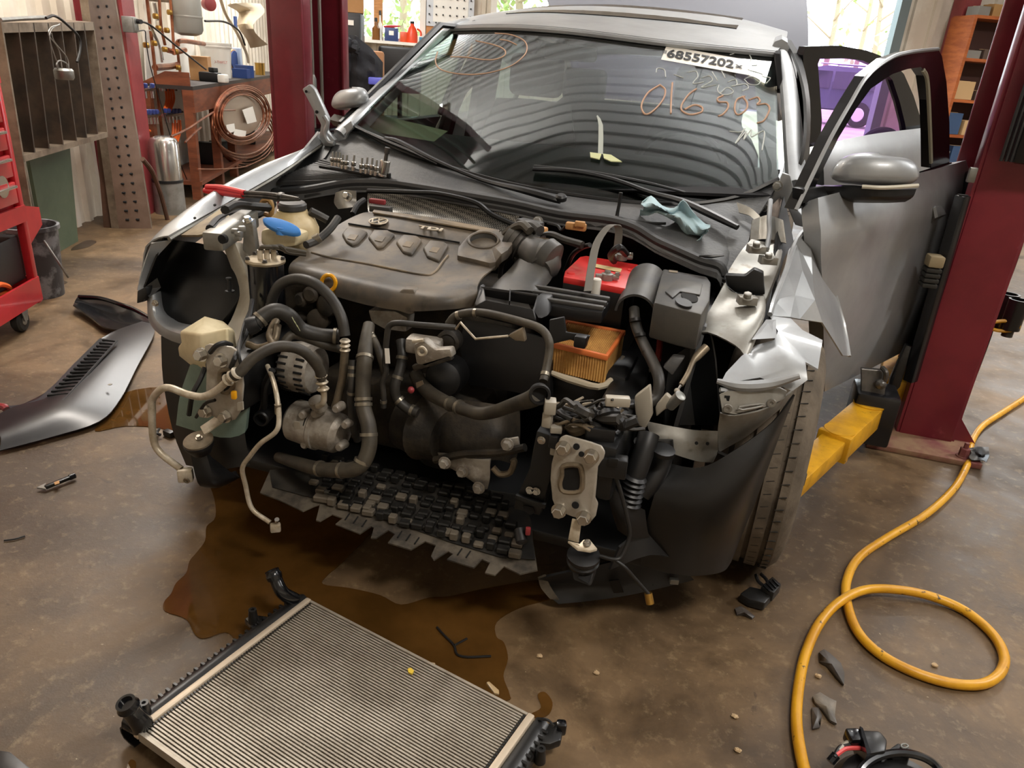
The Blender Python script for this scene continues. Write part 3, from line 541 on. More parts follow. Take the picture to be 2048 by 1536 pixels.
p = BW(800, 140, 7.5); t = thing('office_chair', 'black office chair in front of the ribbed back wall', 'chair', V(p.x, p.y, 0)); B().box(p, (.5, .08, .5), R24).build('backrest', 'black_plastic', t, bevel=.035, seg=3); B().box(V(p.x, p.y, .5) - e2 * .2, (.5, .5, .09), R24).build('seat', 'black_plastic', t, bevel=.03); B().tube([V(p.x, p.y, .05) - e2 * .2, V(p.x, p.y, .48) - e2 * .2], .035, 8, 1).build('post', 'galv', t); B().lathe(V(p.x, p.y, 0) - e2 * .2, (0, 0, 1), [(0, .32), (.03, .32), (.06, .04)], 5).build('base', 'black_plastic', t); B().beam(p - V(0, 0, .2), V(p.x, p.y, .5), .06, .03).build('back_stem', 'black_plastic', t)
# sill things
sv = VB - .17
def sp(px): q = BW(px, 80, sv); return V(q.x, q.y, ZS + .001)
q = sp(752); t = thing('oil_bottle', 'amber bottle with a black cap on the window sill', 'bottle', q); B().lathe(q, (0, 0, 1), [(0, .05), (0, .06), (.16, .06), (.2, .025), (.25, .02)], 16).build('body', 'brown_glass', t); B().lathe(q + V(0, 0, .25), (0, 0, 1), [(0, .024), (.05, .02), (.05, 0)], 12).build('cap', 'black_plastic', t)
q = sp(760) + e2 * .03; t = thing('spray_bottle', 'slim white bottle beside the amber one on the sill', 'bottle', q); B().lathe(q, (0, 0, 1), [(0, .03), (.22, .03), (.26, .012), (.34, .012)], 12).build('body', 'plastic_white', t); B().lathe(q + V(0, 0, .34), (0, 0, 1), [(0, .02), (.06, .016)], 8).build('nozzle', 'black_plastic', t)
q = sp(783); t = thing('blue_carton', 'dark blue carton on the window sill with a red knife on it', 'box', q); B().box(q + V(0, 0, .09), (.2, .12, .18), R24).build('carton', mat('sill_blue', '2c3f6e', .5), t, bevel=.004); B().box(q - e2 * .063 + V(0, 0, .11), (.07, .004, .06), R24).build('label', 'label_white', t, smooth=False)
B().tube([q + V(-.12, -.02, .19), q + V(0, 0, .2), q + V(.13, .03, .215)], [.012, .022, .008], 8).build('utility_knife', 'red_tool', label='red handled knife lying on the blue carton', cat='knife')
q = sp(807); t = thing('red_tin', 'small red tin on the sill left of the red jug', 'tin', q); B().box(q + V(0, 0, .07), (.1, .07, .14), R24).build('tin', mat('tin_red', 'd4502a', .4), t, bevel=.006)
q = sp(824); t = thing('red_jug', 'bright red plastic jug with a dark cap on the window sill', 'jug', q); B().lathe(q, (0, 0, 1), [(0, .07), (.0, .085), (.12, .085), (.2, .06), (.24, .03), (.26, .03)], 18).build('body', 'jug_red', t); B().lathe(q + V(0, 0, .26), (0, 0, 1), [(0, .033), (.03, .033), (.035, 0)], 12).build('cap', 'black_plastic', t); B().tube([q + e1 * .07 + V(0, 0, .2), q + e1 * .13 + V(0, 0, .15), q + e1 * .12 + V(0, 0, .07), q + e1 * .08 + V(0, 0, .05)], .014, 7).build('handle', 'jug_red', t)
q = sp(843); t = thing('small_meter', 'tiny white meter with a blue screen at the right end of the sill', 'meter', q); B().box(q + V(0, 0, .05), (.12, .05, .1), R24).build('case', 'plastic_white', t, bevel=.006); B().box(q - e2 * .027 + V(0, 0, .06), (.07, .004, .05), R24).build('screen', mat('screen_blue', '4a86a8', .2), t, smooth=False)
# pegboard sheet over plywood
a, c = BW(853, 20, VB - .08), BW(948, 20, VB - .08); zb = BW(900, 55, VB - .08).z; zp = BW(870, 108, VB - .06).z
B().prism([V(a.x, a.y, zp), V(c.x, c.y, zp), V(c.x, c.y, 3.1), V(a.x, a.y, 3.1)], e2 * .03).build('plywood_panel', 'ply', smooth=False, label='plywood panel on the wall behind the pegboard', cat='panel')
t = thing('pegboard', 'white pegboard with rows of dark pegs above the windscreen', 'pegboard', V((a.x + c.x) / 2, (a.y + c.y) / 2, zb)); B().prism([V(a.x, a.y, zb) - e2 * .02, V(c.x, c.y, zb) - e2 * .02, V(c.x, c.y, 3.0) - e2 * .02, V(a.x, a.y, 3.0) - e2 * .02], e2 * .012).build('sheet', mat('peg_grey', 'cfd3d8', .4), t, smooth=False)
a2 = a.lerp(c, .14); c2 = a.lerp(c, .88); B().prism([V(a2.x, a2.y, zb + .06) - e2 * .022, V(c2.x, c2.y, zb + .06) - e2 * .022, V(c2.x, c2.y, 2.8) - e2 * .022, V(a2.x, a2.y, 2.8) - e2 * .022], e2 * -.004).build('paper_sheet', 'label_white', t, smooth=False); h0 = None
for i in range(7):
    for j in range(5):
        p = a.lerp(c, .06 + i * .145); p = V(p.x, p.y, zb + .05 + j * .11) - e2 * .03
        if h0 is None: h0 = B().lathe(p, -e2, [(0, .012), (.02, .012)], 8).build('peg', 'black_plastic', t); hp = p
        else: clone(h0, t, p - hp)
# right end of the back wall: red column and the wooden shelves
u_ = uu(1905, 60); B().box(W(u_, VB - .18, ZC / 2), (.26, .3, ZC), R24).build('steel_column', 'column_red', smooth=False, label='red steel column of the back wall beside the wooden shelves', cat='column')
mat('shelf_wood', 'b8652f', .6, c2='9c4f22', scale=3, stretch=(1, 1, 5)); mat('shelf_dark', '4a2f28', .8)
sv = VB - .75; s0 = float(np.dot(np.array(BW(1905, 200, sv)), E1)); s1 = s0 + 1.5
t = thing('shelf_unit', 'tall orange wooden shelf unit full of boxes at the far right', 'shelf', W((s0 + s1) / 2, sv + .3, 0)); H = 2.35; lv = [.12, .62, 1.15, 1.75, H]
for s_ in (s0, s1): B().box(W(s_, sv + .28, H / 2), (.05, .56, H), R24).build('side_board', 'shelf_wood', t, smooth=False)
for z in lv: B().box(W((s0 + s1) / 2, sv + .28, z), (s1 - s0, .56, .045), R24).build('shelf_board', 'shelf_wood', t, smooth=False)
B().box(W((s0 + s1) / 2, sv + .55, H / 2), (s1 - s0, .02, H), R24).build('back_panel', 'shelf_dark', t, smooth=False)
rr = random.Random(3); mats_ = [mat('box_tan', 'a9814f', .8), mat('box_pale', 'c7a577', .8), mat('box_grey', '84817a', .6), mat('box_blue', '3b5477', .6), mat('box_red', 'b2352c', .6), mat('box_dark', '5a4a40', .7)]
words = ['tan', 'pale', 'grey', 'blue', 'red', 'dark']; tiers = ['bottom', 'second', 'third', 'fourth', 'top']; spot = ['left', 'middle left', 'middle', 'middle right', 'right']
for i, z in enumerate(lv):
    x_ = s0 + .06
    for j in range(5):
        w = rr.uniform(.16, .3); h = rr.uniform(.12, .34); k = rr.randrange(6)
        if i == 3: h *= .6; k = rr.choice([2, 5, 2])
        if i == 4: h *= .7
        if x_ + w > s1 - .03: break
        q = W(x_ + w / 2, sv + .22, z + .0235); d_ = rr.uniform(.2, .36); tt = thing('storage_box', '%s storage box, %s on the %s board of the far shelf unit' % (words[k], spot[j], tiers[i]), 'box', q, 'boxes on the far shelf unit')
        B().box(q + V(0, 0, h / 2), (w, d_, h), R24 + rr.uniform(-.05, .05)).build('carton', mats_[k], tt, smooth=False, bevel=.003); B().box(q + V(0, 0, h + .003), (w * .96, .05, .005), R24).build('tape_strip', 'box_pale', tt, smooth=False); x_ += w + rr.uniform(.05, .09)
# spare tyre leaning at the jamb, seen through the tinted glass
c = W(DU1 - .1, VB - .6, .34); t = thing('spare_tyre', 'old tyre with an orange rim standing by the overhead door jamb', 'tyre', V(c.x, c.y, 0)); ax_ = (V(*CAM) - c); ax_.z = 0
B().lathe(c, ax_, [(-.1, .2), (-.1, .3), (-.07, .34), (.07, .34), (.1, .3), (.1, .2)], 28).build('tyre', 'tyre_black', t); B().lathe(c, ax_, [(-.08, .05), (-.06, .2), (.06, .2), (.08, .16)], 24).build('rim', mat('rim_orange', 'c0592a', .5), t)
# ================================================================ two-post lift
mat('lift_red', '7e2632', 0.4, coat=.2, c2='6c1f2b', scale=3, c3='94454e', s3=14, amt3=(.66, .8)); mat('lift_yellow', 'd9a012', 0.45, c2='b9860c', scale=9, c3='6e5010', s3=45, amt3=(.64, .72)); mat('dusty_red', '86694f', .85, c2='6f3a38', scale=8); mat('steel_worn', '5f5c58', .4, .7, c2='3d3a37', scale=12); mat('cable', '8f8a80', .4, .7); mat('black_gloss', '141416', .25)
lp, rp = Y(538, 119, 1.2), Y(606, 119, 1.2)
t = thing('lift_post', 'red steel lift post left of the car with cables in its channel', 'lift post', V((lp.x + rp.x) / 2, 1.4, 0))
H = ZC - .2
B().box(((lp.x + rp.x) / 2, 1.21, H / 2), (rp.x - lp.x, .02, H)).build('front_wall', 'lift_red', t, bevel=.006); B().box((lp.x + .01, 1.4, H / 2), (.02, .4, H)).build('outer_wall', 'lift_red', t, smooth=False); B().box(((lp.x + rp.x) / 2, 1.6, H / 2), (rp.x - lp.x, .02, H)).build('rear_wall', 'lift_red', t, bevel=.006)
B().box((rp.x - .005, 1.245, H / 2), (.012, .06, H)).build('front_lip', 'lift_red', t, bevel=.003); B().box((rp.x - .005, 1.575, H / 2), (.012, .05, H)).build('rear_lip', 'lift_red', t, bevel=.003)
for px in (622, 640):
    q = X(px, 60, rp.x - .06); B().tube([V(q.x, q.y, .4), V(q.x, q.y, H)], .009, 8, 1).build('cable', 'cable', t)
q = X(622, 60, rp.x - .06); B().lathe(V(q.x, q.y, X(628, 165, rp.x).z - .15), (0, 0, 1), [(0, .018), (.16, .018), (.18, .010)], 10).build('cable_end', 'galv', t)
B().box((lp.x + .10, 1.4, .45), (.15, .28, .9)).build('carriage', 'black_gloss', t, bevel=.01); B().box((rp.x + .02, 1.42, .72), (.03, .16, .34)).build('carriage_plate', 'black_gloss', t, bevel=.006)
B().box(((lp.x + rp.x) / 2, 1.4, .012), (.45, .55, .024)).build('base_plate', 'dusty_red', t, bevel=.004)
# right post
x0, x1, y0, y1 = 1.395, 1.585, 1.06, 1.44
t = thing('lift_post', 'red steel lift post right of the open car door', 'lift post', V(1.49, 1.25, 0))
B().box(((x0 + x1) / 2, y0, H / 2), (x1 - x0, .02, H)).build('front_wall', 'lift_red', t, bevel=.006); B().box((x1, (y0 + y1) / 2, H / 2), (.02, y1 - y0, H)).build('outer_wall', 'lift_red', t, smooth=False); B().box(((x0 + x1) / 2, y1, H / 2), (x1 - x0, .02, H)).build('rear_wall', 'lift_red', t, bevel=.006)
B().box((x0 - .005, y0 + .03, H / 2), (.012, .07, H)).build('front_lip', 'lift_red', t, bevel=.003)
B().box((x0 + .10, (y0 + y1) / 2 + .02, .5), (.15, .28, 1.0)).build('carriage', 'black_gloss', t, bevel=.01)
a, c = Y(1926, 391, .98), Y(1820, 762, 1.0); B().beam(a, c, .038, .038).build('lock_tube', 'black_gloss', t, bevel=.004); B().box(a + V(0, 0, .001), (.028, .028, .004)).build('tube_opening', 'hole_black', t, smooth=False)
d_ = Y(1860, 552, .95)
for k in range(4): B().box(d_ + V(0, 0, -.03 + k * .018), (.05, .06, .015), .1).build('rubber_pad', 'rubber', t, bevel=.004)
B().box(d_ + V(0, 0, .055), (.05, .06, .04), .1).build('pad_block', mat('tan_block', '8f8063', .7), t, bevel=.006)
# black control box on the front face
p = Y(2012, 322, y0 - .05); zb_ = p.z; xb_ = Y(1990, 322, y0 - .1).x; b = B(); B().box((xb_ + .16, y0 - .075, zb_ + .45), (.24, .13, .9)).build('control_box', 'black_gloss', t, bevel=.012)
for k in range(3): B().tube([(xb_ + .005 + k * .014, y0 - .145, zb_ + .005), (xb_ + .005 + k * .014, y0 - .145, zb_ + .9)], .006, 7, 1).build('conduit', 'black_plastic', t)
p = Y(1944, 350, y0 - .02); B().box(p, (.025, .02, .05)).build('latch', 'galv', t, bevel=.003)
# base plate, bolts, gussets
B().box((1.46, 1.12, .011), (.40, .46, .022)).build('base_plate', 'dusty_red', t, bevel=.004)
for q in ((1.31, .95), (1.60, .93), (1.63, 1.2)):
    b = B(); bolt(b, (q[0], q[1], .022), (0, 0, 1), .018, .03); b.lathe((q[0], q[1], .05), (0, 0, 1), [(0, .009), (.03, .009)], 8); b.build('anchor_bolt', 'dusty_red', t)
B().prism([(x1 + .01, y0 + .02, .02), (x1 + .09, y0 + .02, .02), (x1 + .01, y0 + .02, .12)], V(0, .012, 0)).build('gusset', 'lift_red', t, smooth=False)
# knuckle and arms
K = Z(1752, 800, .22); b = B(); B().box((K.x + .0, K.y + .03, .155), (.15, .16, .20)).build('knuckle_box', 'black_gloss', t, bevel=.012)
B().prism([Y(1722, 737, K.y), Y(1775, 742, K.y), Y(1768, 803, K.y - .03), Y(1722, 797, K.y - .03)], V(0, .02, 0)).build('knuckle_plate', 'steel_worn', t, smooth=False, bevel=.003)
B().lathe(Y(1760, 768, K.y - .03), (0, -1, .3), [(0, .02), (.02, .018), (.03, .006)], 12).build('hook', 'steel_worn', t); B().tube([Y(1764, 735, K.y - .02), Y(1772, 745, K.y - .04), Y(1770, 760, K.y - .04), Y(1762, 765, K.y - .03)], .009, 8).build('hook', 'steel_worn', t)
B().prism([Y(1812, 690, 1.0), Y(1826, 695, 1.0), Y(1800, 775, 1.0), Y(1772, 802, 1.0), Y(1780, 760, 1.0)], V(0, .03, 0)).build('pivot_gusset', 'black_gloss', t, bevel=.004)
A_, Bq = Z(1737, 812, .20), Z(1674, 868, .20); dd = (Bq - A_).normalized(); A_.z = Bq.z = .165
B().beam(A_, Bq + dd * .02, .105, .085).build('arm', 'lift_yellow', t, bevel=.006, label='yellow outer lift arm'); B().beam(Bq, Bq + dd * .45, .082, .062).build('inner_arm', 'lift_yellow', t, bevel=.005)
s_ = dd.cross(V(0, 0, 1)); B().lathe(A_ + V(0, 0, .04), (0, 0, 1), [(0, .055), (.006, .055)], 24).build('pivot_cap', 'lift_yellow', t); B().lathe(Bq - dd * .02 + V(0, 0, .04), (0, 0, 1), [(0, .05), (.006, .05)], 24).build('pivot_cap', 'lift_yellow', t)
B().prism([Bq + s_ * -.055 + V(0, 0, .045), Bq + s_ * .055 + V(0, 0, .045), Bq + s_ * .055 - V(0, 0, .05), Bq - s_ * .055 - V(0, 0, .05)], dd * .03).build('arm_collar', 'lift_yellow', t, bevel=.006); b = B(); bolt(b, Bq + dd * .015 + s_ * .056 - V(0, 0, .02), s_, .008); b.build('pin', 'steel_worn', t)
B().lathe(Bq + dd * .42 + V(0, 0, .03), (0, 0, 1), [(0, .05), (.03, .05), (.035, .04)], 20).build('arm_pad', 'rubber', t)
a, c = Z(1800, 700, .2), Z(1768, 745, .2); B().beam(V(a.x + .05, a.y + .35, .165), V(c.x + .03, c.y - .1, .165), .11, .085).build('arm', 'lift_yellow', t, bevel=.006)
# adapters in their yellow holder
hp = Y(1990, 652, 1.3); t2 = thing('adapter_holder', 'yellow ring holder on the right side of the red post', 'holder', hp); B().tube([Y(2008 + 30 * math.cos(k * .5236), 652 + 10 * math.sin(k * .5236), 1.25) for k in range(12)], .007, 7, 3, closed=True).build('ring', 'lift_yellow', t2); B().beam(Y(1974, 645, 1.32), Y(1990, 648, 1.32), .02, .03).build('arm', 'lift_yellow', t2, bevel=.004); B().prism([Y(1966, 655, 1.3), Y(1974, 645, 1.3), Y(1972, 668, 1.3), Y(1964, 690, 1.3)], V(0, .03, 0)).build('bracket', 'lift_yellow', t2, smooth=False)
for k, (px, py, ht) in enumerate([(2000, 585, 62), (2018, 596, 62)]):
    a, c = Y(px, py + ht, 1.33 - .06 * k), Y(px, py, 1.33 - .06 * k); h = a.z and (c.z - a.z); q = thing('lift_adapter', ['black steel lift adapter behind the other one in the yellow holder', 'black steel lift adapter nearest the right edge in the yellow holder'][k], 'adapter', V(a.x, a.y, a.z), 'lift adapters'); B().lathe(V(a.x, a.y, a.z), (0, 0, 1), [(0, .028), (0, .036), (h, .036), (h, .028), (h * .3, .028)], 24).build('sleeve', 'black_gloss', q); B().lathe(V(a.x, a.y, a.z - .03), (0, 0, 1), [(0, .02), (.04, .02)], 16).build('stem', 'steel_worn', q)
B().tube([Y(2062, 420, 1.5), Y(2030, 520, 1.5), Y(2000, 600, 1.5), Y(1975, 680, 1.5), V(Y(1975, 680, 1.5).x, 1.52, .02)], .011, 8).build('black_rod', 'black_gloss', label='thin black rod standing behind the right lift post', cat='rod')
# ================================================================ the car: body
def metallic(name, c, rough=.42):
    return mat(name, c, rough, .45, coat=.35, c2=tuple(x * .9 for x in (int(c[0:2], 16) / 255, int(c[2:4], 16) / 255, int(c[4:6], 16) / 255)), scale=3)
metallic('paint', 'a5a8aa'); mat('bare_paint', '97968f', .4, .5, c2='807c74', scale=7, c3='6d604e', s3=22, amt3=(.6, .78)); mat('trim_black', '0d0e0f', .42); mat('gloss_black', '101114', .2, coat=.3); mat('cowl_plastic', '3a3b3d', .55, c2='4a4a49', scale=6, bump=.15, bscale=90); mat('liner', '0c0c0c', .38, c2='151412', scale=5); mat('interior', '1b1b1e', .9); mat('headliner', '3c3a38', .9); mat('tyre', '675c4e', .85, c2='4f463a', scale=10, bump=.2, bscale=70)
mat('sticker', 'e6e2d6', .5); mat('ink', '1e1d1c', .6); mat('chalk', 'c9a48a', .8); mat('chalk_white', 'cfd3cf', .8); mat('paper_yellow', 'd5d9a8', .7)
WS = glassmat('windscreen_glass', (.56, .61, .59)); TG = glassmat('side_glass', (.82,.9,.85)); PG = glassmat('purple_glass', (.80, .58, .90))
car = thing('car', 'silver sedan with its front end stripped off and the engine bay exposed', 'car', V(0, 1.2, 0))
def Yp(l): return [Y(*q) for q in l]
def Yc(l, y): return [Y(q[0], q[1], y) for q in l]
def cp(b, name, m, par=None, **k): return b.build(name, m, par or car, **k)
# ---- windscreen: bottom edge, top edge (photo points with their depth in the car)
bot = Yp([(704, 249, .60), (790, 296, .50), (900, 335, .45), (1020, 368, .43), (1130, 388, .43), (1260, 405, .43), (1380, 408, .46), (1480, 392, .52), (1557, 358, .58)])
top = Yp([(907, 60, 1.36), (960, 58, 1.30), (1020, 58, 1.26), (1080, 61, 1.24), (1150, 67, 1.23), (1230, 77, 1.23), (1340, 91, 1.25), (1450, 102, 1.30), (1552, 112, 1.38)])
rows = []
for k in range(7):
    f = k / 6; rows.append([bot[j].lerp(top[j], f) + V(0, -.012, .022) * math.sin(math.pi * f) * (1 - abs(j - 4) / 5) for j in range(9)])
ws = cp(B().loft(rows, 4), 'windscreen', WS, ang=60, solid=.004)
def on_ws(s, f):
    """point on the screen, s across 0..1, f up 0..1"""
    j = min(int(s * 8), 7); h = s * 8 - j; k = min(int(f * 6), 5); g = f * 6 - k
    return (rows[k][j].lerp(rows[k][j + 1], h)).lerp(rows[k + 1][j].lerp(rows[k + 1][j + 1], h), g)
wsq = [(rows[k][j], rows[k][j + 1], rows[k + 1][j + 1], rows[k + 1][j]) for k in range(6) for j in range(8)]
from mathutils.geometry import intersect_ray_tri
def hit0(px, py, quads, off=.003):
    o = Vector(CAM); d = Vector(ray(px, py)).normalized(); best = None
    for a, b_, c, e in quads:
        for t3 in ((a, b_, c), (a, c, e)):
            h = intersect_ray_tri(t3[0], t3[1], t3[2], d, o, True)
            if h is not None and (best is None or (h - o).length < (best - o).length): best = h
    return best - d * off if best is not None else o + d * 2.6
from mathutils.bvhtree import BVHTree
WT = BVHTree.FromPolygons([v.co + Vector(car['_L']) for v in ws.data.vertices], [list(p.vertices) for p in ws.data.polygons])
def hit(px, py, quads, off=.003):
    d = Vector(ray(px, py)).normalized(); h = WT.ray_cast(Vector(CAM), d)[0]
    return h - d * off if h is not None else hit0(px, py, quads, off)
def onscreen(l, off=.006): return [hit(x, y, wsq, off) for x, y in l]
cp(B().tube(bot, .008, 6, 3), 'lower_seal', 'trim_black', ws)
# black ceramic band along the screen's border
for nm, pts_ in (('frit_band', [[on_ws(s_, k / 12) for k in range(13)] for s_ in (.945, .97, .998)]), ('frit_band', [[on_ws(s_, k / 12) for k in range(13)] for s_ in (.002, .03)]), ('frit_band', [[on_ws(k / 16, f_) for k in range(17)] for f_ in (.0, .05)])):
    cp(B().loft([[q + V(0, .012, -.012) for q in r] for r in pts_]), nm, 'trim_black', ws, solid=.001)
# ---- roof and pillars
def shift(l, v): return [q + Vector(v) for q in l]
r0 = [q + V(0, -.004, .006) for q in top]
r1 = Yp([(880, 52, 1.75), (940, 42, 1.72), (1010, 36, 1.70), (1080, 34, 1.70), (1160, 38, 1.70), (1250, 45, 1.70), (1360, 55, 1.72), (1470, 68, 1.75), (1570, 85, 1.80)])
xs = [q.x for q in r1]
r2 = Yp([(892, 60, 2.2), (950, 42, 2.2), (1025, 27, 2.2), (1100, 19, 2.2), (1180, 16, 2.2), (1265, 19, 2.2), (1375, 29, 2.2), (1485, 44, 2.2), (1572, 68, 2.2)]); r3 = [V(q.x * .97, 2.8, q.z - .04) for q in r2]; r4 = [V(q.x * .9, 3.15, q.z - .16) for q in r2]
roof = cp(B().loft([r0, r1, r2, r3, r4], 3), 'roof', 'paint', ang=60, solid=-.012)
cp(B().loft([[q + V(0, 0, -.03) for q in r] for r in (r0, r1, r2, r3, r4)], 1), 'headliner', 'headliner', solid=-.01)
sr = [[a.lerp(c, f) + V(0, 0, .012) for a, c in zip(r1[2:8], r2[2:8])] for f in (.1, .4, .7, 1.0)]
cp(B().loft(sr, 2), 'sunroof', mat('sunroof_glass', '2a2c30', .12), roof, solid=-.006)
cp(B().tube([q + V(0, -.01, .004) for q in top], .012, 7, 3), 'header_trim', 'paint', roof)
# left pillar (photo left)
cp(B().tube(Yp([(678, 268, .56), (704, 243, .62), (760, 190, .84), (830, 122, 1.10), (900, 58, 1.38), (930, 46, 1.56)]), [.028, .026, .024, .024, .026, .028], 10, 5, flat=.7), 'a_pillar', 'paint')
cp(B().tube(Yp([(1594, 372, .62), (1588, 300, .80), (1582, 220, 1.02), (1574, 150, 1.24), (1565, 112, 1.40), (1563, 104, 1.5)]), [.034, .034, .033, .03, .024, .016], 10, 5, flat=.7), 'a_pillar', 'paint')
cp(B().loft([Yp([(1582, 385, .66), (1610, 300, .72), (1612, 200, 1.0), (1596, 130, 1.3), (1572, 80, 1.6)]), Yp([(1600, 385, .7), (1618, 300, .8), (1620, 200, 1.1), (1604, 120, 1.45), (1582, 80, 1.75)])], 3), 'door_aperture', 'trim_black', solid=.01)
# rails, rear pillars, body sides, rear window, trunk lid
for s in (-1, 1):
    cp(B().tube([V(s * .66, 1.5, 1.385), V(s * .655, 1.9, 1.42), V(s * .64, 2.5, 1.42), V(s * .62, 3.0, 1.36), V(s * .70, 3.5, 1.12), V(s * .74, 3.75, 1.04)], .035, 8, 4), 'roof_rail', 'paint')
    cp(B().tube([V(s * .84, 1.62, .9), V(s * .80, 1.68, 1.1), V(s * .655, 1.78, 1.41)], .04, 8, 4), 'b_pillar', 'trim_black')
    cp(B().loft([[V(s * .86, y, z) for y in (2.75, 3.2, 3.8, 4.25)] for z in (.35, .7, .95)] + [[V(s * .78, y, 1.02) for y in (2.75, 3.2, 3.8, 4.2)]], 2), 'quarter_panel', 'paint', solid=.01)
    cp(B().box((s * .84, 1.75, .26), (.10, 2.3, .14)), 'sill', 'trim_black', bevel=.03); cp(B().prism([V(s * .80, 1.55, .3), V(s * .80, 1.85, .3), V(s * .66, 1.85, 1.4), V(s * .66, 1.6, 1.4)], V(-s * .04, 0, 0)), 'pillar_trim', 'interior', bevel=.01)
cp(B().prism([V(-.60, 3.0, 1.34), V(.60, 3.0, 1.34), V(.66, 3.6, 1.06), V(-.66, 3.6, 1.06)], V(0, .003, .004)), 'rear_window', glassmat('rear_glass', (.55, .5, .75)), smooth=False)
cp(B().loft([[V(x, 3.62 + .02 * abs(x), 1.07) for x in (-.82, -.4, 0, .4, .82)], Yc([(1106, 30), (1240, 60), (1370, 75), (1500, 90), (1616, 105)], 3.72), Yc([(1092, -20), (1230, -10), (1370, 0), (1500, 0), (1612, 0)], 3.85), [V(x, 4.0, 1.98) for x in (-.80, -.4, 0, .4, .76)]], 2), 'trunk_lid', mat('trunk_grey', '66686f', .6), solid=.03)
# right-hand side doors of the far flank (closed)
for y0_, y1_ in ((.66, 1.60), (1.66, 2.72)):
    d = cp(B().loft([[V(-.90, y, .28), V(-.94, y, .6), V(-.93, y, .85), V(-.87, y, 1.0)] for y in (y0_, (y0_ + y1_) / 2, y1_)], 2), 'closed_door', 'paint', solid=.02)
    cp(B().prism([V(-.86, y0_ + .12, 1.0), V(-.86, y1_ - .03, 1.0), V(-.69, y1_ - .06, 1.37), V(-.69, y0_ + .55, 1.36)], V(.004, 0, 0)), 'window_glass', TG, d, smooth=False)
    cp(B().tube([V(-.87, y0_ + .02, 1.0), V(-.70, y0_ + .55, 1.38), V(-.69, y1_ - .02, 1.39), V(-.86, y1_, 1.0)], .014, 6, 1), 'window_frame', 'trim_black', d)
# interior
cp(B().prism([V(.665, 1.22, 1.36), V(.665, 1.9, 1.42), V(.665, 2.0, 1.28), V(.70, 1.5, 1.22), V(.70, 1.15, 1.24)], V(-.02, 0, 0)), 'roof_side_trim', 'interior', bevel=.004)
it = cp(B().box((0, 1.9, .32), (1.66, 2.7, .06)), 'cabin_floor', 'interior', smooth=False)
dash = [[V(x, .46 + .12 * abs(x) ** 2 + .0, .90 + .06 * abs(x)) for x in (-.72, -.4, 0, .4, .72)], [V(x, .62, .965) for x in (-.72, -.4, 0, .4, .72)], [V(x, .85, .985) for x in (-.74, -.4, 0, .4, .74)], [V(x, .98, .93) for x in (-.74, -.4, 0, .4, .74)], [V(x, 1.0, .6) for x in (-.74, -.4, 0, .4, .74)]]
cp(B().loft(dash, 3), 'dashboard', 'interior', solid=.01)
def seat(x, y, w, nm, hz=1.1):
    s = cp(B().box((x, y, .55), (w, .5, .16)), nm, 'interior', bevel=.04, seg=3)
    cp(B().loft([[V(x - w / 2, y + .24, .6), V(x, y + .21, .6), V(x + w / 2, y + .24, .6)], [V(x - w / 2, y + .34, .85), V(x, y + .31, .85), V(x + w / 2, y + .34, .85)], [V(x - w * .36, y + .42, hz), V(x, y + .40, hz + .01), V(x + w * .36, y + .42, hz)]], 3), 'backrest', 'interior', s, solid=.1)
    for hx in ([x] if w < .7 else [x - .38, x + .38]): cp(B().box((hx, y + .45, hz + .11), (.25, .10, .18)), 'headrest', 'interior', s, bevel=.035, seg=3)
seat(-.38, 1.15, .5, 'front_seat'); seat(.38, 1.15, .5, 'front_seat'); seat(0, 2.15, 1.3, 'rear_seat', 1.05)
w_ = cp(B().tube([V(.38 + .18 * math.cos(a), 1.02 + .07 * math.sin(a), .90 + .165 * math.sin(a)) for a in [k * .5236 for k in range(12)]], .014, 8, 3, closed=True), 'steering_wheel', 'interior'); cp(B().lathe((.38, 1.0, .9), (0, .92, .38), [(-.03, .06), (.03, .07)], 16), 'hub', 'interior', w_)
cp(B().tube([on_ws(.47, .97) + V(0, .02, -.01), on_ws(.47, .93) + V(0, .05, -.03)], .01, 6, 1), 'mirror_stalk', 'trim_black'); cp(B().box(on_ws(.475, .88) + V(0, .07, -.02), (.22, .03, .06)), 'rear_view_mirror', 'trim_black', bevel=.02)
cp(B().prism(onscreen([(742, 226), (838, 248), (895, 262), (868, 283), (735, 262)], -.12), V(0, .002, -.001)), 'dash_paper', mat('dash_paper_green', 'c9cba8', .8), smooth=False, label='pale sheet of paper lying on the dashboard')
# auction sticker with its number, chalk writing
def bil(f, g): return (1333 + 168 * f) * (1 - g) + (1322 + 175 * f) * g, (91 + 30 * f) * (1 - g) + (119 + 31 * f) * g
st = cp(B().loft([onscreen([bil(k / 14, g) for k in range(15)], .0022) for g in (0, .33, .67, 1)]), 'auction_sticker', 'sticker', solid=.0004, smooth=False, label='white windscreen sticker printed 68557202')
a, c = hit(1340, 108, wsq, .005), hit(1480, 133, wsq, .005); rt = (c - a).normalized(); upv = (hit(1410, 110, wsq, .007) - hit(1410, 135, wsq, .007)); nw = rt.cross(upv).normalized(); upv = nw.cross(rt)
def drape(o):
    for v in o.data.vertices:
        p = v.co + Vector(car['_L']); h = WT.ray_cast(p + nw * .08, -nw)[0]
        if h is not None: v.co = h + nw * .0034 - Vector(car['_L'])
if nw.dot(Vector(CAM) - a) < 0: nw = -nw
drape(text('sticker_number', '68557202', a.lerp(c, .435), rt, upv, (.064, .086), 'ink', st, .0008, bold=.025)); drape(text('sticker_letter', 'x', a.lerp(c, .985), rt, upv, (.055, .055), 'ink', st, .0008, bold=.015))
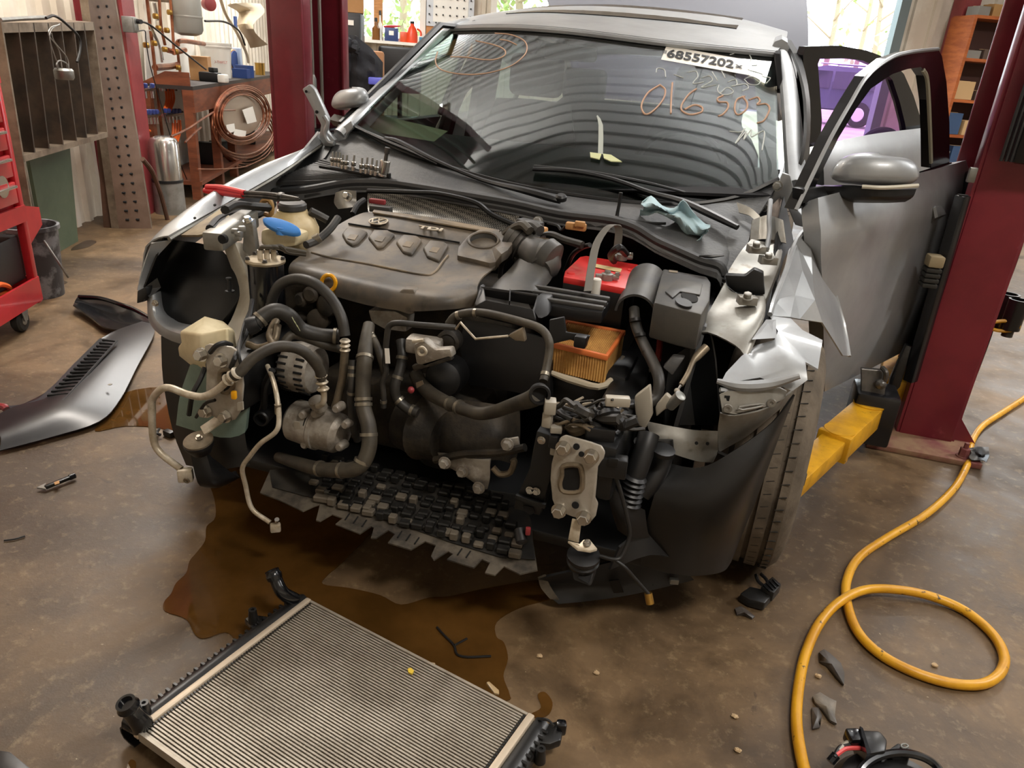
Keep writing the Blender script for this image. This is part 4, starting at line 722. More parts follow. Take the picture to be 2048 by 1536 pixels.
for k in range(7):
    q = hit(1326.5 + k * 1.1, 103 + .2 * k, wsq, .006); cp(B().beam(q - upv.normalized() * .013, q + upv.normalized() * .013, .0008 if k % 2 else .0014, .0005, nw), 'barcode_line', 'ink', st, smooth=False)
def chalk(l, m='chalk', r=.0026, nm='chalk_stroke'): cp(B().tube(onscreen(smooth_path([V(x, y, 0) for x, y in l], 5) and [(q[0], q[1]) for q in smooth_path([V(x, y, 0) for x, y in l], 5)], .0015), r, 5, 1), nm, m, ws)
def C4(l): return [(1200 + x / 3.657, y / 3.657) for x, y in l]
def C3(l): return [(700 + x / 3.657, y / 3.657) for x, y in l]
for l in ([(440, 620), (350, 680), (303, 770), (330, 835), (390, 810), (460, 730), (478, 660), (440, 622)], [(530, 605), (522, 700), (518, 830)], [(705, 650), (650, 690), (600, 760), (600, 810), (660, 838), (740, 820), (745, 785), (690, 768), (620, 800)],
          [(900, 700), (860, 720), (870, 745), (930, 750), (935, 790), (900, 835), (865, 850)], [(1060, 705), (1000, 730), (985, 800), (1010, 840), (1070, 800), (1075, 750), (1040, 705)], [(1090, 730), (1150, 712), (1170, 740), (1150, 765), (1215, 760), (1240, 800), (1200, 880), (1150, 900)]): chalk(C4(l), r=.0034)
for l in ([(410, 530), (420, 500), (470, 510), (480, 565)], [(540, 545), (610, 570)], [(640, 530), (700, 520), (715, 560), (680, 610), (760, 600)], [(740, 570), (800, 555), (820, 590), (740, 640), (850, 620)], [(820, 525), (860, 590)], [(890, 520), (915, 570)], [(935, 600), (990, 580), (1000, 620), (960, 630), (1060, 615), (1085, 645), (1040, 665)], [(870, 620), (860, 660), (890, 690), (950, 690), (975, 665), (930, 640), (880, 680)], [(1060, 575), (1110, 560), (1170, 590), (1150, 620), (1090, 615), (1055, 580)], [(950, 400), (1000, 388), (1080, 395), (1105, 425), (1100, 450)], [(1080, 510), (1180, 540), (1190, 560), (1245, 570), (1215, 610)], [(1110, 480), (1150, 478)]): chalk(C4(l), 'chalk_white', .002)
for l in ([(945, 960), (1030, 965), (1060, 940), (1020, 1000), (990, 1050), (1070, 960), (1050, 1020), (1105, 950), (1110, 1000), (1200, 960), (1185, 1100)],): chalk(C4(l), 'chalk_white', .0022)
for l in ([(640, 380), (625, 450), (660, 505), (760, 535), (900, 545), (1050, 525), (1180, 480), (1270, 410), (1295, 350), (1270, 295), (1180, 255), (1060, 243)], [(735, 415), (860, 420), (960, 435), (1060, 435), (1130, 405), (1130, 365), (1060, 330), (920, 298)], [(1095, 288), (1160, 300), (1220, 328)]): chalk(C3(l), r=.0026)
cp(B().loft([onscreen([(1193, 232), (1197, 250), (1196, 306)], .004), onscreen([(1195, 230), (1206, 250), (1206, 308)], .004)], 2), 'torn_tape', mat('tape_grey', 'aeb4ab', .5), ws, solid=.001)
for nm, l in (('sticky_note', [(1180, 306), (1203, 309), (1199, 320), (1181, 316)]), ('sticky_note', [(1206, 309), (1222, 311), (1244, 325), (1222, 324), (1208, 318)])): cp(B().prism(onscreen(l, .01), V(0, -.002, .003)), nm, 'paper_yellow', ws, smooth=False)
# ---- wiper arms
def wiper(l, r, nm): return cp(B().tube(onscreen(l, .03), r, 6, 4, flat=.6), nm, 'trim_black')
wiper([(707, 252), (770, 280), (830, 305), (876, 328)], [.006, .010, .010, .008], 'wiper_blade'); wa = cp(B().tube(onscreen([(770, 276), (800, 285), (880, 325)], .035) + Yp([(965, 360, .40), (1045, 380, .34), (1100, 395, .33), (1122, 402, .33)]), [.008, .013, .010, .010, .016, .018, .014], 7, 4, flat=.7), 'wiper_arm', 'trim_black'); cp(B().lathe(Y(1122, 400, .33), (0, -.3, 1), [(0, .018), (.012, .018), (.018, .012)], 14), 'pivot_cap', 'trim_black', wa)
wiper([(1068, 332), (1180, 345), (1290, 365), (1370, 385)], [.008, .011, .009, .006], 'wiper_blade'); cp(B().tube(onscreen([(1066, 338), (1150, 343), (1230, 360), (1300, 385)], .03) + Yp([(1362, 402, .40), (1420, 428, .34), (1475, 455, .30)]), [.01, .013, .011, .011, .014, .016, .012], 7, 4, flat=.7), 'wiper_arm', 'trim_black')
# ---- cowl panel and its rubber seal
seal = Yp([(545, 384, .30), (613, 380, .30), (695, 366, .34), (777, 366, .34), (850, 376, .32), (919, 388, .30), (1028, 407, .28), (1120, 428, .26), (1217, 440, .25), (1270, 455, .22), (1315, 482, .18), (1364, 504, .14), (1405, 522, .11), (1438, 532, .10), (1447, 549, .10)])
cowl2 = Yp([(640, 320, .46), (690, 318, .46), (740, 312, .48), (800, 318, .46), (870, 335, .44), (940, 355, .42), (1040, 376, .41), (1130, 395, .40), (1220, 408, .40), (1300, 415, .40), (1370, 418, .40), (1430, 425, .40), (1475, 440, .40), (1490, 460, .38), (1492, 470, .36)])
cowl3 = Yp([(668, 275, .60), (700, 262, .60), (750, 285, .54), (810, 306, .5), (880, 330, .46), (950, 350, .44), (1040, 373, .43), (1130, 391, .42), (1220, 403, .42), (1300, 408, .44), (1380, 411, .46), (1440, 405, .48), (1490, 395, .52), (1530, 380, .55), (1556, 368, .57)])
mid = [a.lerp(c, .5) + V(0, 0, -.004) for a, c in zip(seal, cowl2)]
cp(B().loft([[q + V(0, -.02, -.03) for q in seal], seal, mid, cowl2, cowl3], 2), 'cowl_panel', 'cowl_plastic', solid=.006)
cp(B().tube(seal, .014, 8, 4), 'cowl_seal', mat('seal_rubber', '333435', .5))
cp(B().tube([q + V(0, -.01, -.022) for q in seal[1:13]], .008, 6, 4), 'seal_lip', 'trim_black')
# left grille mat of the cowl
g_ = [Y(540, 372, .31), Y(600, 345, .37), Y(648, 325, .43), Y(760, 357, .38), Y(690, 365, .35)]
gm = cp(B().prism(g_, V(0, -.002, .012)), 'cowl_grille', 'cowl_plastic', smooth=False)
for k in range(14):
    f = .08 + .065 * k; a, c = g_[0].lerp(g_[2], f), g_[4].lerp(g_[3], f); cp(B().beam(a + V(0, 0, .014), c + V(0, 0, .014), .004, .004), 'rib', 'cowl_plastic', gm, smooth=False)
# right deep corner panel of the cowl
cp(B().loft([Yp([(1320, 500, .17), (1365, 522, .13), (1410, 545, .10), (1450, 560, .09)]), Yp([(1290, 440, .36), (1370, 455, .34), (1440, 470, .30), (1490, 500, .22)]), Yp([(1300, 418, .42), (1380, 424, .42), (1460, 432, .42), (1505, 450, .40)])], 3), 'cowl_corner', 'cowl_plastic', solid=.008)
# ---- bulkhead with woven insulation
bk = cp(B().loft([Yp([(560, 395, .33), (720, 380, .36), (900, 398, .33), (1040, 420, .30), (1150, 440, .28), (1290, 480, .22), (1400, 540, .14), (1450, 580, .1)]), [V(x, .36, .55) for x in (-.8, -.5, -.2, 0, .2, .4, .6, .8)], [V(x, .34, .2) for x in (-.8, -.5, -.2, 0, .2, .4, .6, .8)]], 2), 'bulkhead', 'trim_black', solid=.01)
def weave():
    m = mat('insulation', '56544f', .35, .5); nt = m.node_tree; N = nt.nodes; L = nt.links; tc = N['Texture Coordinate']; ck = N.new('ShaderNodeTexChecker'); ck.inputs['Scale'].default_value = 190; mp = N.new('ShaderNodeMapping'); mp.inputs['Rotation'].default_value = (0, math.radians(45), 0); L.new(tc.outputs['Object'], mp.inputs[0]); L.new(mp.outputs[0], ck.inputs[0]); ck.inputs[1].default_value = lin('2e2d2b'); ck.inputs[2].default_value = lin('7d7a72'); L.new(ck.outputs[0], N['Principled BSDF'].inputs['Base Color'])
weave()
cp(B().loft([Yp([(735, 385, .32), (800, 383, .32), (900, 395, .30), (1000, 412, .28), (1040, 422, .27)]), Yp([(735, 415, .28), (800, 420, .28), (900, 436, .26), (1000, 452, .24), (1036, 446, .24)]), Yp([(740, 435, .22), (800, 440, .22), (900, 455, .2), (1000, 475, .2), (1035, 472, .22)])], 3), 'insulation_mat', 'insulation', solid=.01)
cp(B().tube(Yp([(735, 382, .29), (830, 385, .28), (880, 388, .27), (950, 405, .25), (985, 430, .24), (1040, 455, .22)]), .008, 7), 'bulkhead_hose', 'trim_black')
b = B(); b.loft([Yp([(671, 385, .22), (690, 380, .22), (712, 382, .22)]), Yp([(668, 405, .22), (688, 400, .20), (713, 403, .22)]), Yp([(676, 418, .2), (692, 416, .18), (715, 413, .2)])], 3); br = cp(b, 'strut_mount', 'bare_paint', solid=.004); b = B(); bolt(b, Y(697, 394, .17), (0, -1, .4), .011, .02); cp(b, 'stud_nut', 'chrome', br)
# ================================================================ the car: open doors, mirrors, fenders, aprons, wheels
def FD(px, py, off=0.0): return PN(px, py, (.888, -.46, 0), .569 + off)
def RD(px, py, off=0.0): return PN(px, py, (.73, -.68, 0), -.465 + off)
fd = cp(B().loft([[FD(x, y, o) for x, y, o in r] for r in (
    [(1602, 407, 0), (1680, 388, 0), (1760, 368, 0), (1840, 347, 0), (1903, 325, 0)], [(1604, 440, .02), (1685, 420, .024), (1765, 400, .026), (1850, 376, .024), (1911, 352, .015)], [(1608, 478, .036), (1692, 452, .045), (1775, 427, .046), (1852, 402, .042), (1913, 390, .03)],
    [(1612, 540, .028), (1694, 510, .036), (1775, 482, .038), (1850, 455, .034), (1896, 440, .024)], [(1616, 620, .030), (1694, 588, .038), (1770, 560, .040), (1838, 535, .036), (1872, 525, .026)], [(1620, 700, .022), (1692, 668, .03), (1762, 635, .032), (1822, 610, .028), (1850, 600, .02)], [(1624, 770, 0), (1690, 738, 0), (1750, 709, 0), (1802, 684, 0), (1832, 668, 0)])], 3), 'front_door', 'paint', ang=50, solid=-.05)
cp(B().tube([FD(x, y, .032) for x, y in ((1640, 722), (1699, 698), (1750, 672), (1795, 650))], .007, 6), 'lower_moulding', 'trim_black', fd)
outer = [(1592, 420), (1630, 340), (1663, 273), (1700, 208), (1734, 153), (1778, 118), (1816, 105), (1876, 98), (1884, 112), (1893, 164), (1899, 246), (1899, 326)]
inner = [(1614, 412), (1650, 330), (1677, 276), (1712, 218), (1742, 177), (1785, 148), (1815, 138), (1842, 134), (1854, 152), (1860, 200), (1862, 262), (1862, 336)]
k = len(outer); b = B(); O1 = [FD(*q, .012) for q in outer]; I1 = [FD(*q, .012) for q in inner]; n_ = V(-.888, .46, 0) * .035; b.loft([O1, I1]); b.loft([[q + n_ for q in I1], [q + n_ for q in O1]]); b.loft([I1, [q + n_ for q in I1]]); b.loft([[q + n_ for q in O1], O1])
fr = cp(b, 'window_frame', 'gloss_black', fd, smooth=False)
cp(B().tube([FD(x, y, .018) for x, y in outer[:8]], .006, 6), 'frame_trim', 'paint', fd); cp(B().tube([FD(x, y, .01) for x, y in ((1846, 140), (1855, 165), (1860, 262), (1862, 325))], .007, 6), 'inner_trim', mat('trim_sand', '9a9684', .6), fd)
cp(B().tube([FD(x, y, .012) for x, y in ((1606, 408), (1700, 386), (1800, 360), (1900, 328))], .008, 6), 'belt_moulding', 'gloss_black', fd)
# handle
h = cp(B().loft([[FD(x, y, o) for x, y, o in r] for r in ([(1853, 426, .05), (1872, 414, .10), (1902, 408, .06)], [(1855, 444, .05), (1876, 434, .11), (1905, 424, .06)])], 4), 'door_handle', 'paint', fd, solid=.012)
# wing mirror on the open door
def mirror(cx, cy, hw, hh, y, par, flip=1, nm='wing_mirror', low=.72):
    rowsm = []
    for k in range(17):
        a = -math.pi / 2 + math.pi * k / 16; zz = math.sin(a); rr_ = max(math.cos(a), 0) ** .55
        rowsm.append([Y(cx + hw * (rr_ * math.cos(t_)) * flip + (hw * .10 * zz), cy - hh * zz * (1.12 if zz > 0 else .62) + (hh * .1) * math.cos(t_), y - .07 * rr_ * math.sin(t_) * (1 if math.sin(t_) > 0 else .35)) for t_ in [2 * math.pi * j / 20 for j in range(20)]])
    m_ = cp(B().loft(rowsm, 1, True), nm, 'paint', par, ang=60); return m_
mm = mirror(1750, 350, 88, 37, .44, fd)
cp(B().loft([Yp([(1638, 372, .47), (1700, 374, .38), (1770, 380, .37), (1833, 378, .42)]), Yp([(1640, 390, .47), (1700, 396, .39), (1770, 399, .38), (1826, 394, .42)]), Yp([(1650, 402, .50), (1700, 405, .46), (1770, 406, .46), (1810, 404, .48)])], 3), 'mirror_base', 'trim_black', mm, solid=.02)
cp(B().tube(Yp([(1724, 373, .368), (1770, 375, .365), (1836, 371, .40)]), .006, 6), 'indicator', mat('indicator_lens', 'c9c4b4', .15), mm)
cp(B().prism([FD(1606, 378, .02), FD(1650, 372, .02), FD(1662, 400, .02), FD(1606, 408, .02)], V(-.03, .02, 0)), 'mirror_foot', 'trim_black', mm, bevel=.006)
ml = mirror(700, 203, 37, 24, .76, car, -1, 'wing_mirror'); cp(B().loft([Yp([(668, 228, .76), (700, 235, .72), (735, 238, .76)]), Yp([(676, 240, .78), (702, 248, .76), (730, 246, .80)])], 2), 'mirror_base', 'trim_black', ml, solid=.03)
# rear door
rd = cp(B().loft([[RD(x, y, o) for x, y, o in r] for r in ([(1627, 297, 0), (1677, 285, 0), (1740, 274, 0), (1800, 267, 0), (1856, 258, 0)], [(1630, 345, .03), (1680, 335, .04), (1745, 322, .04), (1805, 312, .04), (1862, 300, .03)], [(1634, 420, .03), (1684, 408, .04), (1750, 395, .04), (1810, 382, .04), (1866, 365, .03)], [(1640, 560, 0), (1690, 545, 0), (1755, 525, 0), (1812, 508, 0), (1868, 490, 0)])], 3), 'rear_door', 'paint', ang=50, solid=-.05)
outer = [(1610, 296), (1609, 200), (1606, 110), (1612, 93), (1679, 91), (1734, 101), (1778, 118), (1808, 148), (1827, 191), (1840, 232), (1848, 258)]
inner = [(1640, 290), (1644, 240), (1636, 128), (1640, 118), (1690, 117), (1725, 121), (1764, 137), (1785, 160), (1800, 205), (1810, 246), (1813, 264)]
b = B(); O1 = [RD(*q, .012) for q in outer]; I1 = [RD(*q, .012) for q in inner]; n_ = V(-.73, .68, 0) * .035; b.loft([O1, I1]); b.loft([[q + n_ for q in I1], [q + n_ for q in O1]]); b.loft([I1, [q + n_ for q in I1]]); b.loft([[q + n_ for q in O1], O1])
cp(b, 'window_frame', 'gloss_black', rd, smooth=False); cp(B().prism([RD(*q, 0) for q in inner], V(-.003, .003, 0)), 'window_glass', PG, rd, smooth=False, label='purple tinted rear door glass'); cp(B().tube([RD(x, y, .015) for x, y in ((1628, 297), (1740, 276), (1852, 260))], .008, 6), 'belt_moulding', 'gloss_black', rd)
# ---- car-right fender (photo left): top flange, outer skin, torn edge
fo = Yp([(299, 489, -.34), (333, 453, -.26), (406, 399, -.1), (470, 360, .06), (540, 326, .24), (600, 303, .40), (630, 286, .50), (640, 265, .58)])
fi = Yp([(338, 474, -.34), (365, 458, -.28), (420, 426, -.13), (482, 390, .03), (548, 352, .2), (586, 327, .32), (612, 308, .42), (650, 282, .56)])
cp(B().loft([fi, [a.lerp(c, .5) + V(0, 0, .006) for a, c in zip(fi, fo)], fo, [q + V(-.02, 0, -.03) for q in fo], [V(q.x - .05, q.y, q.z - .14) for q in fo]], 2), 'front_fender', 'paint', ang=50, solid=-.004)
cp(B().tube([q + V(0, 0, -.006) for q in fi], .006, 6), 'fender_flange', 'bare_paint')
for q in ((345, 465), (372, 448), (390, 437), (430, 411)):
    p = PN(q[0], q[1], (0, -.15, 1), Y(q[0], q[1], -.2).z + .03); cp(B().lathe(Y(q[0], q[1], -.22), (0, -.6, 1), [(0, .004), (.003, .004)], 8), 'flange_hole', 'hole_black')
cp(B().loft([Yp([(302, 487, -.35), (292, 520, -.36), (281, 555, -.37), (275, 580, -.38)]), Yp([(345, 480, -.33), (310, 520, -.33), (296, 560, -.35), (286, 585, -.37)])], 3), 'fender_edge', 'paint', solid=.004)
# wheel-arch liner (dark) seen from inside the bay
lnr = cp(B().loft([Yp([(326, 474, -.32), (292, 560, -.36), (280, 590, -.37)]), Yp([(352, 480, -.24), (318, 560, -.26), (300, 600, -.30)]), Yp([(400, 488, -.20), (360, 580, -.31), (330, 640, -.33)]), Yp([(448, 505, -.20), (420, 580, -.29), (380, 655, -.34)]), Yp([(478, 560, -.25), (475, 600, -.29), (430, 660, -.36)]), Yp([(470, 640, -.30), (462, 655, -.3), (440, 670, -.3)])], 4), 'wheel_liner', 'liner', solid=.004)
cp(B().prism(Yc([(291, 574), (274, 582), (273, 607), (286, 604), (294, 590)], -.38), V(0, .03, 0)), 'liner_clip', 'trim_black', bevel=.003); cp(B().loft([Yp([(285, 578, -.37), (315, 556, -.34)]), Yp([(300, 596, -.37), (322, 575, -.34)])]), 'liner_flap', 'liner', solid=.004)
cp(B().loft([Yp([(294, 596, -.36), (297, 640, -.38), (318, 668, -.42), (358, 687, -.46), (400, 690, -.48)]), Yp([(305, 590, -.37), (308, 632, -.39), (330, 656, -.43), (362, 668, -.47), (400, 672, -.49)]), Yp([(316, 584, -.34), (322, 625, -.36), (343, 648, -.4), (368, 655, -.44), (405, 660, -.46)]), Yp([(322, 582, -.28), (332, 618, -.3), (350, 640, -.34), (372, 648, -.38), (408, 652, -.4)])], 3), 'arch_flange', 'paint', solid=.004)
b = B(); bolt(b, Y(311, 606, -.4), (.2, -1, 0), .007); cp(b, 'flange_bolt', 'chrome')
cp(B().loft([Yp([(448, 497, -.22), (466, 545, -.24), (478, 590, -.28), (462, 640, -.33), (440, 670, -.38)]), Yp([(470, 485, -.24), (490, 540, -.26), (500, 590, -.30), (490, 650, -.36), (470, 690, -.42)]), Yp([(500, 490, -.18), (505, 540, -.2), (508, 590, -.24), (508, 660, -.3), (500, 700, -.36)])], 3), 'inner_apron', mat('apron_lit', 'c4beb0', .42, .2, c2='aaa08c', scale=8), solid=.004)  # lit look of this side is put into the paler apron colour
cp(B().beam(Y(425, 484, -.34), Y(500, 436, -.08), .055, .05), 'upper_rail', 'bare_paint', bevel=.006); cp(B().lathe(Y(449, 477, -.36), (.1, -1, 0), [(0, .012), (.012, .012)], 12), 'rail_hole', 'hole_black')
cp(B().loft([Yp([(395, 470, -.32), (430, 462, -.3), (470, 440, -.2)]), Yp([(362, 470, -.3), (395, 448, -.24), (440, 418, -.12)])], 3), 'apron_shelf', mat('grimy_panel', '8f8063', .6, .2, c2='6a5a44', scale=12), solid=.006)
cp(B().prism(Yc([(487, 445), (503, 438), (512, 500), (506, 520), (484, 500)], -.26), V(0, .02, 0)), 'strut_brace', 'bare_paint', bevel=.004); b = B(); bolt(b, Y(496, 442, -.27), (0, -.3, 1), .010); cp(b, 'brace_nut', 'chrome')
for l in ([(420, 458), (440, 438), (475, 428), (510, 428), (535, 422), (546, 408)], [(425, 462), (445, 443), (480, 433), (515, 430), (530, 412)], [(450, 420), (470, 410), (500, 412), (540, 415)]): cp(B().tube([Y(x, y, -.30 + .10 * k) for k, (x, y) in enumerate(l)], .012, 8), 'cable_bundle', 'wire_black')
cp(B().tube(Yc([(523, 408), (528, 401), (540, 402), (544, 415), (541, 430), (530, 428)], .0), .008, 7), 'rubber_grommet', mat('tan_rubber', '9a7a4a', .6))
for q in ((470, 462), (477, 468), (484, 457), (476, 476)): cp(B().box(Y(q[0], q[1], -.33), (.018, .014, .014), random.random()), 'wire_clip', 'galv', bevel=.003)
# hood hinge standing up at the left
cp(B().prism(Yc([(603, 178), (618, 168), (628, 178), (655, 236), (652, 262), (670, 280), (664, 294), (648, 294), (637, 275), (641, 250), (620, 210)], .52), V(.0, .025, 0)), 'hood_hinge', 'paint', bevel=.006)
cp(B().tube(Yc([(648, 232), (655, 246), (650, 268), (658, 284), (668, 287)], .51), .008, 7), 'hinge_bar', 'paint'); cp(B().lathe(Y(634, 224, .515), (0, -1, 0), [(0, .006), (.003, .006)], 10), 'hinge_hole', 'hole_black'); cp(B().lathe(Y(613, 183, .515), (0, -1, 0), [(0, .005), (.003, .005)], 10), 'hinge_hole', 'hole_black')
for l in ([(655, 277), (702, 241), (706, 256), (694, 268), (688, 290), (680, 305), (674, 290), (672, 276)],): cp(B().prism(Yc(l, .56), V(0, .02, 0)), 'fender_bracket', 'paint', bevel=.004)
cp(B().loft([Yp([(572, 335, .42), (600, 305, .5), (635, 262, .62)]), Yp([(600, 345, .40), (650, 315, .46), (665, 285, .55)])], 2), 'hinge_well', 'trim_black', solid=.01)
# ---- car-left side (photo right): upper rail, crumpled fender
cp(B().loft([Yp([(1451, 552, .08), (1470, 520, .16), (1486, 497, .22), (1503, 478, .30)]), Yp([(1490, 565, .06), (1508, 530, .16), (1520, 505, .22), (1535, 485, .3)]), Yp([(1528, 592, .02), (1545, 550, .12), (1556, 520, .2), (1564, 489, .3)]), Yp([(1532, 610, .02), (1552, 560, .12), (1562, 530, .2), (1568, 498, .3)])], 3), 'upper_rail', 'bare_paint', solid=.004)
rl = cp(B().loft([Yp([(1451, 565, .0), (1434, 594, -.06), (1412, 631, -.14), (1376, 672, -.2)]), Yp([(1462, 582, .0), (1450, 610, -.08), (1436, 640, -.16), (1415, 664, -.22)]), Yp([(1490, 590, .0), (1485, 620, -.1), (1480, 655, -.2), (1470, 690, -.26)]), Yp([(1527, 592, .0), (1526, 619, -.1), (1508, 663, -.2), (1490, 712, -.28)]), Yp([(1530, 600, -.0), (1530, 630, -.1), (1514, 675, -.2), (1494, 720, -.28)])], 3), 'fender_rail', 'bare_paint', solid=.004)
for q in ((1512, 498), (1494, 600), (1536, 520)):
    b = B(); b.box(Y(q[0], q[1], .13 if q[1] < 560 else -.08), (.045, .03, .02), .3); bolt(b, Y(q[0], q[1] - 4, .12 if q[1] < 560 else -.09), (0, -.3, 1), .011); cp(b, 'rail_bracket', 'bare_paint', bevel=.002)
cp(B().tube(Yp([(1541, 400, .42), (1538, 440, .34), (1539, 465, .3), (1534, 498, .24)]), .007, 7), 'brace_rod', 'paint')
cp(B().loft([[Y(x + (i - 2) * 3 * t_, y, .36 - .07 * t_ + (.018 if i % 2 else 0)) for i, (x, y) in enumerate(((1505, 440 + 45 * t_), (1520, 434 + 45 * t_), (1535, 430 + 48 * t_), (1550, 434 + 48 * t_), (1566, 440 + 46 * t_)))] for t_ in (0, .5, 1)], 3), 'pressed_panel', 'bare_paint', solid=.004)
cp(B().loft([Yp([(1473, 404, .45), (1500, 415, .42), (1520, 432, .38)]), Yp([(1478, 425, .42), (1500, 432, .4), (1515, 447, .36)])], 3), 'torn_flange', 'bare_paint', solid=.004)
cp(B().prism(Yc([(1565, 345), (1555, 370), (1525, 395), (1515, 420), (1530, 425), (1560, 395), (1578, 420), (1590, 450), (1620, 458), (1612, 440), (1595, 420), (1588, 380), (1580, 350)], .55), V(0, .015, 0)), 'pillar_bracket', 'paint', bevel=.004); cp(bolt(B(), Y(1556, 372, .54), (-.3, -1, 0), .012), 'bracket_bolt', 'galv'); cp(bolt(B(), Y(1530, 410, .54), (-.3, -1, 0), .01), 'bracket_bolt', 'galv')
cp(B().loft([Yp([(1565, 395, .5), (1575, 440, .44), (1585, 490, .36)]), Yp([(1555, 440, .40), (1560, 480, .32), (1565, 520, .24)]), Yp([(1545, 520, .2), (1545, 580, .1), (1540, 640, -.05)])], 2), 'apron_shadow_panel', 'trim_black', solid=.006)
cp(B().prism(Yc([(1450, 550), (1490, 552), (1508, 538), (1527, 546), (1528, 570), (1530, 590), (1500, 588), (1470, 585), (1455, 572)], .02), V(0, .03, 0)), 'rail_foam', 'trim_black', bevel=.004)
# crumpled left fender: faceted sheet
fp = {k_: Y(*q) for k_, q in dict(a=(1620, 453, .34), b=(1593, 482, .26), c=(1573, 538, .14), d=(1548, 600, .02), e=(1539, 631, -.06), f=(1640, 500, .40), g=(1625, 550, .22), h=(1664, 567, .46), i=(1630, 600, .10), j=(1600, 638, -.02), k=(1581, 634, -.05), l=(1688, 646, .44), m=(1655, 625, .26), n=(1699, 712, .36), o=(1686, 711, .26), p=(1645, 645, .10), q=(1605, 540, .16), r=(1590, 590, .05)).items()}
b = B(); ks = list(fp); b.add([fp[x] for x in ks], [[ks.index(x) for x in f] for f in ('afgb', 'bgq', 'bqc', 'cqr', 'crd', 'drke', 'fhg', 'ghm', 'gmi', 'gi', 'qgi', 'qir', 'rijk', 'hlm', 'lno', 'lom', 'mop', 'mpi', 'ipj') if len(f) > 2]); ff = cp(b, 'crumpled_fender', 'paint', smooth=False, solid=.004)
cp(B().tube([fp[x] + V(0, -.004, .004) for x in 'abcde'], .007, 6, 3), 'fender_flange', 'paint', ff); cp(B().tube([fp[x] + V(0, -.003, 0) for x in 'afhln'], .005, 6, 2), 'fender_edge', 'paint', ff)
b = B(); pts = dict(a=(1539, 631, -.06), b=(1581, 636, -.05), c=(1605, 660, -.1), d=(1645, 680, -.20), e=(1611, 724, -.31), f=(1615, 760, -.34), g=(1585, 782, -.35), h=(1500, 700, -.24), i=(1549, 680, -.18), j=(1483, 712, -.30), k=(1452, 745, -.36), l=(1440, 768, -.40), m=(1520, 755, -.34), n=(1575, 735, -.33), o=(1636, 738, -.28), p=(1556, 662, -.12), q=(1512, 690, -.2))
pk = {x: Y(*q) for x, q in pts.items()}; ks = list(pk); b.add([pk[x] for x in ks], [[ks.index(x) for x in f] for f in ('abp', 'bcdop', 'poe', 'pei', 'ien', 'qin', 'hqn', 'hnm', 'jhm', 'jmk', 'kml', 'nef', 'nfg', 'mng')]); fl = cp(b, 'fender_fold', 'paint', smooth=True, ang=60, solid=.004)
tri = cp(B().prism(Yp([(1504, 679, -.24), (1532, 640, -.14), (1552, 640, -.12), (1553, 676, -.2)]), V(0, .004, 0)), 'torn_corner', 'paint', fl, smooth=False)
# headlamp bracket plate with square holes
hb = cp(B().prism(Yp([(1438, 790, -.42), (1455, 783, -.42), (1560, 775, -.34), (1574, 782, -.33), (1570, 798, -.34), (1540, 812, -.38), (1470, 829, -.43), (1444, 825, -.43)]), V(0, .006, 0)), 'headlamp_bracket', 'bare_paint', bevel=.002)
for q in ((1454, 796), (1508, 793), (1560, 788)): cp(B().box(Y(q[0], q[1], -.42 + (q[0] - 1454) * .0008), (.011, .004, .011)), 'square_hole', 'hole_black', hb, smooth=False)
for q in ((1456, 817), (1543, 806)): cp(B().lathe(Y(q[0], q[1], -.435 + (q[0] - 1454) * .0006), (0, -1, .1), [(0, .01), (.003, .009), (.003, .004), (.001, .003)], 16), 'rivet', 'bare_paint', hb)
cp(B().tube(Yp([(1478, 814, -.425), (1520, 808, -.39), (1526, 812, -.39), (1485, 820, -.425)]), .0025, 5, 2, closed=True), 'pressed_slot', 'bare_paint', hb)
cp(B().tube(Yp([(1434, 762, -.40), (1480, 772, -.40), (1540, 768, -.36), (1600, 752, -.36)]), [.006, .012, .012, .006], 8), 'crease', 'paint', fl); cp(B().tube(Yp([(1440, 780, -.41), (1500, 782, -.38), (1560, 772, -.33)]), .006, 6), 'crease', 'paint', fl)
cp(B().loft([Yp([(1440, 826, -.43), (1470, 832, -.43), (1540, 815, -.38), (1590, 778, -.25)]), Yp([(1436, 860, -.42), (1470, 862, -.41), (1530, 838, -.36), (1585, 790, -.24)]), Yp([(1438, 905, -.40), (1455, 895, -.38), (1500, 868, -.33), (1570, 810, -.2)])], 3), 'lower_apron', 'bare_paint', solid=.004)
cp(B().loft([Yp([(1292, 842, -.36), (1340, 852, -.36), (1390, 860, -.36), (1438, 862, -.38)]), Yp([(1300, 868, -.38), (1345, 880, -.38), (1395, 890, -.38), (1440, 890, -.40)]), Yp([(1305, 885, -.38), (1340, 905, -.39), (1392, 922, -.39), (1425, 925, -.4), ])], 4), 'frame_flange', 'bare_paint', solid=.004)
for q in ((1393, 886), (1415, 887)): cp(B().lathe(Y(q[0], q[1], -.395), (0, -1, .2), [(0, .004), (.002, .004)], 10), 'flange_hole', 'hole_black')
